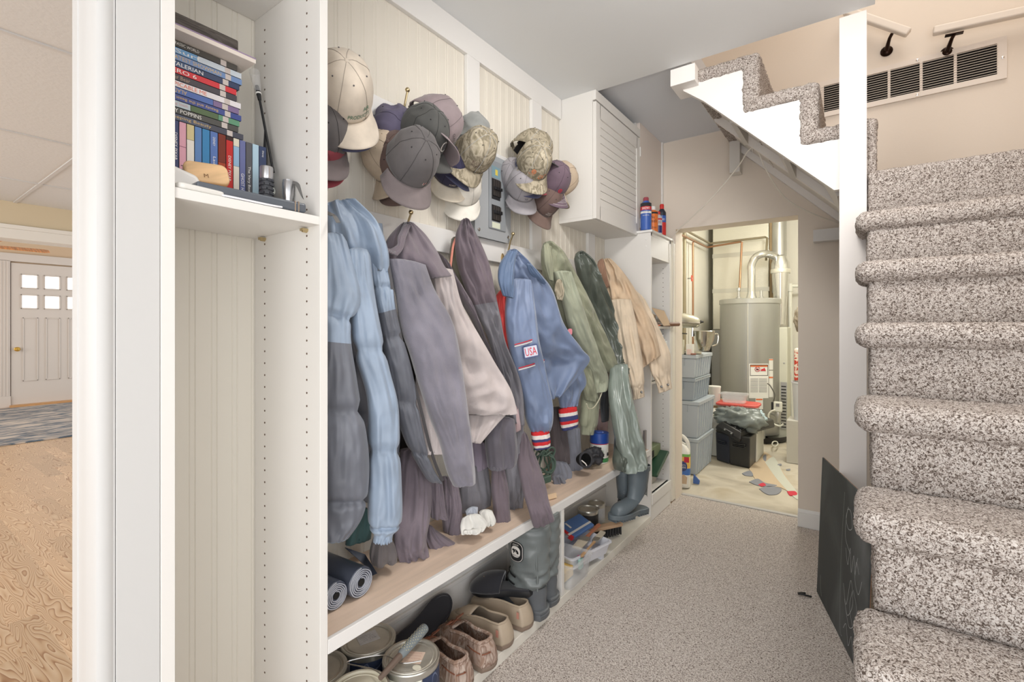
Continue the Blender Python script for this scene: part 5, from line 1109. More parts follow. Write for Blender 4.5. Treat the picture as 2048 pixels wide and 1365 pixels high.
# ---------------------------------------------------------------- tower contents
g = thing('paper_scraps', 'crumpled brown paper bag and strips piled on the tower shelf', 'paper', (-1.1, 3.07, 1.206))
kp = mat('kraft_paper', (186, 160, 130), .8, bump=.3, bscale=60); kp2 = mat('kraft_grey', (170, 158, 146), .8)
blob('crumpled_bag', kp, (-1.13, 3.08, 1.25), .055, g, 2, .5, (1.0, 1.2, .7), lo=1.207)
MB().add([(-1.02, 3.10, 1.208), (-1.01, 3.22, 1.212), (-1.05, 3.20, 1.31), (-1.10, 3.10, 1.33)], [(0, 1, 2, 3)]).build('paper_sheet', kp, g, solid=.0015)
blob('grey_strap', kp2, (-1.055, 3.13, 1.222), .042, g, 6, .4, (.7, 1.6, .28), lo=1.207)
tag(blob('white_packet', wt, (-1.17, 3.13, 1.29), .035, None, 4, .3, (1, 1.2, 1)), 'small white packet behind the brown paper on the tower shelf', 'packet')
tag(MB().tube([Vector(p) for p in ((-1.05, 3.16, 1.219), (-1.02, 3.22, 1.219), (-.985, 3.30, 1.221))], .014, 14).build('wooden_rod', mat('rod_brown', (122, 84, 62), .4), smooth=True), 'round brown wooden stick poking out of the tower shelf', 'stick')
tag(MB().cbox((-1.06, 3.04, 1.212), (.05, .09, .008)).build('orange_tool', mat('tool_orange', (232, 110, 60), .5), bevel=.003), 'flat orange tool on the tower shelf under the paper', 'tool')
tag(MB().tube([Vector(p) for p in catmull([(-1.13, 3.0, 1.30), (-1.11, 3.02, 1.325), (-1.10, 3.05, 1.325), (-1.10, 3.07, 1.30)], 16)], .006, 8).build('orange_ring', MATS['tool_orange'], smooth=True), 'bright orange curved handle above the brown paper', 'handle')
g = thing('drawer_unit', 'white plastic drawer unit inside the tower below the shelf', 'drawers', (-1.17, 3.07, .86))
MB().box((-1.325, 2.93, .86), (-1.05, 3.235, 1.12)).build('body', mat('drawer_white', (224, 226, 226), .4), g, bevel=.004)
for k in range(3):
    z = .866+k*.083; dd = MB().box((-1.05, 2.94, z), (-1.036, 3.225, z+.076)).build('drawer', MATS['drawer_white'], g, bevel=.004); MB().box((-1.036, 3.03, z+.05), (-1.028, 3.13, z+.06)).build('handle', MATS['drawer_white'], dd, bevel=.002)
tag(blob('paper_stack', mat('paper_white', (222, 224, 230), .7), (-1.10, 3.1, 1.145), .06, None, 12, .25, (1.1, 1.6, .32), lo=1.121), 'crumpled white paper on top of the plastic drawer unit', 'paper')
MB().box((-1.335, 2.9105, .845), (-1.035, 3.254, .859)).build('shelf', white, tc_)
g = thing('green_box', 'small open green metal box on the lower tower shelf', 'box', (-1.12, 3.1, .33))
gb = mat('moss_green', (108, 122, 88), .5)
MB().box((-1.30, 2.93, .355), (-1.07, 3.19, .425)).build('box', gb, g, bevel=.004); MB().box((-1.3, 2.94, .362), (-1.069, 3.06, .405)).build('opening', darkm, g)
g2 = tag(MB().cbox((0, 0, 0), (.10, .26, .02), Matrix.Translation((-1.06, 3.07, .322)) @ Matrix.Rotation(.42, 4, 'X')).build('dark_green_case', mat('bottle_green', (44, 74, 56), .3), bevel=.008, seg=3), 'glossy dark green case leaning below the open green box', 'case')
g3 = tag(MB().box((-1.30, 2.93, .166), (-1.10, 3.20, .285)).build('grey_box', mat('warm_grey_box', (176, 172, 166), .6), bevel=.004), 'plain grey box on the tower base shelf', 'box')
tag(MB().box((-1.3, 2.935, .286), (-1.09, 3.19, .354)).build('white_box', mat('box_offwhite', (218, 214, 208), .6), bevel=.004), 'plain off white box between the grey box and the green box', 'box')
# cans on the tower ledge
LZ = 1.8005
bx = can('spray_can', 'black and blue spray can with a red nozzle, first on the tower ledge', 'spray can', -1.066, 2.905, LZ, .033, .185, mat('can_blue', (62, 98, 176), .35), redt, .02, [('BRAKE PARTS', .72, .05, wt, .014), ('CLEANER', .60, .04, mat('ink_cobalt', (40, 60, 130), .6), .009), ('NON-CHLORINATED', .48, .04, wt, .006)], [(.78, .90, blackt), (.66, .78, rd), (.55, .62, wt)], .85, 'bottles on the tower ledge')
can('polish_bottle', 'flat orange polish bottle with a white cap on the tower ledge', 'bottle', -1.062, 3.02, LZ, .031, .150, mat('bottle_orange', (226, 120, 54), .4), mat('cap_white', (232, 232, 230), .4), .022, [('Nu', .66, .02, blackt, .018), ('Finish', .50, .05, blackt, .022), ('Car Polish', .22, .045, blackt, .012)], [(.80, .88, blackt)], .9, 'bottles on the tower ledge')
can('small_bottle', 'small white and navy bottle with a red cap on the tower ledge', 'bottle', -1.055, 3.105, LZ, .022, .135, mat('bottle_grey', (196, 198, 202), .4), mat('cap_red', (208, 52, 48), .4), .02, [('BLEND', .62, .035, redt, .016)], [(.10, .45, mat('band_navy', (44, 50, 110), .4)), (.72, .80, rd)], .85, 'bottles on the tower ledge')
can('tall_spray_can', 'tall black spray can with a bright red cap, last on the tower ledge', 'spray can', -1.06, 3.185, LZ, .027, .19, mat('can_black', (46, 50, 62), .4), mat('cap_red', (208, 52, 48), .4), .03, [('FLUID', .60, .04, wt, .012)], [(.06, .5, MATS['cap_red']), (.5, .74, MATS['can_blue'])], .85, 'bottles on the tower ledge')
# ---------------------------------------------------------------- under the bench
PZ = .0405
tanr = mat('shoe_tan', (176, 160, 140), .6, bump=.1, bscale=200); gum = mat('gum_sole', (136, 118, 104), .55); shl = mat('shoe_lining', (142, 146, 160), .9); velv = mat('black_velour', (40, 40, 46), .9, sheen=.5); camr = ramp_mat('camo_brown', [(0, (112, 92, 80)), (.42, (150, 124, 108)), (.5, (178, 158, 146)), (.56, (128, 102, 88)), (.64, (188, 172, 160)), (1, (124, 104, 94))], 18, .75, (1, 1, .5), 1.6, 4, .15)
lace = mat('lace_brown', (134, 84, 62), .7)
def outline(L=.29, W=.105, n=56):
    P = [(.012, .036), (0, 0), (.012, -.036), (.05, -.040), (.11, -.033), (.17, -.044), (.215, -.050), (.26, -.040), (.285, -.018), (.290, .004), (.280, .026), (.25, .044), (.205, .050), (.15, .041), (.10, .035), (.05, .039), (.012, .036)]
    k = L/.29; kw = W/.105; return [(p[0]*k, p[1]*kw) for p in catmull(P, n)][:-1]
def shoe(name, label, x, y, z, hd, kind, up, sole, lining, L=.29, W=.105, tilt=0, group='shoes under the bench', roll_=0, mirror=1):
    M = Matrix.Translation((x, y, z)) @ Matrix.Rotation(hd, 4, 'Z') @ Matrix.Rotation(tilt, 4, 'Y') @ Matrix.Rotation(roll_, 4, 'X') @ Matrix.Diagonal((1, mirror, 1, 1))
    t = thing(name, label, 'shoe' if kind != 'slipper' else 'slipper', (x, y, z), group)
    O = outline(L, W); n = len(O); c = (L*.5, 0)
    def ringz(k, z, ox=0): return [M @ Vector((c[0]+(p[0]-c[0])*k+ox, p[1]*k, z)) for p in O]
    MB().rings([ringz(.96, 0), ringz(1.0, .004), ringz(1.02, .016), ringz(1.0, .024)]).build('sole', sole, t, smooth=True, angle=50)
    # upper: walls rising from the sole, closing over the toe, open over the heel
    def hgt(x):
        f = x/L
        if kind == 'slipper': return .0
        return .070*(1-f)**.45+.032 if f < .55 else .055-.030*max(0, (f-.55)/.45)**1.5+.022*(1-(f-.55)/.45)
    open_end = .56 if kind == 'slip' else .60
    if kind == 'slipper':
        MB().rings([ringz(.97, .024), ringz(.95, .030), ringz(.5, .030)]).build('footbed', lining, t, smooth=True, angle=50)
        vs = []; N1, N2 = 26, 14
        for j in range(N2+1):
            f = .50+.50*j/N2; xx = L*f
            ys = [p[1] for p in O if abs(p[0]-xx) < L*.05] or [0]; wdt = (max(ys)-min(ys))/2; mid = (max(ys)+min(ys))/2
            if j == N2: wdt *= .55
            H_ = .052*(1-min(1, max(0, (f-.5)/.5))**2.6)+.012
            for i in range(N1+1):
                a = PI*i/N1; vs.append(M @ Vector((min(xx, L*1.0)+.0*a-(.018*math.sin(a) if j == 0 else 0), mid+wdt*1.04*math.cos(a), (.018+H_*max(0, math.sin(a))**.8))))
        b = MB().add(vs, [(j*(N1+1)+i, j*(N1+1)+i+1, (j+1)*(N1+1)+i+1, (j+1)*(N1+1)+i) for j in range(N2) for i in range(N1)]).build('upper', up, t, smooth=True, angle=180, solid=.009)
        return t, M
    N2 = 12
    vs = []
    for j in range(N2+1):
        f = j/N2
        for p in O:
            fx = p[0]/L; H_ = .066-.012*fx if kind != 'moc' else .070-.016*fx
            if fx > open_end: H_ *= 1-.42*((fx-open_end)/(1-open_end))**1.3
            k = 1-.18*f**2.2
            lean = -.10*f*f*(1 if fx > .5 else .25)
            vs.append(M @ Vector((c[0]+(p[0]-c[0])*k+lean*.10, p[1]*(k-.06*f*f), .020+H_*f)))
    fs = [(j*n+i, j*n+(i+1) % n, (j+1)*n+(i+1) % n, (j+1)*n+i) for j in range(N2) for i in range(n)]
    mb = MB().add(vs, fs)
    # vamp over the toe, bridging left and right sides ahead of the opening
    top = [vs[N2*n+i] for i in range(n)]; Mi = M.inverted(); tl_ = [Mi @ p for p in top]
    xs = sorted(set([L*open_end+(L*.985-L*open_end)*q/12 for q in range(13)]))
    def side(xv, sgn):
        best = None
        for a, b in zip(tl_, tl_[1:]+tl_[:1]):
            if (a.x-xv)*(b.x-xv) <= 0 and abs(a.x-b.x) > 1e-9:
                q = a.lerp(b, (xv-a.x)/(b.x-a.x))
                if best is None or q.y*sgn > best.y*sgn: best = q
        return best
    xm = max(p.x for p in tl_); rows = []
    for q in range(13):
        xv = L*open_end+(xm-.002-L*open_end)*q/12; a, b = side(xv, 1), side(xv, -1)
        if a is None or b is None: continue
        w_ = (a-b).length; hump = (.022 if kind != 'moc' else .014)*(1-(q/12)**3)
        rows.append([M @ (a.lerp(b, i/14)+Vector((-.012*math.sin(PI*i/14)*(1 if q == 0 else .3), 0, hump*math.sin(PI*i/14)))) for i in range(15)])
    vv = [p for r in rows for p in r]
    mb.add(vv, [(j*15+i, j*15+i+1, (j+1)*15+i+1, (j+1)*15+i) for j in range(len(rows)-1) for i in range(14)])
    mb.build('upper', up, t, smooth=True, angle=70, solid=.004)
    MB().rings([ringz(.90, .026), ringz(.88, .030), ringz(.3, .032)]).build('insole', lining, t, smooth=True)
    rim = [M @ (p+Vector((0, 0, .001))) for p in tl_ if p.x <= L*open_end+.01]
    # padded rim around the opening: order by angle
    cc = sum((Mi @ p for p in rim), Vector())/len(rim)
    back = sorted([Mi @ p for p in rim], key=lambda p: math.atan2(p.y-cc.y, -(p.x-cc.x)))
    MB().tube([M @ p for p in back], .0042 if kind == 'slip' else .0065, 8).build('collar_rim', up, t, smooth=True)
    if kind == 'slip':
        MB().cbox((0, 0, 0), (.002, .010, .024), M @ Matrix.Translation((L*.10, .043, .062)) @ Matrix.Rotation(PI/2, 4, 'Z')).build('side_tab', mat('tab_salmon', (196, 138, 122), .7), t)
        MB().cbox((0, 0, 0), (.010, .022, .0015), M @ Matrix.Translation((L*.33, .006, .034))).build('size_tag', wt, t)
    else:
        lc = MB()
        for q in (2, 4, 6):
            r_ = rows[q]; lc.tube([r_[3]+Vector((0, 0, .003)), (r_[7]+rows[q+1][7])/2+Vector((0, 0, .006)), rows[q+1][11]+Vector((0, 0, .003))], .0018, 6)
            lc.tube([r_[11]+Vector((0, 0, .003)), r_[7]+Vector((0, 0, .007)), rows[q+1][3]+Vector((0, 0, .003))], .0018, 6)
        r0 = rows[3][7]
        for sg in (1, -1): lc.tube([r0+Vector((0, 0, .006)), r0+Vector((.012, .03*sg, .02)), r0+Vector((.0, .045*sg, .012)), r0+Vector((-.01, .02*sg, .006)), r0+Vector((0, 0, .006))], .0018, 6)
        lc.build('laces', lace, t, smooth=True)
        MB().tube([M @ Vector((c[0]+(p[0]-c[0])*.99, p[1]*.99, .064)) for p in O if p[0] < L*.3 and p[1] > 0], .002, 6).build('side_lace', lace, t, smooth=True)
    return t, M
W_ = PI  # toes to the wall
shoe('slip_on_shoe', 'tan slip on shoe with a grey lining and pale size tag, nearer of the pair', -1.018, 1.405, PZ, W_+.02, 'slip', tanr, gum, shl)
shoe('slip_on_shoe', 'tan slip on shoe with a black slipper lying on it, farther of the pair', -1.018, 1.535, PZ, W_-.02, 'slip', tanr, gum, shl)
shoe('camouflage_shoe', 'brown camouflage moccasin next to the tan slip on shoes', -1.000, 1.275, PZ, W_-.12, 'moc', camr, gum, MATS['camo_brown'])
shoe('camouflage_shoe', 'brown camouflage moccasin nearest the camera, beside the paint cans', -1.005, 1.155, PZ, W_-.12, 'moc', camr, gum, MATS['camo_brown'])
t, M = shoe('slipper', 'black open slipper with gold embroidery lying on the tan shoe', -1.045, 1.605, PZ+.098, W_+.38, 'slipper', velv, blackp, velv, .265, .10, .10, 'black slippers')
tx = M @ Matrix.Translation((.19, 0, .074)) @ Matrix.Rotation(-PI/2, 4, 'Z')
text('SnoDay', tx, .05, mat('gold_thread', (196, 160, 96), .6), t, height=.018)
shoe('slipper', 'black slipper half hidden between the winter boots and the wall', -1.12, 1.665, PZ, W_+.1, 'slipper', velv, blackp, velv, .2, .09, 0, 'black slippers')
g = thing('slipper', 'black slipper standing on edge against the wall behind the tan shoe', 'slipper', (-1.28, 1.25, PZ), 'black slippers')
Ms = frame(atX(818, 1285, -1.25), Vector((-.12, 1, .36)), Vector((-.35, -.1, 1)))
Ms = frame((-1.262, 1.085, PZ+.03), Vector((-.02, 1, .17)), Vector((-.25, -.1, 1)))
O = outline(.29, .105)
MB().prism([(p[0], p[1]+.03) for p in O], -.012, 0, 'z', Ms).build('sole', velv, g, bevel=.004, seg=3, smooth=True)
MB().tube([Ms @ Vector((p[0], p[1]+.03, .0)) for p in O+O[:1]], .005, 6).build('piping', velv, g, smooth=True)
# ---- winter boots
bn = mat('boot_nylon', (112, 118, 118), .38, bump=.5, bscale=28); br2 = mat('boot_rubber', (94, 98, 102), .45)
def winter_boot(x, y, label, h=.37, badge=True, seed=0):
    t = thing('winter_boot', label, 'boot', (x, y, PZ), 'winter boots')
    M = Matrix.Translation((x, y, PZ)) @ Matrix.Rotation(PI+.12, 4, 'Z')
    def ring(cx, cz, rx, ry, tilt=0, n=44, wr=0):
        out = []
        for i in range(n):
            a = 2*PI*i/n; p = Vector((cx+rx*math.cos(a)*math.cos(tilt), ry*math.sin(a), cz+rx*math.cos(a)*math.sin(tilt)))
            if wr: p += Vector((math.cos(a), math.sin(a), 0))*wr*(noise.noise(Vector((math.cos(a)*1.5, math.sin(a)*1.5+cz*12, cz*34+seed)))+.7*abs(noise.noise(Vector((math.cos(a)*2.6, math.sin(a)*2.6-cz*9, cz*26+seed+4)))))
            out.append(M @ p)
        return out
    O = outline(.29, .115); cx = .145
    def oz(k, z): return [M @ Vector((cx+(p[0]-cx)*k, p[1]*k, z)) for p in O]
    MB().rings([oz(1.0, 0), oz(1.03, .006), oz(1.03, .020), oz(1.0, .024), oz(1.02, .027), oz(1.02, .034), oz(.98, .038)]).build('sole', br2, t, smooth=True, angle=40)
    # rubber shell
    prof = [(.145, .036, .142, .056, 0), (.143, .06, .138, .055, -.02), (.12, .085, .118, .053, -.10), (.095, .105, .090, .052, -.12), (.088, .112, .082, .052, -.12)]
    MB().rings([ring(*q) for q in catmull(prof, 18)]).build('rubber_shell', br2, t, smooth=True, angle=60)
    sh = [(.088, .108, .078, .050, -.12), (.082, .13, .076, .052, -.10), (.078, .16, .076, .056, -.05), (.078, .20, .080, .062, 0), (.08, .26, .086, .068, 0), (.082, .32, .088, .072, 0), (.082, h-.012, .086, .070, 0), (.082, h, .080, .064, 0)]
    rs = [ring(q[0], q[1], q[2], q[3], q[4], wr=.016 if q[1] < .2 else .008) for q in catmull(sh, 60)]
    rs += [ring(.082, h-.004, .074, .058), ring(.082, h-.05, .070, .055)]
    MB().rings(rs, True, True).build('nylon_shaft', bn, t, smooth=True, angle=180)
    sm = MB()
    for sg in (1, -1):
        pts = [M @ Vector((.082-.082*math.cos(.75), sg*.072*math.sin(.75)*(1 if z > .2 else .85), z)) for z in [.12+(h-.14)*k/20 for k in range(21)]]
        sm.tube([p+Vector((0, 0, 0)) for p in pts], .0045, 6)
    sm.each('seam', bn, t, smooth=True)
    MB().lathe([(.066, 0), (.074, .004), (.074, .014), (.066, .018)], M=M @ Matrix.Translation((.082, 0, h-.012)) @ Matrix.Diagonal((1.12, .95, 1, 1)), n=36, cap=False).build('drawstring_hem', bn, t, smooth=True)
    bl_ = MB()
    for z, d in ((.155, .0), (.125, .012)): bl_.tube([M @ Vector((.082+(.084+d)*math.cos(a), .062*math.sin(a), z+.012*math.cos(a))) for a in [-1.2+2.4*k/16 for k in range(17)]], .003, 6)
    bl_.each('lace', blackp, t, smooth=True)
    if badge:
        # oval badge with a bear outline, on the side facing the room's near end
        def sf(p):
            a = math.radians(78)+p.x/.078; return M @ Vector((.082+(.090)*math.cos(a), (.074)*math.sin(a), .272+p.y))
        def plate(w_, h_, r_, off, m, nm):
            pol = rrect(w_, h_, r_, 8); vs = []; c0 = sf(Vector((0, 0, 0))); 
            out = (sf(Vector((0, 0, 0)))-M @ Vector((.082, 0, .272))).normalized()
            vs = [sf(Vector((p[0], p[1], 0)))+out*off for p in pol]+[sf(Vector((0, 0, 0)))+out*(off+.0003)]
            k = len(pol); MB().add(vs, [(i, (i+1) % k, k) for i in range(k)]).build(nm, m, t)
            return out
        o_ = plate(.060, .080, .024, .0030, blackp, 'badge'); plate(.056, .076, .022, .0034, cwh, 'badge'); plate(.0525, .0725, .0205, .0038, blackp, 'badge'); plate(.038, .044, .017, .0045, cwh, 'badge'); 
        bear = [(-.014, -.006), (-.012, .004), (-.004, .010), (.004, .009), (.009, .011), (.015, .006), (.013, .003), (.009, .002), (.009, -.007), (.006, -.007), (.004, -.001), (-.005, -.001), (-.006, -.007), (-.010, -.007)]
        vs = [sf(Vector((-p[0], p[1], 0)))+o_*.0052 for p in bear]
        MB().add(vs, [tuple(range(len(bear)))]).build('badge_bear', blackp, t)
        for s, dy, wd, hh in (('SOREL', .028, .026, .006), ('KAUFMAN', -.014, .03, .005), ('CANADA', -.0215, .028, .005)):
            text(s, None, wd, cwh if dy > 0 else blackp, t, height=hh, surf=lambda p, dy=dy: sf(Vector((-p.x, p.y+dy, 0)))+o_*.0056)
    return t
winter_boot(-1.005, 1.635, 'grey nylon winter boot with a round bear badge, nearer of the two', .365, True, 2)
winter_boot(-1.02, 1.742, 'grey nylon winter boot standing against the bench divider', .375, False, 5)
# ---- paint cans
met = mat('tin_metal', (200, 198, 190), .3, .8); met2 = mat('tin_lid', (198, 194, 184), .42, .6, var=.05, vscale=14)
bwht = mat('paint_label_pale', (206, 206, 208), .6, var=.03, vscale=60); bnavy = mat('paint_label_navy', (58, 68, 92), .5)
def paint_can(x, y, label, r=.083, h=.19, wrap=None, name='paint_can', lidm=None, lab=None, band=None, handle=True):
    t = thing(name, label, 'paint can', (x, y, PZ), 'paint cans'); M = Matrix.Translation((x, y, PZ)); k = r/.083; n = 56
    MB().lathe([(r*.97, 0), (r, .003), (r, .007), (r*.985, .010), (r*.985, h-.014), (r, h-.010), (r*1.005, h-.003), (r*.985, h), (r*.90, h), (r*.89, h-.006), (r*.5, h-.008), (.001, h-.008)], M=M, n=n).build('tin', met, t, smooth=True, angle=30)
    MB().lathe([(.001, h-.005), (r*.74, h-.005), (r*.76, h-.003), (r*.80, h-.006), (r*.84, h-.006), (r*.87, h+.001), (r*.92, h+.002), (r*.93, h-.001)], M=M, n=n, cap=False).build('lid', lidm or met2, t, smooth=True, angle=30)
    if wrap:
        for a0, a1, m in wrap:
            rs = [[M @ Vector(((r*.985+.0006)*math.cos(math.radians(a)), (r*.985+.0006)*math.sin(math.radians(a)), z)) for a in range(a0, a1+1, 6)] for z in (.016, h-.02)]
            MB().rings(rs, False, False, False).build('label', m, t, smooth=True)
    if handle:
        MB().tube([M @ Vector((r*1.01*math.cos(a)*1.0+.0, r*1.12*math.sin(a), h*.62-.055*abs(math.sin(a))*1)) for a in [PI*k_/24-PI/2-1.2 for k_ in range(25)]], .0015, 6).build('wire_handle', chrome, t, smooth=True)
    return t, M
ring_navy = ramp_mat('paint_label_rings', [(0, (52, 62, 88)), (.47, (52, 62, 88)), (.5, (120, 130, 158)), (.53, (52, 62, 88))], 26, .5, (1, 1, 1), 0, 0, kind='noise')
t, M = paint_can(-1.235, .952, 'paint can with a white sticker on its lid, against the wall below the bench', wrap=[(-150, -78, bwht), (-78, 60, ring_navy)])
MB().cbox((0, 0, 0), (.052, .062, .0008), M @ Matrix.Translation((-.012, .006, .1860)) @ Matrix.Rotation(-.35, 4, 'Z')).build('lid_sticker', bwht, t)
for q, s in enumerate(('Latex interior', 'base 1 tint', 'satin white', 'oz 128')): text(s, M @ Matrix.Translation((-.024+q*.008, .004, .1866)) @ Matrix.Rotation(1.22, 4, 'Z'), .04, gry_ink, t, height=.0035)
t, M = paint_can(-1.068, .975, 'paint can with a pale pink sticker on its lid, under the grey handled brush', wrap=[(-130, -20, mat('paint_label_cream', (222, 222, 206), .6)), (-20, 60, ring_navy)])
MB().cbox((0, 0, 0), (.056, .05, .0008), M @ Matrix.Translation((.006, .004, .1860)) @ Matrix.Rotation(.5, 4, 'Z')).build('lid_sticker', mat('sticker_pink', (226, 200, 182), .6), t)
for q in range(4): text('paint tint formula', M @ Matrix.Translation((.006+(q-1.5)*-.006, .004+(q-1.5)*.010, .1866)) @ Matrix.Rotation(.5, 4, 'Z'), .042, mat('ink_rose', (190, 130, 118), .7), t, height=.0035)
MB().lathe([(.001, 0), (.011, 0), (.010, .0006), (.001, .0008)], M=M @ Matrix.Translation((.045, -.02, .1856)) @ Matrix.Diagonal((1.3, 1, 1, 1)), n=18).build('paint_drip', mat('drip_cream', (228, 224, 206), .5), t)
paint_can(-1.245, .782, 'paint can with a bare lid tucked in beside the bookcase panel, at the back', wrap=[(-150, 60, bwht)])
paint_can(-1.082, .800, 'paint can with a cream splashed lid in the front corner by the bookcase', lidm=mat('lid_cream', (216, 210, 190), .5), wrap=[(-150, 60, bwht)])
# brush / roller with a speckled grey handle lying across the cans
a0, a1 = atX(742, 1372, -1.03)+Vector((0, 0, .0)), atX(848, 1258, -1.06)
a0 = Vector((-1.035, .835, .262)); a1 = atX(850, 1256, -1.09)
g = thing('paint_roller', 'paint roller with a speckled grey grip lying across the paint can lids', 'paint roller', a0)
mid = a0.lerp(a1, .40)
MB().tube([mid, a0.lerp(a1, .47), a0.lerp(a1, .7), a0.lerp(a1, .93), a0.lerp(a1, .985), a1], [.010, .0135, .0145, .0150, .0145, .006], 18).build('grip', mat('grip_grey', (124, 132, 136), .6), g, smooth=True)
MB().tube([a0, a0.lerp(a1, .2), mid], [.007, .009, .010], 12).build('wooden_shaft', mat('grip_brown', (110, 94, 84), .5), g, smooth=True)
dt = MB(); d_ = (a1-mid).normalized(); sd = d_.cross(Vector((0, 0, 1))).normalized(); upv = sd.cross(d_)
for k in range(14):
    for q in (-.9, -.3, .3, .9):
        p = mid.lerp(a1, .12+.06*k)+(sd*math.sin(q+.3*(k % 2))+upv*math.cos(q+.3*(k % 2)))*.0147
        dt.ball(p, .0014, 6)
dt.build('grip_dots', mat('dot_cream', (206, 200, 160), .6), g, kind='stuff')
MB().tube([Vector(p) for p in catmull([(-1.04, .85, .255), (-1.10, .86, .245), (-1.19, .84, .238), (-1.13, .92, .238), (-1.06, .93, .238), (-1.02, .97, .238)], 50)], .0018, 6).build('wire_frame', chrome, g, smooth=True)
# ---------------------------------------------------------------- right bay: tray, brushes, box, can
trm = mat('tray_white', (226, 228, 236), .45)
g = thing('paint_tray', 'white plastic paint tray holding brushes, under the right half of the bench', 'paint tray', (-1.13, 2.1, PZ))
def tray(M, w_, l, h_, m, parent, nm='tray'):
    mb = MB(); O1 = rrect(l, w_, .02); O2 = rrect(l*.90, w_*.88, .018); th = .003
    rs = [[M @ Vector((p[0], p[1], 0)) for p in O2], [M @ Vector((p[0], p[1], h_)) for p in O1], [M @ Vector((p[0]*1.04, p[1]*1.06, h_)) for p in O1], [M @ Vector((p[0]*1.04, p[1]*1.06, h_-.006)) for p in O1], [M @ Vector((p[0]*1.01, p[1]*1.02, h_-.006)) for p in O1]]
    inner = [[M @ Vector((p[0]*.975, p[1]*.97, h_)) for p in O1], [M @ Vector((p[0]*.97, p[1]*.96, .004)) for p in O2]]
    mb.rings([inner[1], inner[0]]+[[M @ Vector((p[0]*1.04, p[1]*1.06, h_)) for p in O1], [M @ Vector((p[0]*1.04, p[1]*1.06, h_-.007)) for p in O1], [M @ Vector((p[0]*1.0, p[1]*1.0, h_-.007)) for p in O1], rs[0]])
    return mb.build(nm, m, parent, smooth=True, angle=40)
Mt = Matrix.Translation((-1.135, 2.12, PZ+.03)) @ Matrix.Rotation(1.35, 4, 'Z')
tray(Mt, .21, .30, .06, trm, g)
MB().cbox((0, 0, 0), (.24, .15, .002), Mt @ Matrix.Translation((0, 0, .012)) @ Matrix.Rotation(-.10, 4, 'Y')).build('tray_slope', trm, g)
MB().box((-.16, -.02, -.028), (-.13, .02, .02), Mt).box((.10, -.08, -.030), (.12, .08, .0), Mt).build('tray_foot', trm, g)
def brush(a, b, wd, label, hm, bm, ferr=True, bris=.30, th=.012):
    a = Vector(a); b = Vector(b); d = (b-a).normalized(); M = frame(a, d, Vector((0, 0, 1)).cross(d)); L = (b-a).length
    t = thing('paintbrush', label, 'paintbrush', a, 'paintbrushes in the tray')
    MB().prism([(L*.4, -wd*.22), (L*.62, -wd*.14), (L*.95, -wd*.24), (L, 0), (L*.95, wd*.24), (L*.62, wd*.14), (L*.4, wd*.22)], -th*.4, th*.4, 'z', M).build('handle', hm, t, bevel=.003, seg=3)
    MB().prism([(L*.28, -wd*.5), (L*.40, -wd*.5), (L*.43, -wd*.2), (L*.43, wd*.2), (L*.40, wd*.5), (L*.28, wd*.5)], -th*.5, th*.5, 'z', M).build('ferrule', met, t, bevel=.001)
    MB().prism([(0, -wd*.5), (L*.28, -wd*.5), (L*.28, wd*.5), (L*.02, wd*.42)], -th*.35, th*.35, 'z', M).build('bristles', bm, t, bevel=.002)
    return t
bris = mat('bristle_cream', (206, 196, 176), .9, bump=.6, bscale=400, stretch=(1, 1, 1)); hw = mat('handle_wood', (198, 160, 118), .5); hr = mat('handle_rust', (184, 118, 88), .5)
ZT = .135
brush((-1.10, 2.05, ZT), (-1.12, 2.36, ZT+.012), .05, 'paintbrush with a rust coloured handle across the white tray', hr, bris)
brush((-1.07, 2.30, ZT+.004), (-1.04, 1.99, ZT), .032, 'thin paintbrush with a pale wooden handle at the front rim of the tray', hw, bris)
g = thing('packaged_brush', 'wide brush in a blue and red printed sleeve on the white tray', 'brush', (-1.2, 2.15, ZT))
Mp = frame((-1.195, 2.14, ZT+.028), Vector((.15, 1, .06)), Vector((-1, .15, .35)))
MB().cbox((.07, 0, 0), (.19, .10, .018), Mp).build('sleeve', mat('sleeve_blue', (92, 128, 184), .5), g, bevel=.002)
MB().cbox((-.018, 0, 0), (.016, .1005, .0185), Mp).build('red_end', rd, g); MB().cbox((.07, -.025, 0), (.191, .012, .0187), Mp).cbox((.03, .02, 0), (.012, .04, .0187), Mp).build('white_print', wt, g)
MB().prism([(-.025, -.03), (-.025, .03), (-.06, .012), (-.13, .018), (-.15, 0), (-.13, -.018), (-.06, -.012)], -.007, .007, 'z', Mp).build('handle', mat('handle_grey', (140, 142, 150), .4), g, bevel=.004, seg=3)
t, M = paint_can(-1.235, 2.45, 'small paint can with a black and white label beside the rubber boots', r=.058, h=.135, wrap=[(-170, -95, bwht), (-95, 60, mat('paint_label_black', (50, 48, 50), .5))], handle=False)
paint_can(-1.255, 2.60, 'small paint can hidden behind the black and white labelled one', r=.05, h=.12, wrap=[(-170, 60, bwht)], handle=False)
g = thing('scrub_brush', 'wooden block brush with black bristles lying by the boots', 'brush', (-1.12, 2.42, PZ))
Mb_ = frame((-1.13, 2.44, PZ+.052), Vector((.55, 1, 0)), Vector((-1, .55, 0)))
MB().prism(rrect(.24, .045, .02), 0, .018, 'z', Mb_).build('wooden_back', mat('brush_wood', (206, 172, 140), .5), g, bevel=.004, seg=3)
q = MB()
for i in range(12):
    for j in range(3): q.lathe([(.0055, -.045), (.004, 0)], M=Mb_ @ Matrix.Translation((-.10+i*.0182, -.014+j*.014, 0)), n=7)
q.build('bristles', blackp, g)
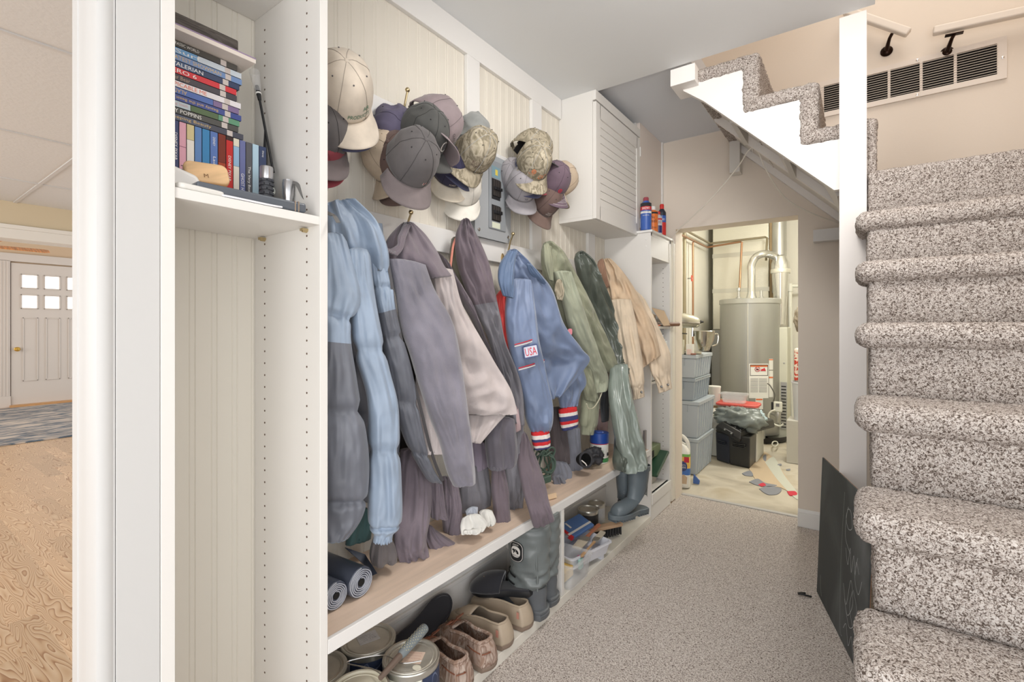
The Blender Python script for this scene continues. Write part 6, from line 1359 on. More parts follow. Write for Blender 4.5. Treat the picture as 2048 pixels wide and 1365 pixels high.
# clear storage box with coloured bits
clr = mat('clear_plastic', (236, 238, 240), .12, alpha=.28)
g = thing('clear_box', 'clear plastic box with yellow and green things at the bench divider', 'box', (-1.15, 1.95, PZ))
Mc = Matrix.Translation((-1.13, 1.945, PZ+.001)) @ Matrix.Rotation(PI/2, 4, 'Z')
tray(Mc, .25, .19, .11, clr, g, 'box')
tag(MB().cbox((-1.10, 1.92, PZ+.035), (.07, .10, .05)).build('yellow_block', mat('sponge_yellow', (226, 190, 112), .8), bevel=.008), 'yellow sponge inside the clear box, largest piece', 'sponge')
tag(MB().cbox((-1.19, 1.885, PZ+.07), (.09, .035, .08)).build('green_packet', mat('packet_green', (60, 158, 100), .5), bevel=.004), 'bright green packet standing in the clear box', 'packet')
tag(MB().tube([(-1.20, 1.95, PZ+.085), (-1.15, 1.96, PZ+.085)], .016, 16).build('yellow_roll', mat('roll_yellow', (206, 176, 70), .5), smooth=True), 'small mustard yellow roll at the back of the clear box', 'roll')
tag(MB().cbox((-1.045, 2.0, PZ+.06), (.012, .035, .045)).build('mint_card', mat('card_mint', (176, 214, 208), .5), bevel=.002), 'mint green card pressed against the front of the clear box', 'card')
tag(MB().cbox((-1.06, 2.026, PZ+.055), (.03, .012, .05)).build('magenta_card', mat('card_magenta', (186, 96, 130), .5), bevel=.002), 'magenta card beside the mint one in the clear box', 'card')
# ---------------------------------------------------------------- chalkboard leaning by the stairs
cb0 = Vector((-.150, 2.57, 0)); cb1 = Vector((.018, 1.985, 0)); dx_ = (cb1-cb0).normalized(); H_ = .61
g = thing('chalkboard', 'unframed chalkboard with faint scribbles standing against the stairs', 'chalkboard', (-.06, 2.3, 0))
Mk = frame(cb0+Vector((0, 0, .003)), dx_, Vector((.035, .01, 1)))
slatem = ramp_mat('chalk_slate', [(0, (66, 69, 68)), (.42, (76, 79, 78)), (.58, (94, 97, 97)), (.75, (120, 123, 124))], 3.2, .7, (1, 1, .6), .8, 6)
MB().box((0, 0, -.0055), (.61, H_, 0), Mk).build('board', slatem, g)
MB().box((0, .001, -.0075), (.61, H_-.0, -.0056), Mk).build('backing', mat('hardboard', (176, 132, 98), .8), g)
ch = mat('chalk_lines', (196, 198, 198), .9)
def chalk(pts, w_=.0011):
    P = [Mk @ Vector((x, y, .0008)) for x, y in catmull(pts, len(pts)*8)]; nn = Mk.to_3x3() @ Vector((0, 0, 1)); rs = []
    for i, p in enumerate(P):
        d = (P[min(i+1, len(P)-1)]-P[max(i-1, 0)]).normalized(); s = d.cross(nn)*w_; rs.append([p-s, p+s])
    return MB().rings(rs, False, False, False).build('chalk_stroke', ch, g)
chalk([(.33, .56), (.32, .30), (.34, .05), (.37, -.0+.02)], .0006)
chalk([(.38, .52), (.36, .47), (.39, .44), (.43, .46), (.41, .51), (.37, .50), (.36, .40), (.42, .36)])
chalk([(.37, .36), (.40, .31), (.42, .38), (.44, .30), (.46, .37), (.48, .31), (.49, .36), (.52, .33)])
chalk([(.36, .22), (.40, .16), (.44, .27), (.47, .20), (.42, .13), (.38, .17), (.44, .10), (.50, .14)])
chalk([(.46, .24), (.44, .17), (.49, .12), (.51, .20), (.47, .25)])
chalk([(.38, .06), (.41, .09), (.44, .03), (.47, .08), (.50, .02), (.55, .05)])
chalk([(.50, .38), (.48, .30), (.52, .26), (.55, .32)])
chalk([(.05, .10), (.06, .05), (.08, .02)], .0008)
tag(MB().tube([Vector(p) for p in catmull([(-.165, 2.50, .006), (-.20, 2.49, .010), (-.215, 2.50, .006), (-.19, 2.52, .005)], 20)], .004, 8).build('black_clip', blackp, smooth=True), 'small black bent clip on the carpet at the chalkboard edge', 'clip')
# ---------------------------------------------------------------- utility room
foil = mat('foil_wrap', (222, 220, 208), .3, .55, bump=.9, bscale=55, stretch=(1, 1, 2.2)); gal = mat('galvanised', (190, 190, 186), .35, .8, bump=.05, bscale=30)
alu = mat('bright_duct', (214, 214, 210), .22, .9, bump=.35, bscale=14); cop = mat('copper_pipe', (166, 128, 100), .4, .85); dirty = mat('pipe_olive', (146, 136, 112), .45, .5); pvc = mat('pvc_white', (224, 224, 212), .4)
# heater
HX, HY_, HR = -.97, 5.84, .30
g = thing('water_heater', 'tall grey steel water heater in the utility room', 'water heater', (HX, HY_, .05))
M = Matrix.Translation((HX, HY_, 0))
MB().lathe([(HR*.98, .06), (HR, .065), (HR, 1.46)], M=M, n=64, cap=True).build('tank', mat('heater_grey', (158, 158, 152), .35, .45), g, smooth=True, angle=50)
MB().lathe([(HR+.008, 1.455), (HR+.008, 1.50), (HR*.99, 1.508), (.02, 1.515)], M=M, n=64).build('top_rim', mat('heater_rim', (176, 176, 170), .35, .5), g, smooth=True, angle=30)
c = math.atan2(-HY_, -HX)
seam = Vector((math.cos(c-.05)*HR, math.sin(c-.05)*HR, 0))
MB().tube([M @ (seam+Vector((0, 0, .2))), M @ (seam+Vector((0, 0, 1.45)))], .006, 8).build('seam', mat('heater_seam', (206, 206, 200), .3, .5), g, smooth=True)
def cyl_pt(u, v, off=.002):
    r = ray(u, v); o = EYEV; dx, dy = r.x, r.y; ox, oy = o.x-HX, o.y-HY_; R = HR+off
    A = dx*dx+dy*dy; B = 2*(ox*dx+oy*dy); C = ox*ox+oy*oy-R*R; D = B*B-4*A*C
    t = (-B-math.sqrt(max(D, 0)))/(2*A); return o+r*t
def sticker(u0, v0, u1, v1, m, off, nm='sticker'):
    n = 8; vs = [cyl_pt(u0+(u1-u0)*i/n, v0+(v1-v0)*j/6, off) for j in range(7) for i in range(n+1)]
    return MB().add(vs, [(j*(n+1)+i, j*(n+1)+i+1, (j+1)*(n+1)+i+1, (j+1)*(n+1)+i) for j in range(6) for i in range(n)]).build(nm, m, g, smooth=True)
pw_ = mat('sticker_white', (226, 226, 220), .5); oh = mat('sticker_orange', (222, 122, 74), .5)
sticker(1498, 728, 1537, 797, pw_, .002); sticker(1500, 730, 1536, 752, blackp, .003); sticker(1501, 731.5, 1535, 734, oh, .004); sticker(1501, 734.5, 1535, 751, pw_, .004)
sticker(1538, 718, 1546, 740, pw_, .002); sticker(1538, 742, 1546, 795, pw_, .002); sticker(1538, 719, 1546, 721, oh, .003); sticker(1538, 754, 1546, 757, oh, .003); sticker(1511, 797, 1526, 819, pw_, .002); sticker(1512, 798, 1525, 801, oh, .003)
for q in range(11): sticker(1501, 758+q*2.6, 1516, 758.7+q*2.6, gry_ink, .004, 'print_line'); sticker(1518, 758+q*2.6, 1534, 758.7+q*2.6, gry_ink, .004, 'print_line')
pc = cyl_pt(1515, 739, .006); nn_ = Vector((pc.x-HX, pc.y-HY_, 0)).normalized(); Mq = frame(pc, Vector((-nn_.y, nn_.x, 0)), (0, 0, 1))
MB().tube([Mq @ Vector((.024*math.cos(a), .024*math.sin(a), 0)) for a in [2*PI*i/24 for i in range(25)]], .0025, 6, cap=False).box((-.02, -.0025, 0), (.02, .0025, .002), Mq @ Matrix.Rotation(-PI/4, 4, 'Z')).build('no_flame_symbol', lred, g)
MB().box((-.012, -.010, 0), (.012, .006, .001), Mq).build('no_flame_symbol', blackp, g)
pc = cyl_pt(1526, 739, .006); nn_ = Vector((pc.x-HX, pc.y-HY_, 0)).normalized(); Mq = frame(pc, Vector((-nn_.y, nn_.x, 0)), (0, 0, 1))
MB().prism([(-.026, -.018), (.03, -.018), (.02, .004), (.012, .018), (.0, .002), (-.012, .006)], 0, .002, 'z', Mq).build('warning_flame', lred, g)
# vent hood, fittings, outlet boxes
MB().lathe([(.06, 1.51), (.045, 1.56), (.038, 1.60)], M=M @ Matrix.Translation((.02, 0, 0)), n=24).build('draft_hood', alu, g, smooth=True)
MB().lathe([(.03, 1.512), (.03, 1.53), (.015, 1.535), (.015, 1.60), (.022, 1.605), (.022, 1.63), (.015, 1.64)], M=M @ Matrix.Translation((-.10, -.05, 0)), n=16).lathe([(.03, 1.512), (.03, 1.53), (.015, 1.535), (.015, 1.60)], M=M @ Matrix.Translation((.12, -.02, 0)), n=16).each('pipe_fitting', gal, g, smooth=True)
gv = thing('gas_valve', 'white gas control valve with a grey elbow pipe in front of the heater', 'valve', (-.72, 5.50, .06))
vp = atY(1556, 814, 5.47)
MB().cbox((0, 0, 0), (.075, .05, .10), Matrix.Translation(vp)).build('control_box', pvc, gv, bevel=.008)
MB().cbox((-.045, .01, 0), (.03, .05, .09), Matrix.Translation(vp)).build('back_box', blackp, gv, bevel=.006)
MB().tube([Vector(p) for p in catmull([tuple(vp+Vector(d)) for d in ((-.02, -.03, -.03), (-.06, -.04, -.05), (-.08, -.04, -.10), (-.05, -.04, -.16), (.02, -.04, -.185), (.05, -.04, -.16))], 30)], .008, 8).build('white_pipe', pvc, gv, smooth=True)
MB().tube([vp+Vector((0, 0, -.10)), Vector((HX+.24, HY_-.20, vp.z-.10))], .012, 10).build('inlet_pipe', gal, gv, smooth=True)
MB().lathe([(.02, -.05), (.026, -.06), (.02, -.12), (.012, -.16)], vp, n=14).build('fitting', gal, gv, smooth=True)
MB().cbox((0, 0, 0), (.03, .003, .03), Matrix.Translation(vp+Vector((0, -.027, .02)))).build('dial_plate', gry_ink, gv)
MB().tube([Vector(p) for p in catmull([tuple(vp+Vector(d)) for d in ((-.04, 0, .05), (-.03, 0, .12), (-.07, .02, .20), (-.10, .05, .22))], 20)], .006, 8).build('hose', mat('hose_dark', (90, 88, 82), .5), gv, smooth=True)
tag(MB().cbox((-.83, 5.47, .135), (.13, .05, .14)).build('burner_cover', gal, bevel=.002), 'flat grey metal cover standing in the heater pan below the valve', 'metal cover')
pn = thing('drain_pan', 'black round drain pan under the water heater', 'pan', (HX, HY_, 0))
MB().lathe([(.001, .002), (.36, .002), (.395, .065), (.405, .068), (.40, .06), (.37, .0), (.001, .0)], M=M, n=48).build('pan', blackp, pn, smooth=True, angle=40)
tag(MB().tube([Vector(p) for p in catmull([tuple(atZ(1550+6*math.cos(a*1.3), 888+5*math.sin(a*1.3), .05+.01*math.sin(a))) for a in range(14)], 90)], .005, 6).build('white_cord', pvc, smooth=True), 'small coil of white cord hanging on the front of the drain pan', 'rope')  # a coil of cord rather than rope
# vent pipe and ducts
def pipe(name, label, pts, r, m, cat='pipe', n=60, group=None, sm=True):
    P = [Vector(p) for p in (catmull([tuple(p) for p in pts], n) if sm else pts)]
    return tag(MB().tube(P, r, 14).build(name, m, smooth=True), label, cat, group)
pz = 1.60
vt = [Vector((HX+.02, HY_, 1.595)), Vector((HX+.02, HY_, 1.80)), Vector((HX+.02, HY_, 1.88)), Vector((HX+.06, HY_, 1.965)), Vector((HX+.13, HY_+.01, 2.0)), Vector((-.78, 5.95, 2.0)), Vector((-.70, 6.02, 1.955))]
pipe('vent_pipe', 'shiny bent vent pipe rising from the top of the water heater', vt, .040, alu)
pipe('round_duct', 'straight grey round duct running up the back of the utility room', [(-.735, 6.30, 1.60), (-.735, 6.30, 2.558)], .078, gal, 'duct', sm=False)
g = thing('vent_cone', 'bright wrapped cone shaped duct beside the water heater', 'duct', (-.68, 5.95, 1.2))
MB().lathe([(.05, 1.23), (.055, 1.30), (.085, 1.80), (.092, 1.84), (.088, 1.90), (.06, 1.975), (.03, 1.99)], (-.685, 5.98, 0), n=28).build('cone', alu, g, smooth=True)
MB().lathe([(.093, 1.79), (.097, 1.80), (.095, 1.83), (.091, 1.84)], (-.685, 5.98, 0), n=28, cap=False).build('collar_band', foil, g, smooth=True)
g = thing('air_duct', 'large foil wrapped square duct behind the water heater', 'duct', (-1.13, 6.42, 1.17))
MB().box((-1.452, 6.26, 1.17), (-.835, 6.595, 2.558)).build('duct', foil, g, bevel=.01)
for z in (1.62, 2.05): MB().box((-1.455, 6.256, z), (-.83, 6.597, z+.05)).build('tape_band', mat('foil_tape', (206, 206, 198), .3, .8), g)
MB().box((-.83, 6.27, 1.17), (-.80, 6.59, 2.557)).build('duct_edge', mat('brown_board', (150, 128, 96), .7), g)
tag(MB().box((-1.452, 6.20, 0), (-.85, 6.595, 1.168)).build('furnace', mat('furnace_grey', (170, 170, 166), .45, .3), bevel=.006), 'grey metal furnace cabinet below the foil wrapped duct', 'furnace')
g = thing('tall_white_cabinet', 'tall narrow off white metal cabinet right of the water heater', 'cabinet', (-.69, 5.93, 0))
oc = mat('cabinet_cream', (206, 206, 190), .45)
MB().box((-.79, 5.80, .01), (-.60, 6.10, 1.20)).build('body', oc, g, bevel=.008)
MB().box((-.66, 5.792, .12), (-.604, 5.80, .62)).build('vent_panel', gal, g)
q = MB()
for k in range(14): q.box((-.655, 5.788, .14+k*.033), (-.61, 5.793, .150+k*.033))
q.each('vent_slot', darkm, g)
MB().lathe([(.001, .003), (.009, .002), (.01, 0)], M=Matrix.Translation((-.70, 5.80, .72)) @ Matrix.Rotation(PI/2, 4, 'X'), n=10).lathe([(.001, .003), (.009, .002), (.01, 0)], M=Matrix.Translation((-.63, 5.80, .82)) @ Matrix.Rotation(PI/2, 4, 'X'), n=10).each('bolt', gal, g)
pipe('copper_pipe', 'upper thin pipe running along the utility wall to above the heater', [(-1.47, 4.2, 2.21), (-1.46, 5.05, 2.215), (-1.45, 6.12, 2.215), (-.85, 6.11, 2.225), (-.83, 6.10, 2.21), (-.83, 6.02, 1.95)], .0125, dirty, group='copper pipes', sm=False)
pipe('copper_pipe', 'lower thin copper pipe bending down onto the heater top', [(-1.47, 4.2, 2.14), (-1.46, 5.05, 2.145), (-1.44, 5.95, 2.145), (-1.07, 5.90, 2.165), (-1.05, 5.86, 2.15), (-1.06, 5.79, 1.63)], .0115, cop, group='copper pipes', sm=False)
for q in ((-1.45, 6.12, 2.215), (-.84, 6.11, 2.22), (-1.44, 5.95, 2.145), (-1.06, 5.88, 2.16)): pass
c1 = atX(1386, 487, -1.47)
pipe('copper_pipe', 'vertical copper pipe on the left utility wall carrying the red valve', [(c1.x, c1.y, 2.14), (c1.x, c1.y, .1)], .0105, cop, group='copper pipes', sm=False)
c2 = atX(1369, 487, -1.49)
pipe('copper_pipe', 'thick dull pipe nearest the door jamb on the left utility wall', [(c2.x, c2.y, 2.50), (c2.x, c2.y, .1)], .018, dirty, group='copper pipes', sm=False)
g = thing('valve_wheel', 'small red valve wheel on the vertical copper pipe', 'valve', atX(1384, 557, -1.44))
vc = atX(1384, 557, -1.425); Mv_ = frame(vc, (0, 1, 0), (0, 0, 1)); vr = mat('valve_red', (196, 96, 78), .6)
MB().tube([Mv_ @ Vector((.030*math.cos(a)*(1+.1*math.cos(6*a)), .030*math.sin(a)*(1+.1*math.cos(6*a)), 0)) for a in [2*PI*i/48 for i in range(49)]], .0045, 6, cap=False).build('wheel', vr, g, smooth=True)
w_ = MB()
for k in range(3): a = PI*k/3; w_.tube([Mv_ @ Vector((.028*math.cos(a), .028*math.sin(a), 0)), Mv_ @ Vector((-.028*math.cos(a), -.028*math.sin(a), 0))], .0035, 6)
w_.each('spoke', vr, g); MB().tube([Mv_ @ Vector((0, 0, .005)), Mv_ @ Vector((0, 0, -.045))], .007, 8).build('stem', gal, g)
g = thing('pvc_pipe', 'white plastic drain pipe with a tee at the right of the utility doorway', 'pipe', (-.6, 6.3, .0))
p0 = atY(1580, 573, 6.32); p1 = atY(1583, 800, 6.32); p2 = atY(1586, 850, 6.30)
MB().tube([p0, p0+Vector((0, 0, -.3)), p1], .021, 14).build('pipe', pvc, g, smooth=True)
MB().tube([p1, atY(1584, 835, 6.32), p2, Vector((p2.x+.05, 6.2, .026))], .023, 14).build('elbow', pvc, g, smooth=True)
MB().tube([p0+Vector((0, 0, .03)), p0+Vector((0, 0, -.06))], .028, 14).tube([p0, p0+Vector((.5, .02, 0))], .018, 12).build('tee', pvc, g, smooth=True)
pipe('pvc_pipe', 'thin straight white plastic pipe standing against the tall cabinet', [atY(1577, 735, 6.15), Vector((atY(1577, 862, 6.15).x, 6.15, .001))], .011, pvc, sm=False)
# items at the right of the doorway
rdp = ramp_mat('red_pattern', [(0, (200, 74, 58)), (.46, (200, 74, 58)), (.52, (232, 220, 206)), (1, (232, 220, 206))], 22, .7, (1, 1, 1), 1.5, 1, 0, True)
c = atY(1602, 730, 5.0)
tag(MB().cbox((c.x, 5.0, c.z), (.10, .10, .30)).build('patterned_bag', rdp, bevel=.02, seg=3), 'red and white patterned bag standing in a pale bin', 'bag')
MB().lathe([(.085, 0), (.10, .32), (.108, .325), (.108, .34), (.098, .34), (.085, .02), (.001, .02)], (c.x+.03, 5.0, 0), n=28).build('pale_bin', mat('bin_pale', (214, 218, 222), .5), smooth=True, angle=40)
bpy.data.objects['pale_bin'].location.z = c.z-.15-.34; tag(bpy.data.objects['pale_bin'], 'pale plastic bin below the patterned bag at the doorway edge', 'bin')
bz = c.z-.15-.34
MB().box((c.x-.10, 4.88, 0), (c.x+.18, 5.12, max(bz-.001, .02))).build('low_shelf', mat('shelf_dim', (196, 194, 186), .6)); tag(bpy.data.objects['low_shelf'], 'low pale stand carrying the plastic bin', 'stand')
c = atY(1601, 637, 5.2)
g = thing('hanging_bag', 'taupe plastic bag hanging at the right edge of the doorway', 'bag', (c.x, c.y, c.z))
blob('bag', mat('bag_taupe', (148, 138, 122), .5), (c.x, c.y, c.z), .085, g, 3, .3, (.7, .7, 1.3)); MB().tube([(c.x+.03, c.y, c.z+.05), (c.x+.05, c.y, 2.559)], .003, 6).build('hanging_cord', pvc, g)
# ---- totes
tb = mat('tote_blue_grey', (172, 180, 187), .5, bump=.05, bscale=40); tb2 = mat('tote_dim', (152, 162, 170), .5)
def tote(z, h, x0, x1, y0, y1, label, m):
    t = thing('storage_tote', label, 'storage box', ((x0+x1)/2, (y0+y1)/2, z), 'stacked storage totes')
    tp = .022
    b = MB()
    b.add([(x0+tp, y0+tp, z), (x1-tp, y0+tp, z), (x1-tp, y1-tp, z), (x0+tp, y1-tp, z), (x0+.008, y0+.008, z+h-.03), (x1-.008, y0+.008, z+h-.03), (x1-.008, y1-.008, z+h-.03), (x0+.008, y1-.008, z+h-.03)], [(3,2,1,0),(4,5,6,7),(0,1,5,4),(1,2,6,5),(2,3,7,6),(3,0,4,7)])
    b.build('body', m, t, bevel=.008)
    n = 7
    for k in range(n):
        y = y0+.05+k*(y1-y0-.10)/(n-1); MB().add([(x1-tp, y-.006, z+.01), (x1-tp+.008, y-.004, z+.01), (x1-tp+.008, y+.004, z+.01), (x1-tp, y+.006, z+.01), (x1-.010, y-.006, z+h-.03), (x1+.002, y-.004, z+h-.03), (x1+.002, y+.004, z+h-.03), (x1-.010, y+.006, z+h-.03)], [(0,1,5,4),(1,2,6,5),(2,3,7,6),(4,5,6,7),(0,3,2,1),(3,0,4,7)]).build('rib', m, t)
    for k in range(2):
        x = x1-.10-k*.12; MB().box((x, y0+.0, z+h-.09), (x+.005, y0+.02, z+h-.03)).build('rib', m, t)
    MB().box((x0, y0, z+h-.03), (x1, y1, z+h-.001)).build('lid', m, t, bevel=.004)
    sl = MB()
    for k in range(11):
        y = y0+.03+k*(y1-y0-.06)/10; sl.box((x1-.001, y, z+h-.014), (x1+.0005, y+.016, z+h-.007))
    sl.each('lid_slot', tb2 if m is tb else blackp, t)
    return t
tote(.001, .297, -1.43, -1.038, 4.00, 4.52, 'grey blue storage tote at the bottom of the stack, on the floor', tb)
tote(.2985, .300, -1.43, -1.030, 4.00, 4.52, 'tall grey blue storage tote second from the bottom', tb)
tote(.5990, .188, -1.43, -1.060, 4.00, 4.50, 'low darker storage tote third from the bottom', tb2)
tote(.7875, .190, -1.43, -1.045, 3.97, 4.50, 'top storage tote carrying the kitchen mixer', tb)
# ---- stand mixer
TZ = .978
g = thing('stand_mixer', 'silver stand mixer with a steel bowl on the topmost tote', 'mixer', (-1.12, 4.15, TZ))
ms = mat('mixer_silver', (186, 184, 170), .3, .6); stl = mat('steel_bowl', (196, 194, 186), .15, 1)
hc = Vector((-1.150, 4.10, 1.255)); hd_ = SV(1, -.04, .05).normalized()
Mh = frame(hc, hd_, Vector((0, 0, 1)))
rs = []
for f, ry, rz, dz in ((-.12, .02, .02, .0), (-.112, .048, .045, .0), (-.08, .062, .060, .0), (-.03, .066, .062, .0), (.03, .060, .055, -.004), (.075, .050, .046, -.010), (.092, .038, .036, -.012), (.098, .018, .018, -.012)):
    rs.append([Mh @ Vector((f, rz*math.sin(a)+dz, ry*math.cos(a))) for a in [2*PI*i/32 for i in range(32)]])
MB().rings(rs).build('motor_head', ms, g, smooth=True, angle=180)
MB().box((-.09, -.022, -.063), (.085, -.012, .063), Mh).build('trim_band', chrome, g, bevel=.003)
text('KITCHENAID', Mh @ Matrix.Translation((.0, -.030, .0645)), .07, blackp, g, height=.007)
MB().lathe([(.016, 0), (.016, .02), (.008, .022), (.008, .04), (.001, .042)], M=Mh @ Matrix.Translation((.09, -.006, 0)) @ Matrix.Rotation(PI/2, 4, 'Y'), n=16).build('hub_knob', blackp, g, smooth=True)
MB().box((-.115, -.27, -.045), (-.045, -.02, .045), Mh).box((-.13, -.275, -.09), (.10, -.25, .09), Mh).build('pedestal', ms, g, bevel=.012, seg=3)
bc_ = atY(1408, 680, 4.16); bc_.z = 0
MB().lathe([(.035, 1.005), (.040, 1.007), (.058, 1.05), (.078, 1.10), (.086, 1.165), (.089, 1.168), (.086, 1.171), (.083, 1.165), (.075, 1.10), (.05, 1.03), (.001, 1.015)], bc_, n=40).build('bowl', stl, g, smooth=True, angle=60)
hr_ = SV(1, 0, 0)
MB().tube([Vector(p) for p in catmull([tuple(bc_+hr_*r+Vector((0, 0, z))) for r, z in ((.082, 1.14), (.11, 1.145), (.118, 1.11), (.105, 1.06), (.068, 1.045))], 24)], .006, 8).build('bowl_handle', stl, g, smooth=True)
MB().tube([Mh @ Vector((.045, -.05, 0)), Mh @ Vector((.045, -.13, 0))], .010, 10).build('beater_shaft', chrome, g)
MB().tube([Mh @ Vector(p) for p in catmull([(-.1, .055, .03), (-.13, .03, .05), (-.13, -.05, .05), (-.09, -.10, .06), (-.02, -.11, .07)], 24)], .004, 8).build('power_cord', blackp, g, smooth=True)
for nm, lb, ct, lo, hi, m in (('white_carton', 'small white carton with print beside the mixer on the top tote', 'carton', (-1.13, 3.985, TZ), (-1.075, 4.03, TZ+.085), pw_), ('pink_jar', 'pale pink jar in front of the white carton on the top tote', 'jar', (-1.12, 3.972, TZ), (-1.085, 3.984, TZ+.045), mat('jar_pink', (220, 196, 188), .4)), ('glass_frame', 'pale framed glass piece at the left end of the top tote', 'frame', (-1.20, 3.98, TZ), (-1.145, 4.0, TZ+.12), mat('frame_cream', (206, 204, 184), .4))):
    tag(MB().box(lo, hi).build(nm, m, bevel=.003), lb, ct)
tag(MB().lathe([(.001, 0), (.022, 0), (.024, .006), (.022, .012), (.001, .013)], (-1.075, 3.99, TZ), n=18).build('brown_disc', mat('lid_brown', (140, 92, 78), .5), smooth=True), 'small round brown wooden disc lying at the tote corner', 'disc')
# ---- litter jug
g = thing('litter_jug', 'white plastic jug with a yellow and blue label standing just inside the doorway', 'jug', (-1.09, 3.70, 0))
jw = mat('jug_white', (232, 230, 222), .4); Mj = Matrix.Translation((-1.105, 3.70, .001)) @ Matrix.Rotation(.25, 4, 'Z')
def jr(w_, d_, z, ox=0, r=.025): return [Mj @ Vector((p[0]+ox, p[1], z)) for p in rrect(w_, d_, min(r, w_*.45, d_*.45), 8)]
MB().rings([jr(.15, .12, 0), jr(.17, .14, .008), jr(.17, .14, .25), jr(.165, .135, .27), jr(.13, .11, .31, -.01), jr(.09, .08, .335, -.03), jr(.055, .055, .35, -.045, .024), jr(.05, .05, .365, -.045, .022)]).build('body', jw, g, smooth=True, angle=60)
MB().tube([Mj @ Vector(p) for p in catmull([(-.03, 0, .345), (.0, 0, .375), (.035, 0, .37), (.065, 0, .33), (.072, 0, .27)], 24)], .014, 12).build('handle', jw, g, smooth=True)
MB().lathe([(.026, .362), (.026, .388), (.022, .392), (.001, .392)], M=Mj @ Matrix.Translation((-.045, 0, 0)), n=24).build('cap', mat('cap_pink', (206, 76, 96), .4), g, smooth=True)
for z0, z1, c_ in ((.15, .235, (232, 190, 92)), (.235, .255, (120, 180, 90)), (.10, .15, (66, 110, 180)), (.02, .10, (226, 222, 212))):
    MB().rings([[Mj @ Vector((p[0]*1.006, p[1]*1.008, z)) for p in rrect(.17, .14, .025, 8)] for z in (z0, z1)], False, False).build('label', mat('jug_label_%d' % c_[2], c_, .5), g, smooth=True)
Ms_ = Mj @ Matrix.Translation((.035, -.0712, .165)) @ Matrix.Rotation(PI/2, 4, 'X')
MB().lathe([(.001, .0012), (.030, .001), (.030, 0)], M=Ms_ @ Matrix.Diagonal((1, 1.25, 1, 1)), n=28).build('seal', mat('seal_navy', (52, 66, 116), .5), g)
text("CAT'S", Ms_ @ Matrix.Translation((0, .009, .002)), .036, wt, g, height=.010); text('PRIDE', Ms_ @ Matrix.Translation((0, -.008, .002)), .040, wt, g, height=.012)
MB().lathe([(.001, .001), (.018, .001), (.018, 0)], M=Mj @ Matrix.Translation((-.055, -.0712, .20)) @ Matrix.Rotation(PI/2, 4, 'X'), n=24).build('green_mark', mat('mark_green', (110, 190, 90), .5), g)
MB().cbox((.06, -.0715, .215), (.035, .002, .04), Mj).build('red_mark', lred, g); MB().prism([(-.02, 0), (.03, 0), (.035, .05), (.01, .07), (-.01, .05)], 0, .001, 'z', Mj @ Matrix.Translation((.03, -.0712, .035)) @ Matrix.Rotation(PI/2, 4, 'X')).build('label_picture', mat('picture_tan', (196, 170, 140), .6), g)
tag(MB().prism([(-.02, 0), (.025, 0), (.03, .03), (.01, .05), (-.015, .075), (-.02, .03)], 0, .012, 'y', Matrix.Translation((-1.005, 3.80, .0))).build('blue_dustpan', mat('dustpan_blue', (74, 106, 168), .5), bevel=.004), 'blue plastic dustpan edge between the jug and the lowest tote', 'dustpan')
# ---- black battery boxes
bb = mat('battery_black', (44, 44, 44), .35, bump=.05, bscale=40); bb2 = mat('battery_navy', (50, 54, 66), .45)
def battery_box(A, B, C, h, label, m, lid=True):
    """A, B, C: three ground corners (left front, right front, right back)"""
    A, B, C = Vector(A), Vector(B), Vector(C); A.z = B.z = C.z = .001; D = A+C-B; cen = (A+C)/2
    t = thing('battery_box', label, 'battery box', cen, 'black battery boxes')
    P = [A, B, C, D]; low = [cen+(p-cen)*.93 for p in P]; top = [p+Vector((0, 0, h)) for p in P]
    MB().add(low+top, [(3,2,1,0),(4,5,6,7),(0,1,5,4),(1,2,6,5),(2,3,7,6),(3,0,4,7)]).build('body', m, t, bevel=.010, seg=3)
    ex = (B-A).normalized(); Mf = frame((A+B)/2+Vector((0, 0, h*.70)), ex, Vector((0, 0, 1)))
    w_ = (B-A).length; q = MB()
    for k in range(3): q.box((-w_*.30, -.018+k*.013, -.0), (w_*.30, -.018+k*.013+.008, .020), Mf)
    q.build('grip_ribs', m, t, bevel=.002)
    return t, cen, ex, (C-B), P
A, B, C = atZ(1457, 930, 0), atZ(1500, 939, 0), atZ(1524, 914, 0)
t, cen, ex, ey, P = battery_box(A, B, C, .265, 'glossy black battery box in front with its ribbed lid ajar', bb)
ML = frame(cen+Vector((-.02, 0, .335)), ex+Vector((0, 0, -.42)), ey.normalized()+Vector((0, 0, .15)))
w_, l_ = (B-A).length*.62, ey.length*.55
MB().rings([[ML @ Vector((sx*w_*k, sy*l_*k2, z)) for sx, sy in ((-1, -1), (1, -1), (1, 1), (-1, 1))] for k, k2, z in ((1, 1, -.06), (1, 1, -.03), (.80, .92, .015), (.78, .90, .02))]).build('lid', bb, t, bevel=.008, seg=3)
for k in range(4): MB().cbox(((-.62+.42*k)*w_, 0, .022), (.018, l_*1.75, .014), ML).build('lid_rib', bb, t, bevel=.004)
MB().cbox((0, -l_-.004, -.03), (w_*.8, .02, .04), ML).build('lid_latch', bb, t, bevel=.006)
for k in (-1, 1): MB().lathe([(.001, .003), (.006, .002), (.007, 0)], M=ML @ Matrix.Translation((k*.03, -l_-.015, -.02)) @ Matrix.Rotation(PI/2, 4, 'X'), n=12).build('stud', gal, t)
A2, B2 = atZ(1431, 921, 0), atZ(1459, 930, 0)
t2, cen2, ex2, ey2, P2 = battery_box(A2, B2, B2+(C-B)*1.0, .255, 'matt navy black battery box behind, left of the glossy one', bb2)
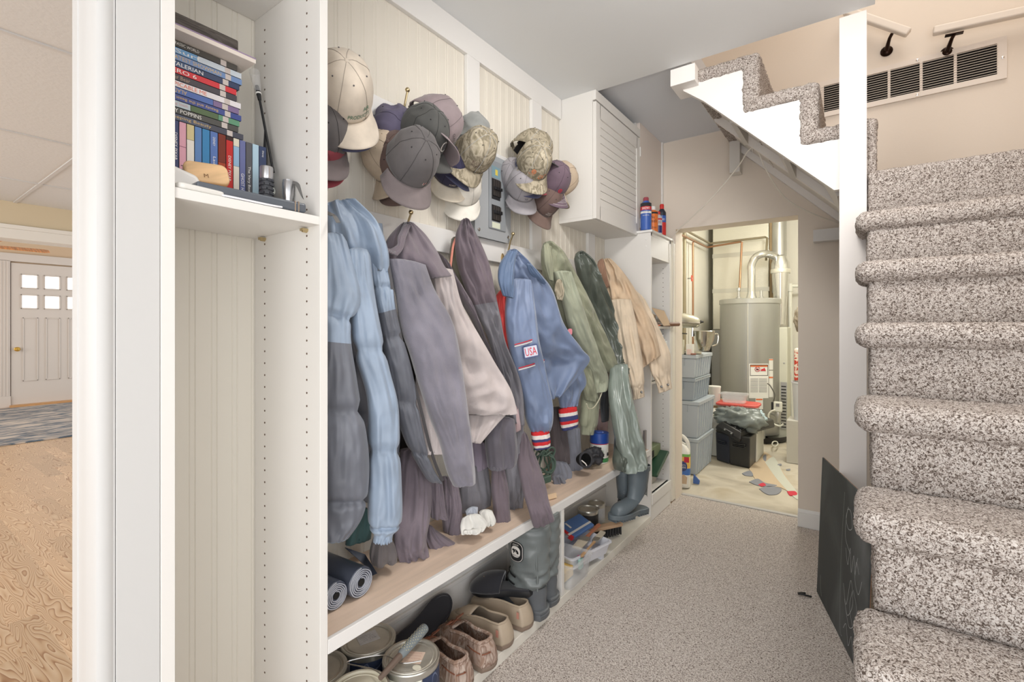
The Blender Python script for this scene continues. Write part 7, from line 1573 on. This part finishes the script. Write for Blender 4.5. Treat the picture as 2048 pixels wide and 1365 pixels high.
MB().add([p+Vector((0, 0, .256)) for p in P2]+[cen2+(p-cen2)*.9+Vector((0, 0, .31)) for p in P2], [(3,2,1,0),(4,5,6,7),(0,1,5,4),(1,2,6,5),(2,3,7,6),(3,0,4,7)]).build('lid', bb, t2, bevel=.008, seg=3)
ML2 = frame(cen+Vector((.06, .12, .36)), ex+Vector((0, 0, -.35)), ey.normalized())
tag(MB().rings([[ML2 @ Vector((sx*w_*k, sy*l_*.8*k2, z)) for sx, sy in ((-1, -1), (1, -1), (1, 1), (-1, 1))] for k, k2, z in ((1, 1, -.05), (1, 1, -.03), (.80, .92, .015), (.78, .90, .02))]).build('box_lid', bb, bevel=.008, seg=3), 'second black ribbed lid resting behind the front battery box lid', 'lid')
# ---- clutter behind the boxes
MB().box((-1.14, 4.72, .001), (-.72, 5.08, .36)).build('white_crate', mat('crate_white', (206, 206, 198), .5), bevel=.01); tag(bpy.data.objects['white_crate'], 'white crate mostly hidden behind the battery boxes', 'crate')
g = thing('food_container', 'large clear food container with a red lid behind the black boxes', 'container', (-.86, 4.80, .362))
MB().rings([[Vector((-.90+p[0]*k, 4.86+p[1]*k, z)) for p in rrect(.36, .26, .05, 6)] for k, z in ((.80, .362), (.92, .46), (.94, .475))], True, False).build('container', clr, g, smooth=True, angle=60)
MB().rings([[Vector((-.90+p[0]*k, 4.86+p[1]*k, z)) for p in rrect(.36, .26, .05, 6)] for k, z in ((.94, .476), (1, .478), (1, .494), (.95, .50), (.9, .496))]).build('lid', mat('lid_red', (212, 92, 84), .45), g, smooth=True, angle=40)
g = thing('food_container', 'small clear open container standing on the red lid', 'container', (-.92, 4.84, .501))
MB().rings([[Vector((-.93+p[0]*k, 4.84+p[1]*k, z)) for p in rrect(.24, .18, .045, 6)] for k, z in ((.78, .501), (.93, .575), (1.05, .578), (1.05, .584), (.93, .582), (.90, .575), (.75, .506))]).build('container', clr, g, smooth=True, angle=60)
tag(blob('grey_bag', mat('bag_grey_green', (126, 134, 132), .3, bump=.4, bscale=25), (atY(1478, 838, 4.62)), .15, None, 7, .45, (1.15, .7, .62)), 'grey translucent plastic bag slumped over the battery boxes', 'plastic bag')
tag(blob('white_bag', mat('bag_white', (224, 222, 214), .5), (atY(1437, 838, 4.75)), .09, None, 9, .25, (1, .8, 1.0)), 'white rounded bag beside the totes', 'bag')
c = atY(1447, 815, 4.95)
tag(MB().cbox((c.x, c.y, c.z), (.22, .02, .16)).build('cardboard', mat('cardboard', (208, 176, 140), .7)), 'plain tan cardboard piece behind the white bag', 'cardboard')
c = atY(1429, 785, 4.9)
tag(MB().lathe([(.05, -.12), (.055, .04), (.058, .045), (.058, .06), (.001, .06)], c, n=24).build('white_tub', pw_, smooth=True, angle=40), 'white tub with a red line on its rim behind the totes', 'tub')
c = atY(1515, 835, 4.75)
tag(blob('blue_bag', mat('bag_ice', (184, 206, 214), .4), (c.x, c.y, c.z), .06, None, 5, .4), 'pale blue plastic scrap right of the red lidded container', 'plastic bag')
# ---- floor: peeling paint patches
def patch(pts, m, z):
    MBx = MB(); P = catmull([tuple(atZ(u, v, z)) for u, v in pts]+[tuple(atZ(*pts[0], z))], len(pts)*6)[:-1]
    o = MBx.prism([(p[0], p[1]) for p in P], -.003, z, 'z').build('floor_patch', m); S(o)
pb_ = mat('patch_blue', (138, 141, 150), .7); pr_ = mat('patch_red', (170, 122, 110), .7); pg_ = mat('patch_pale_floor', (206, 208, 196), .6); pcr = mat('patch_cream', (206, 186, 158), .6)
patch([(1498, 938), (1520, 905), (1545, 915), (1590, 985), (1560, 975), (1520, 968)], pcr, .0008)
patch([(1530, 925), (1548, 915), (1568, 950), (1594, 985), (1592, 998), (1555, 960)], pg_, .0012)
patch([(1484, 947), (1500, 942), (1506, 952), (1490, 951)], pb_, .0016)
patch([(1498, 964), (1515, 958), (1530, 966), (1554, 971), (1540, 974), (1515, 971)], pb_, .0016)
patch([(1518, 978), (1535, 973), (1562, 977), (1556, 988), (1535, 989)], pb_, .0016)
patch([(1516, 970), (1526, 966), (1532, 971), (1524, 973)], pr_, .002); patch([(1574, 983), (1590, 983), (1594, 990), (1580, 991)], pr_, .002)
patch([(1526, 912), (1532, 910), (1532, 922), (1527, 920)], pb_, .0018); patch([(1555, 929), (1562, 928), (1563, 931), (1556, 931)], pb_, .0016); patch([(1572, 939), (1580, 938), (1580, 941), (1573, 941)], pb_, .0016)
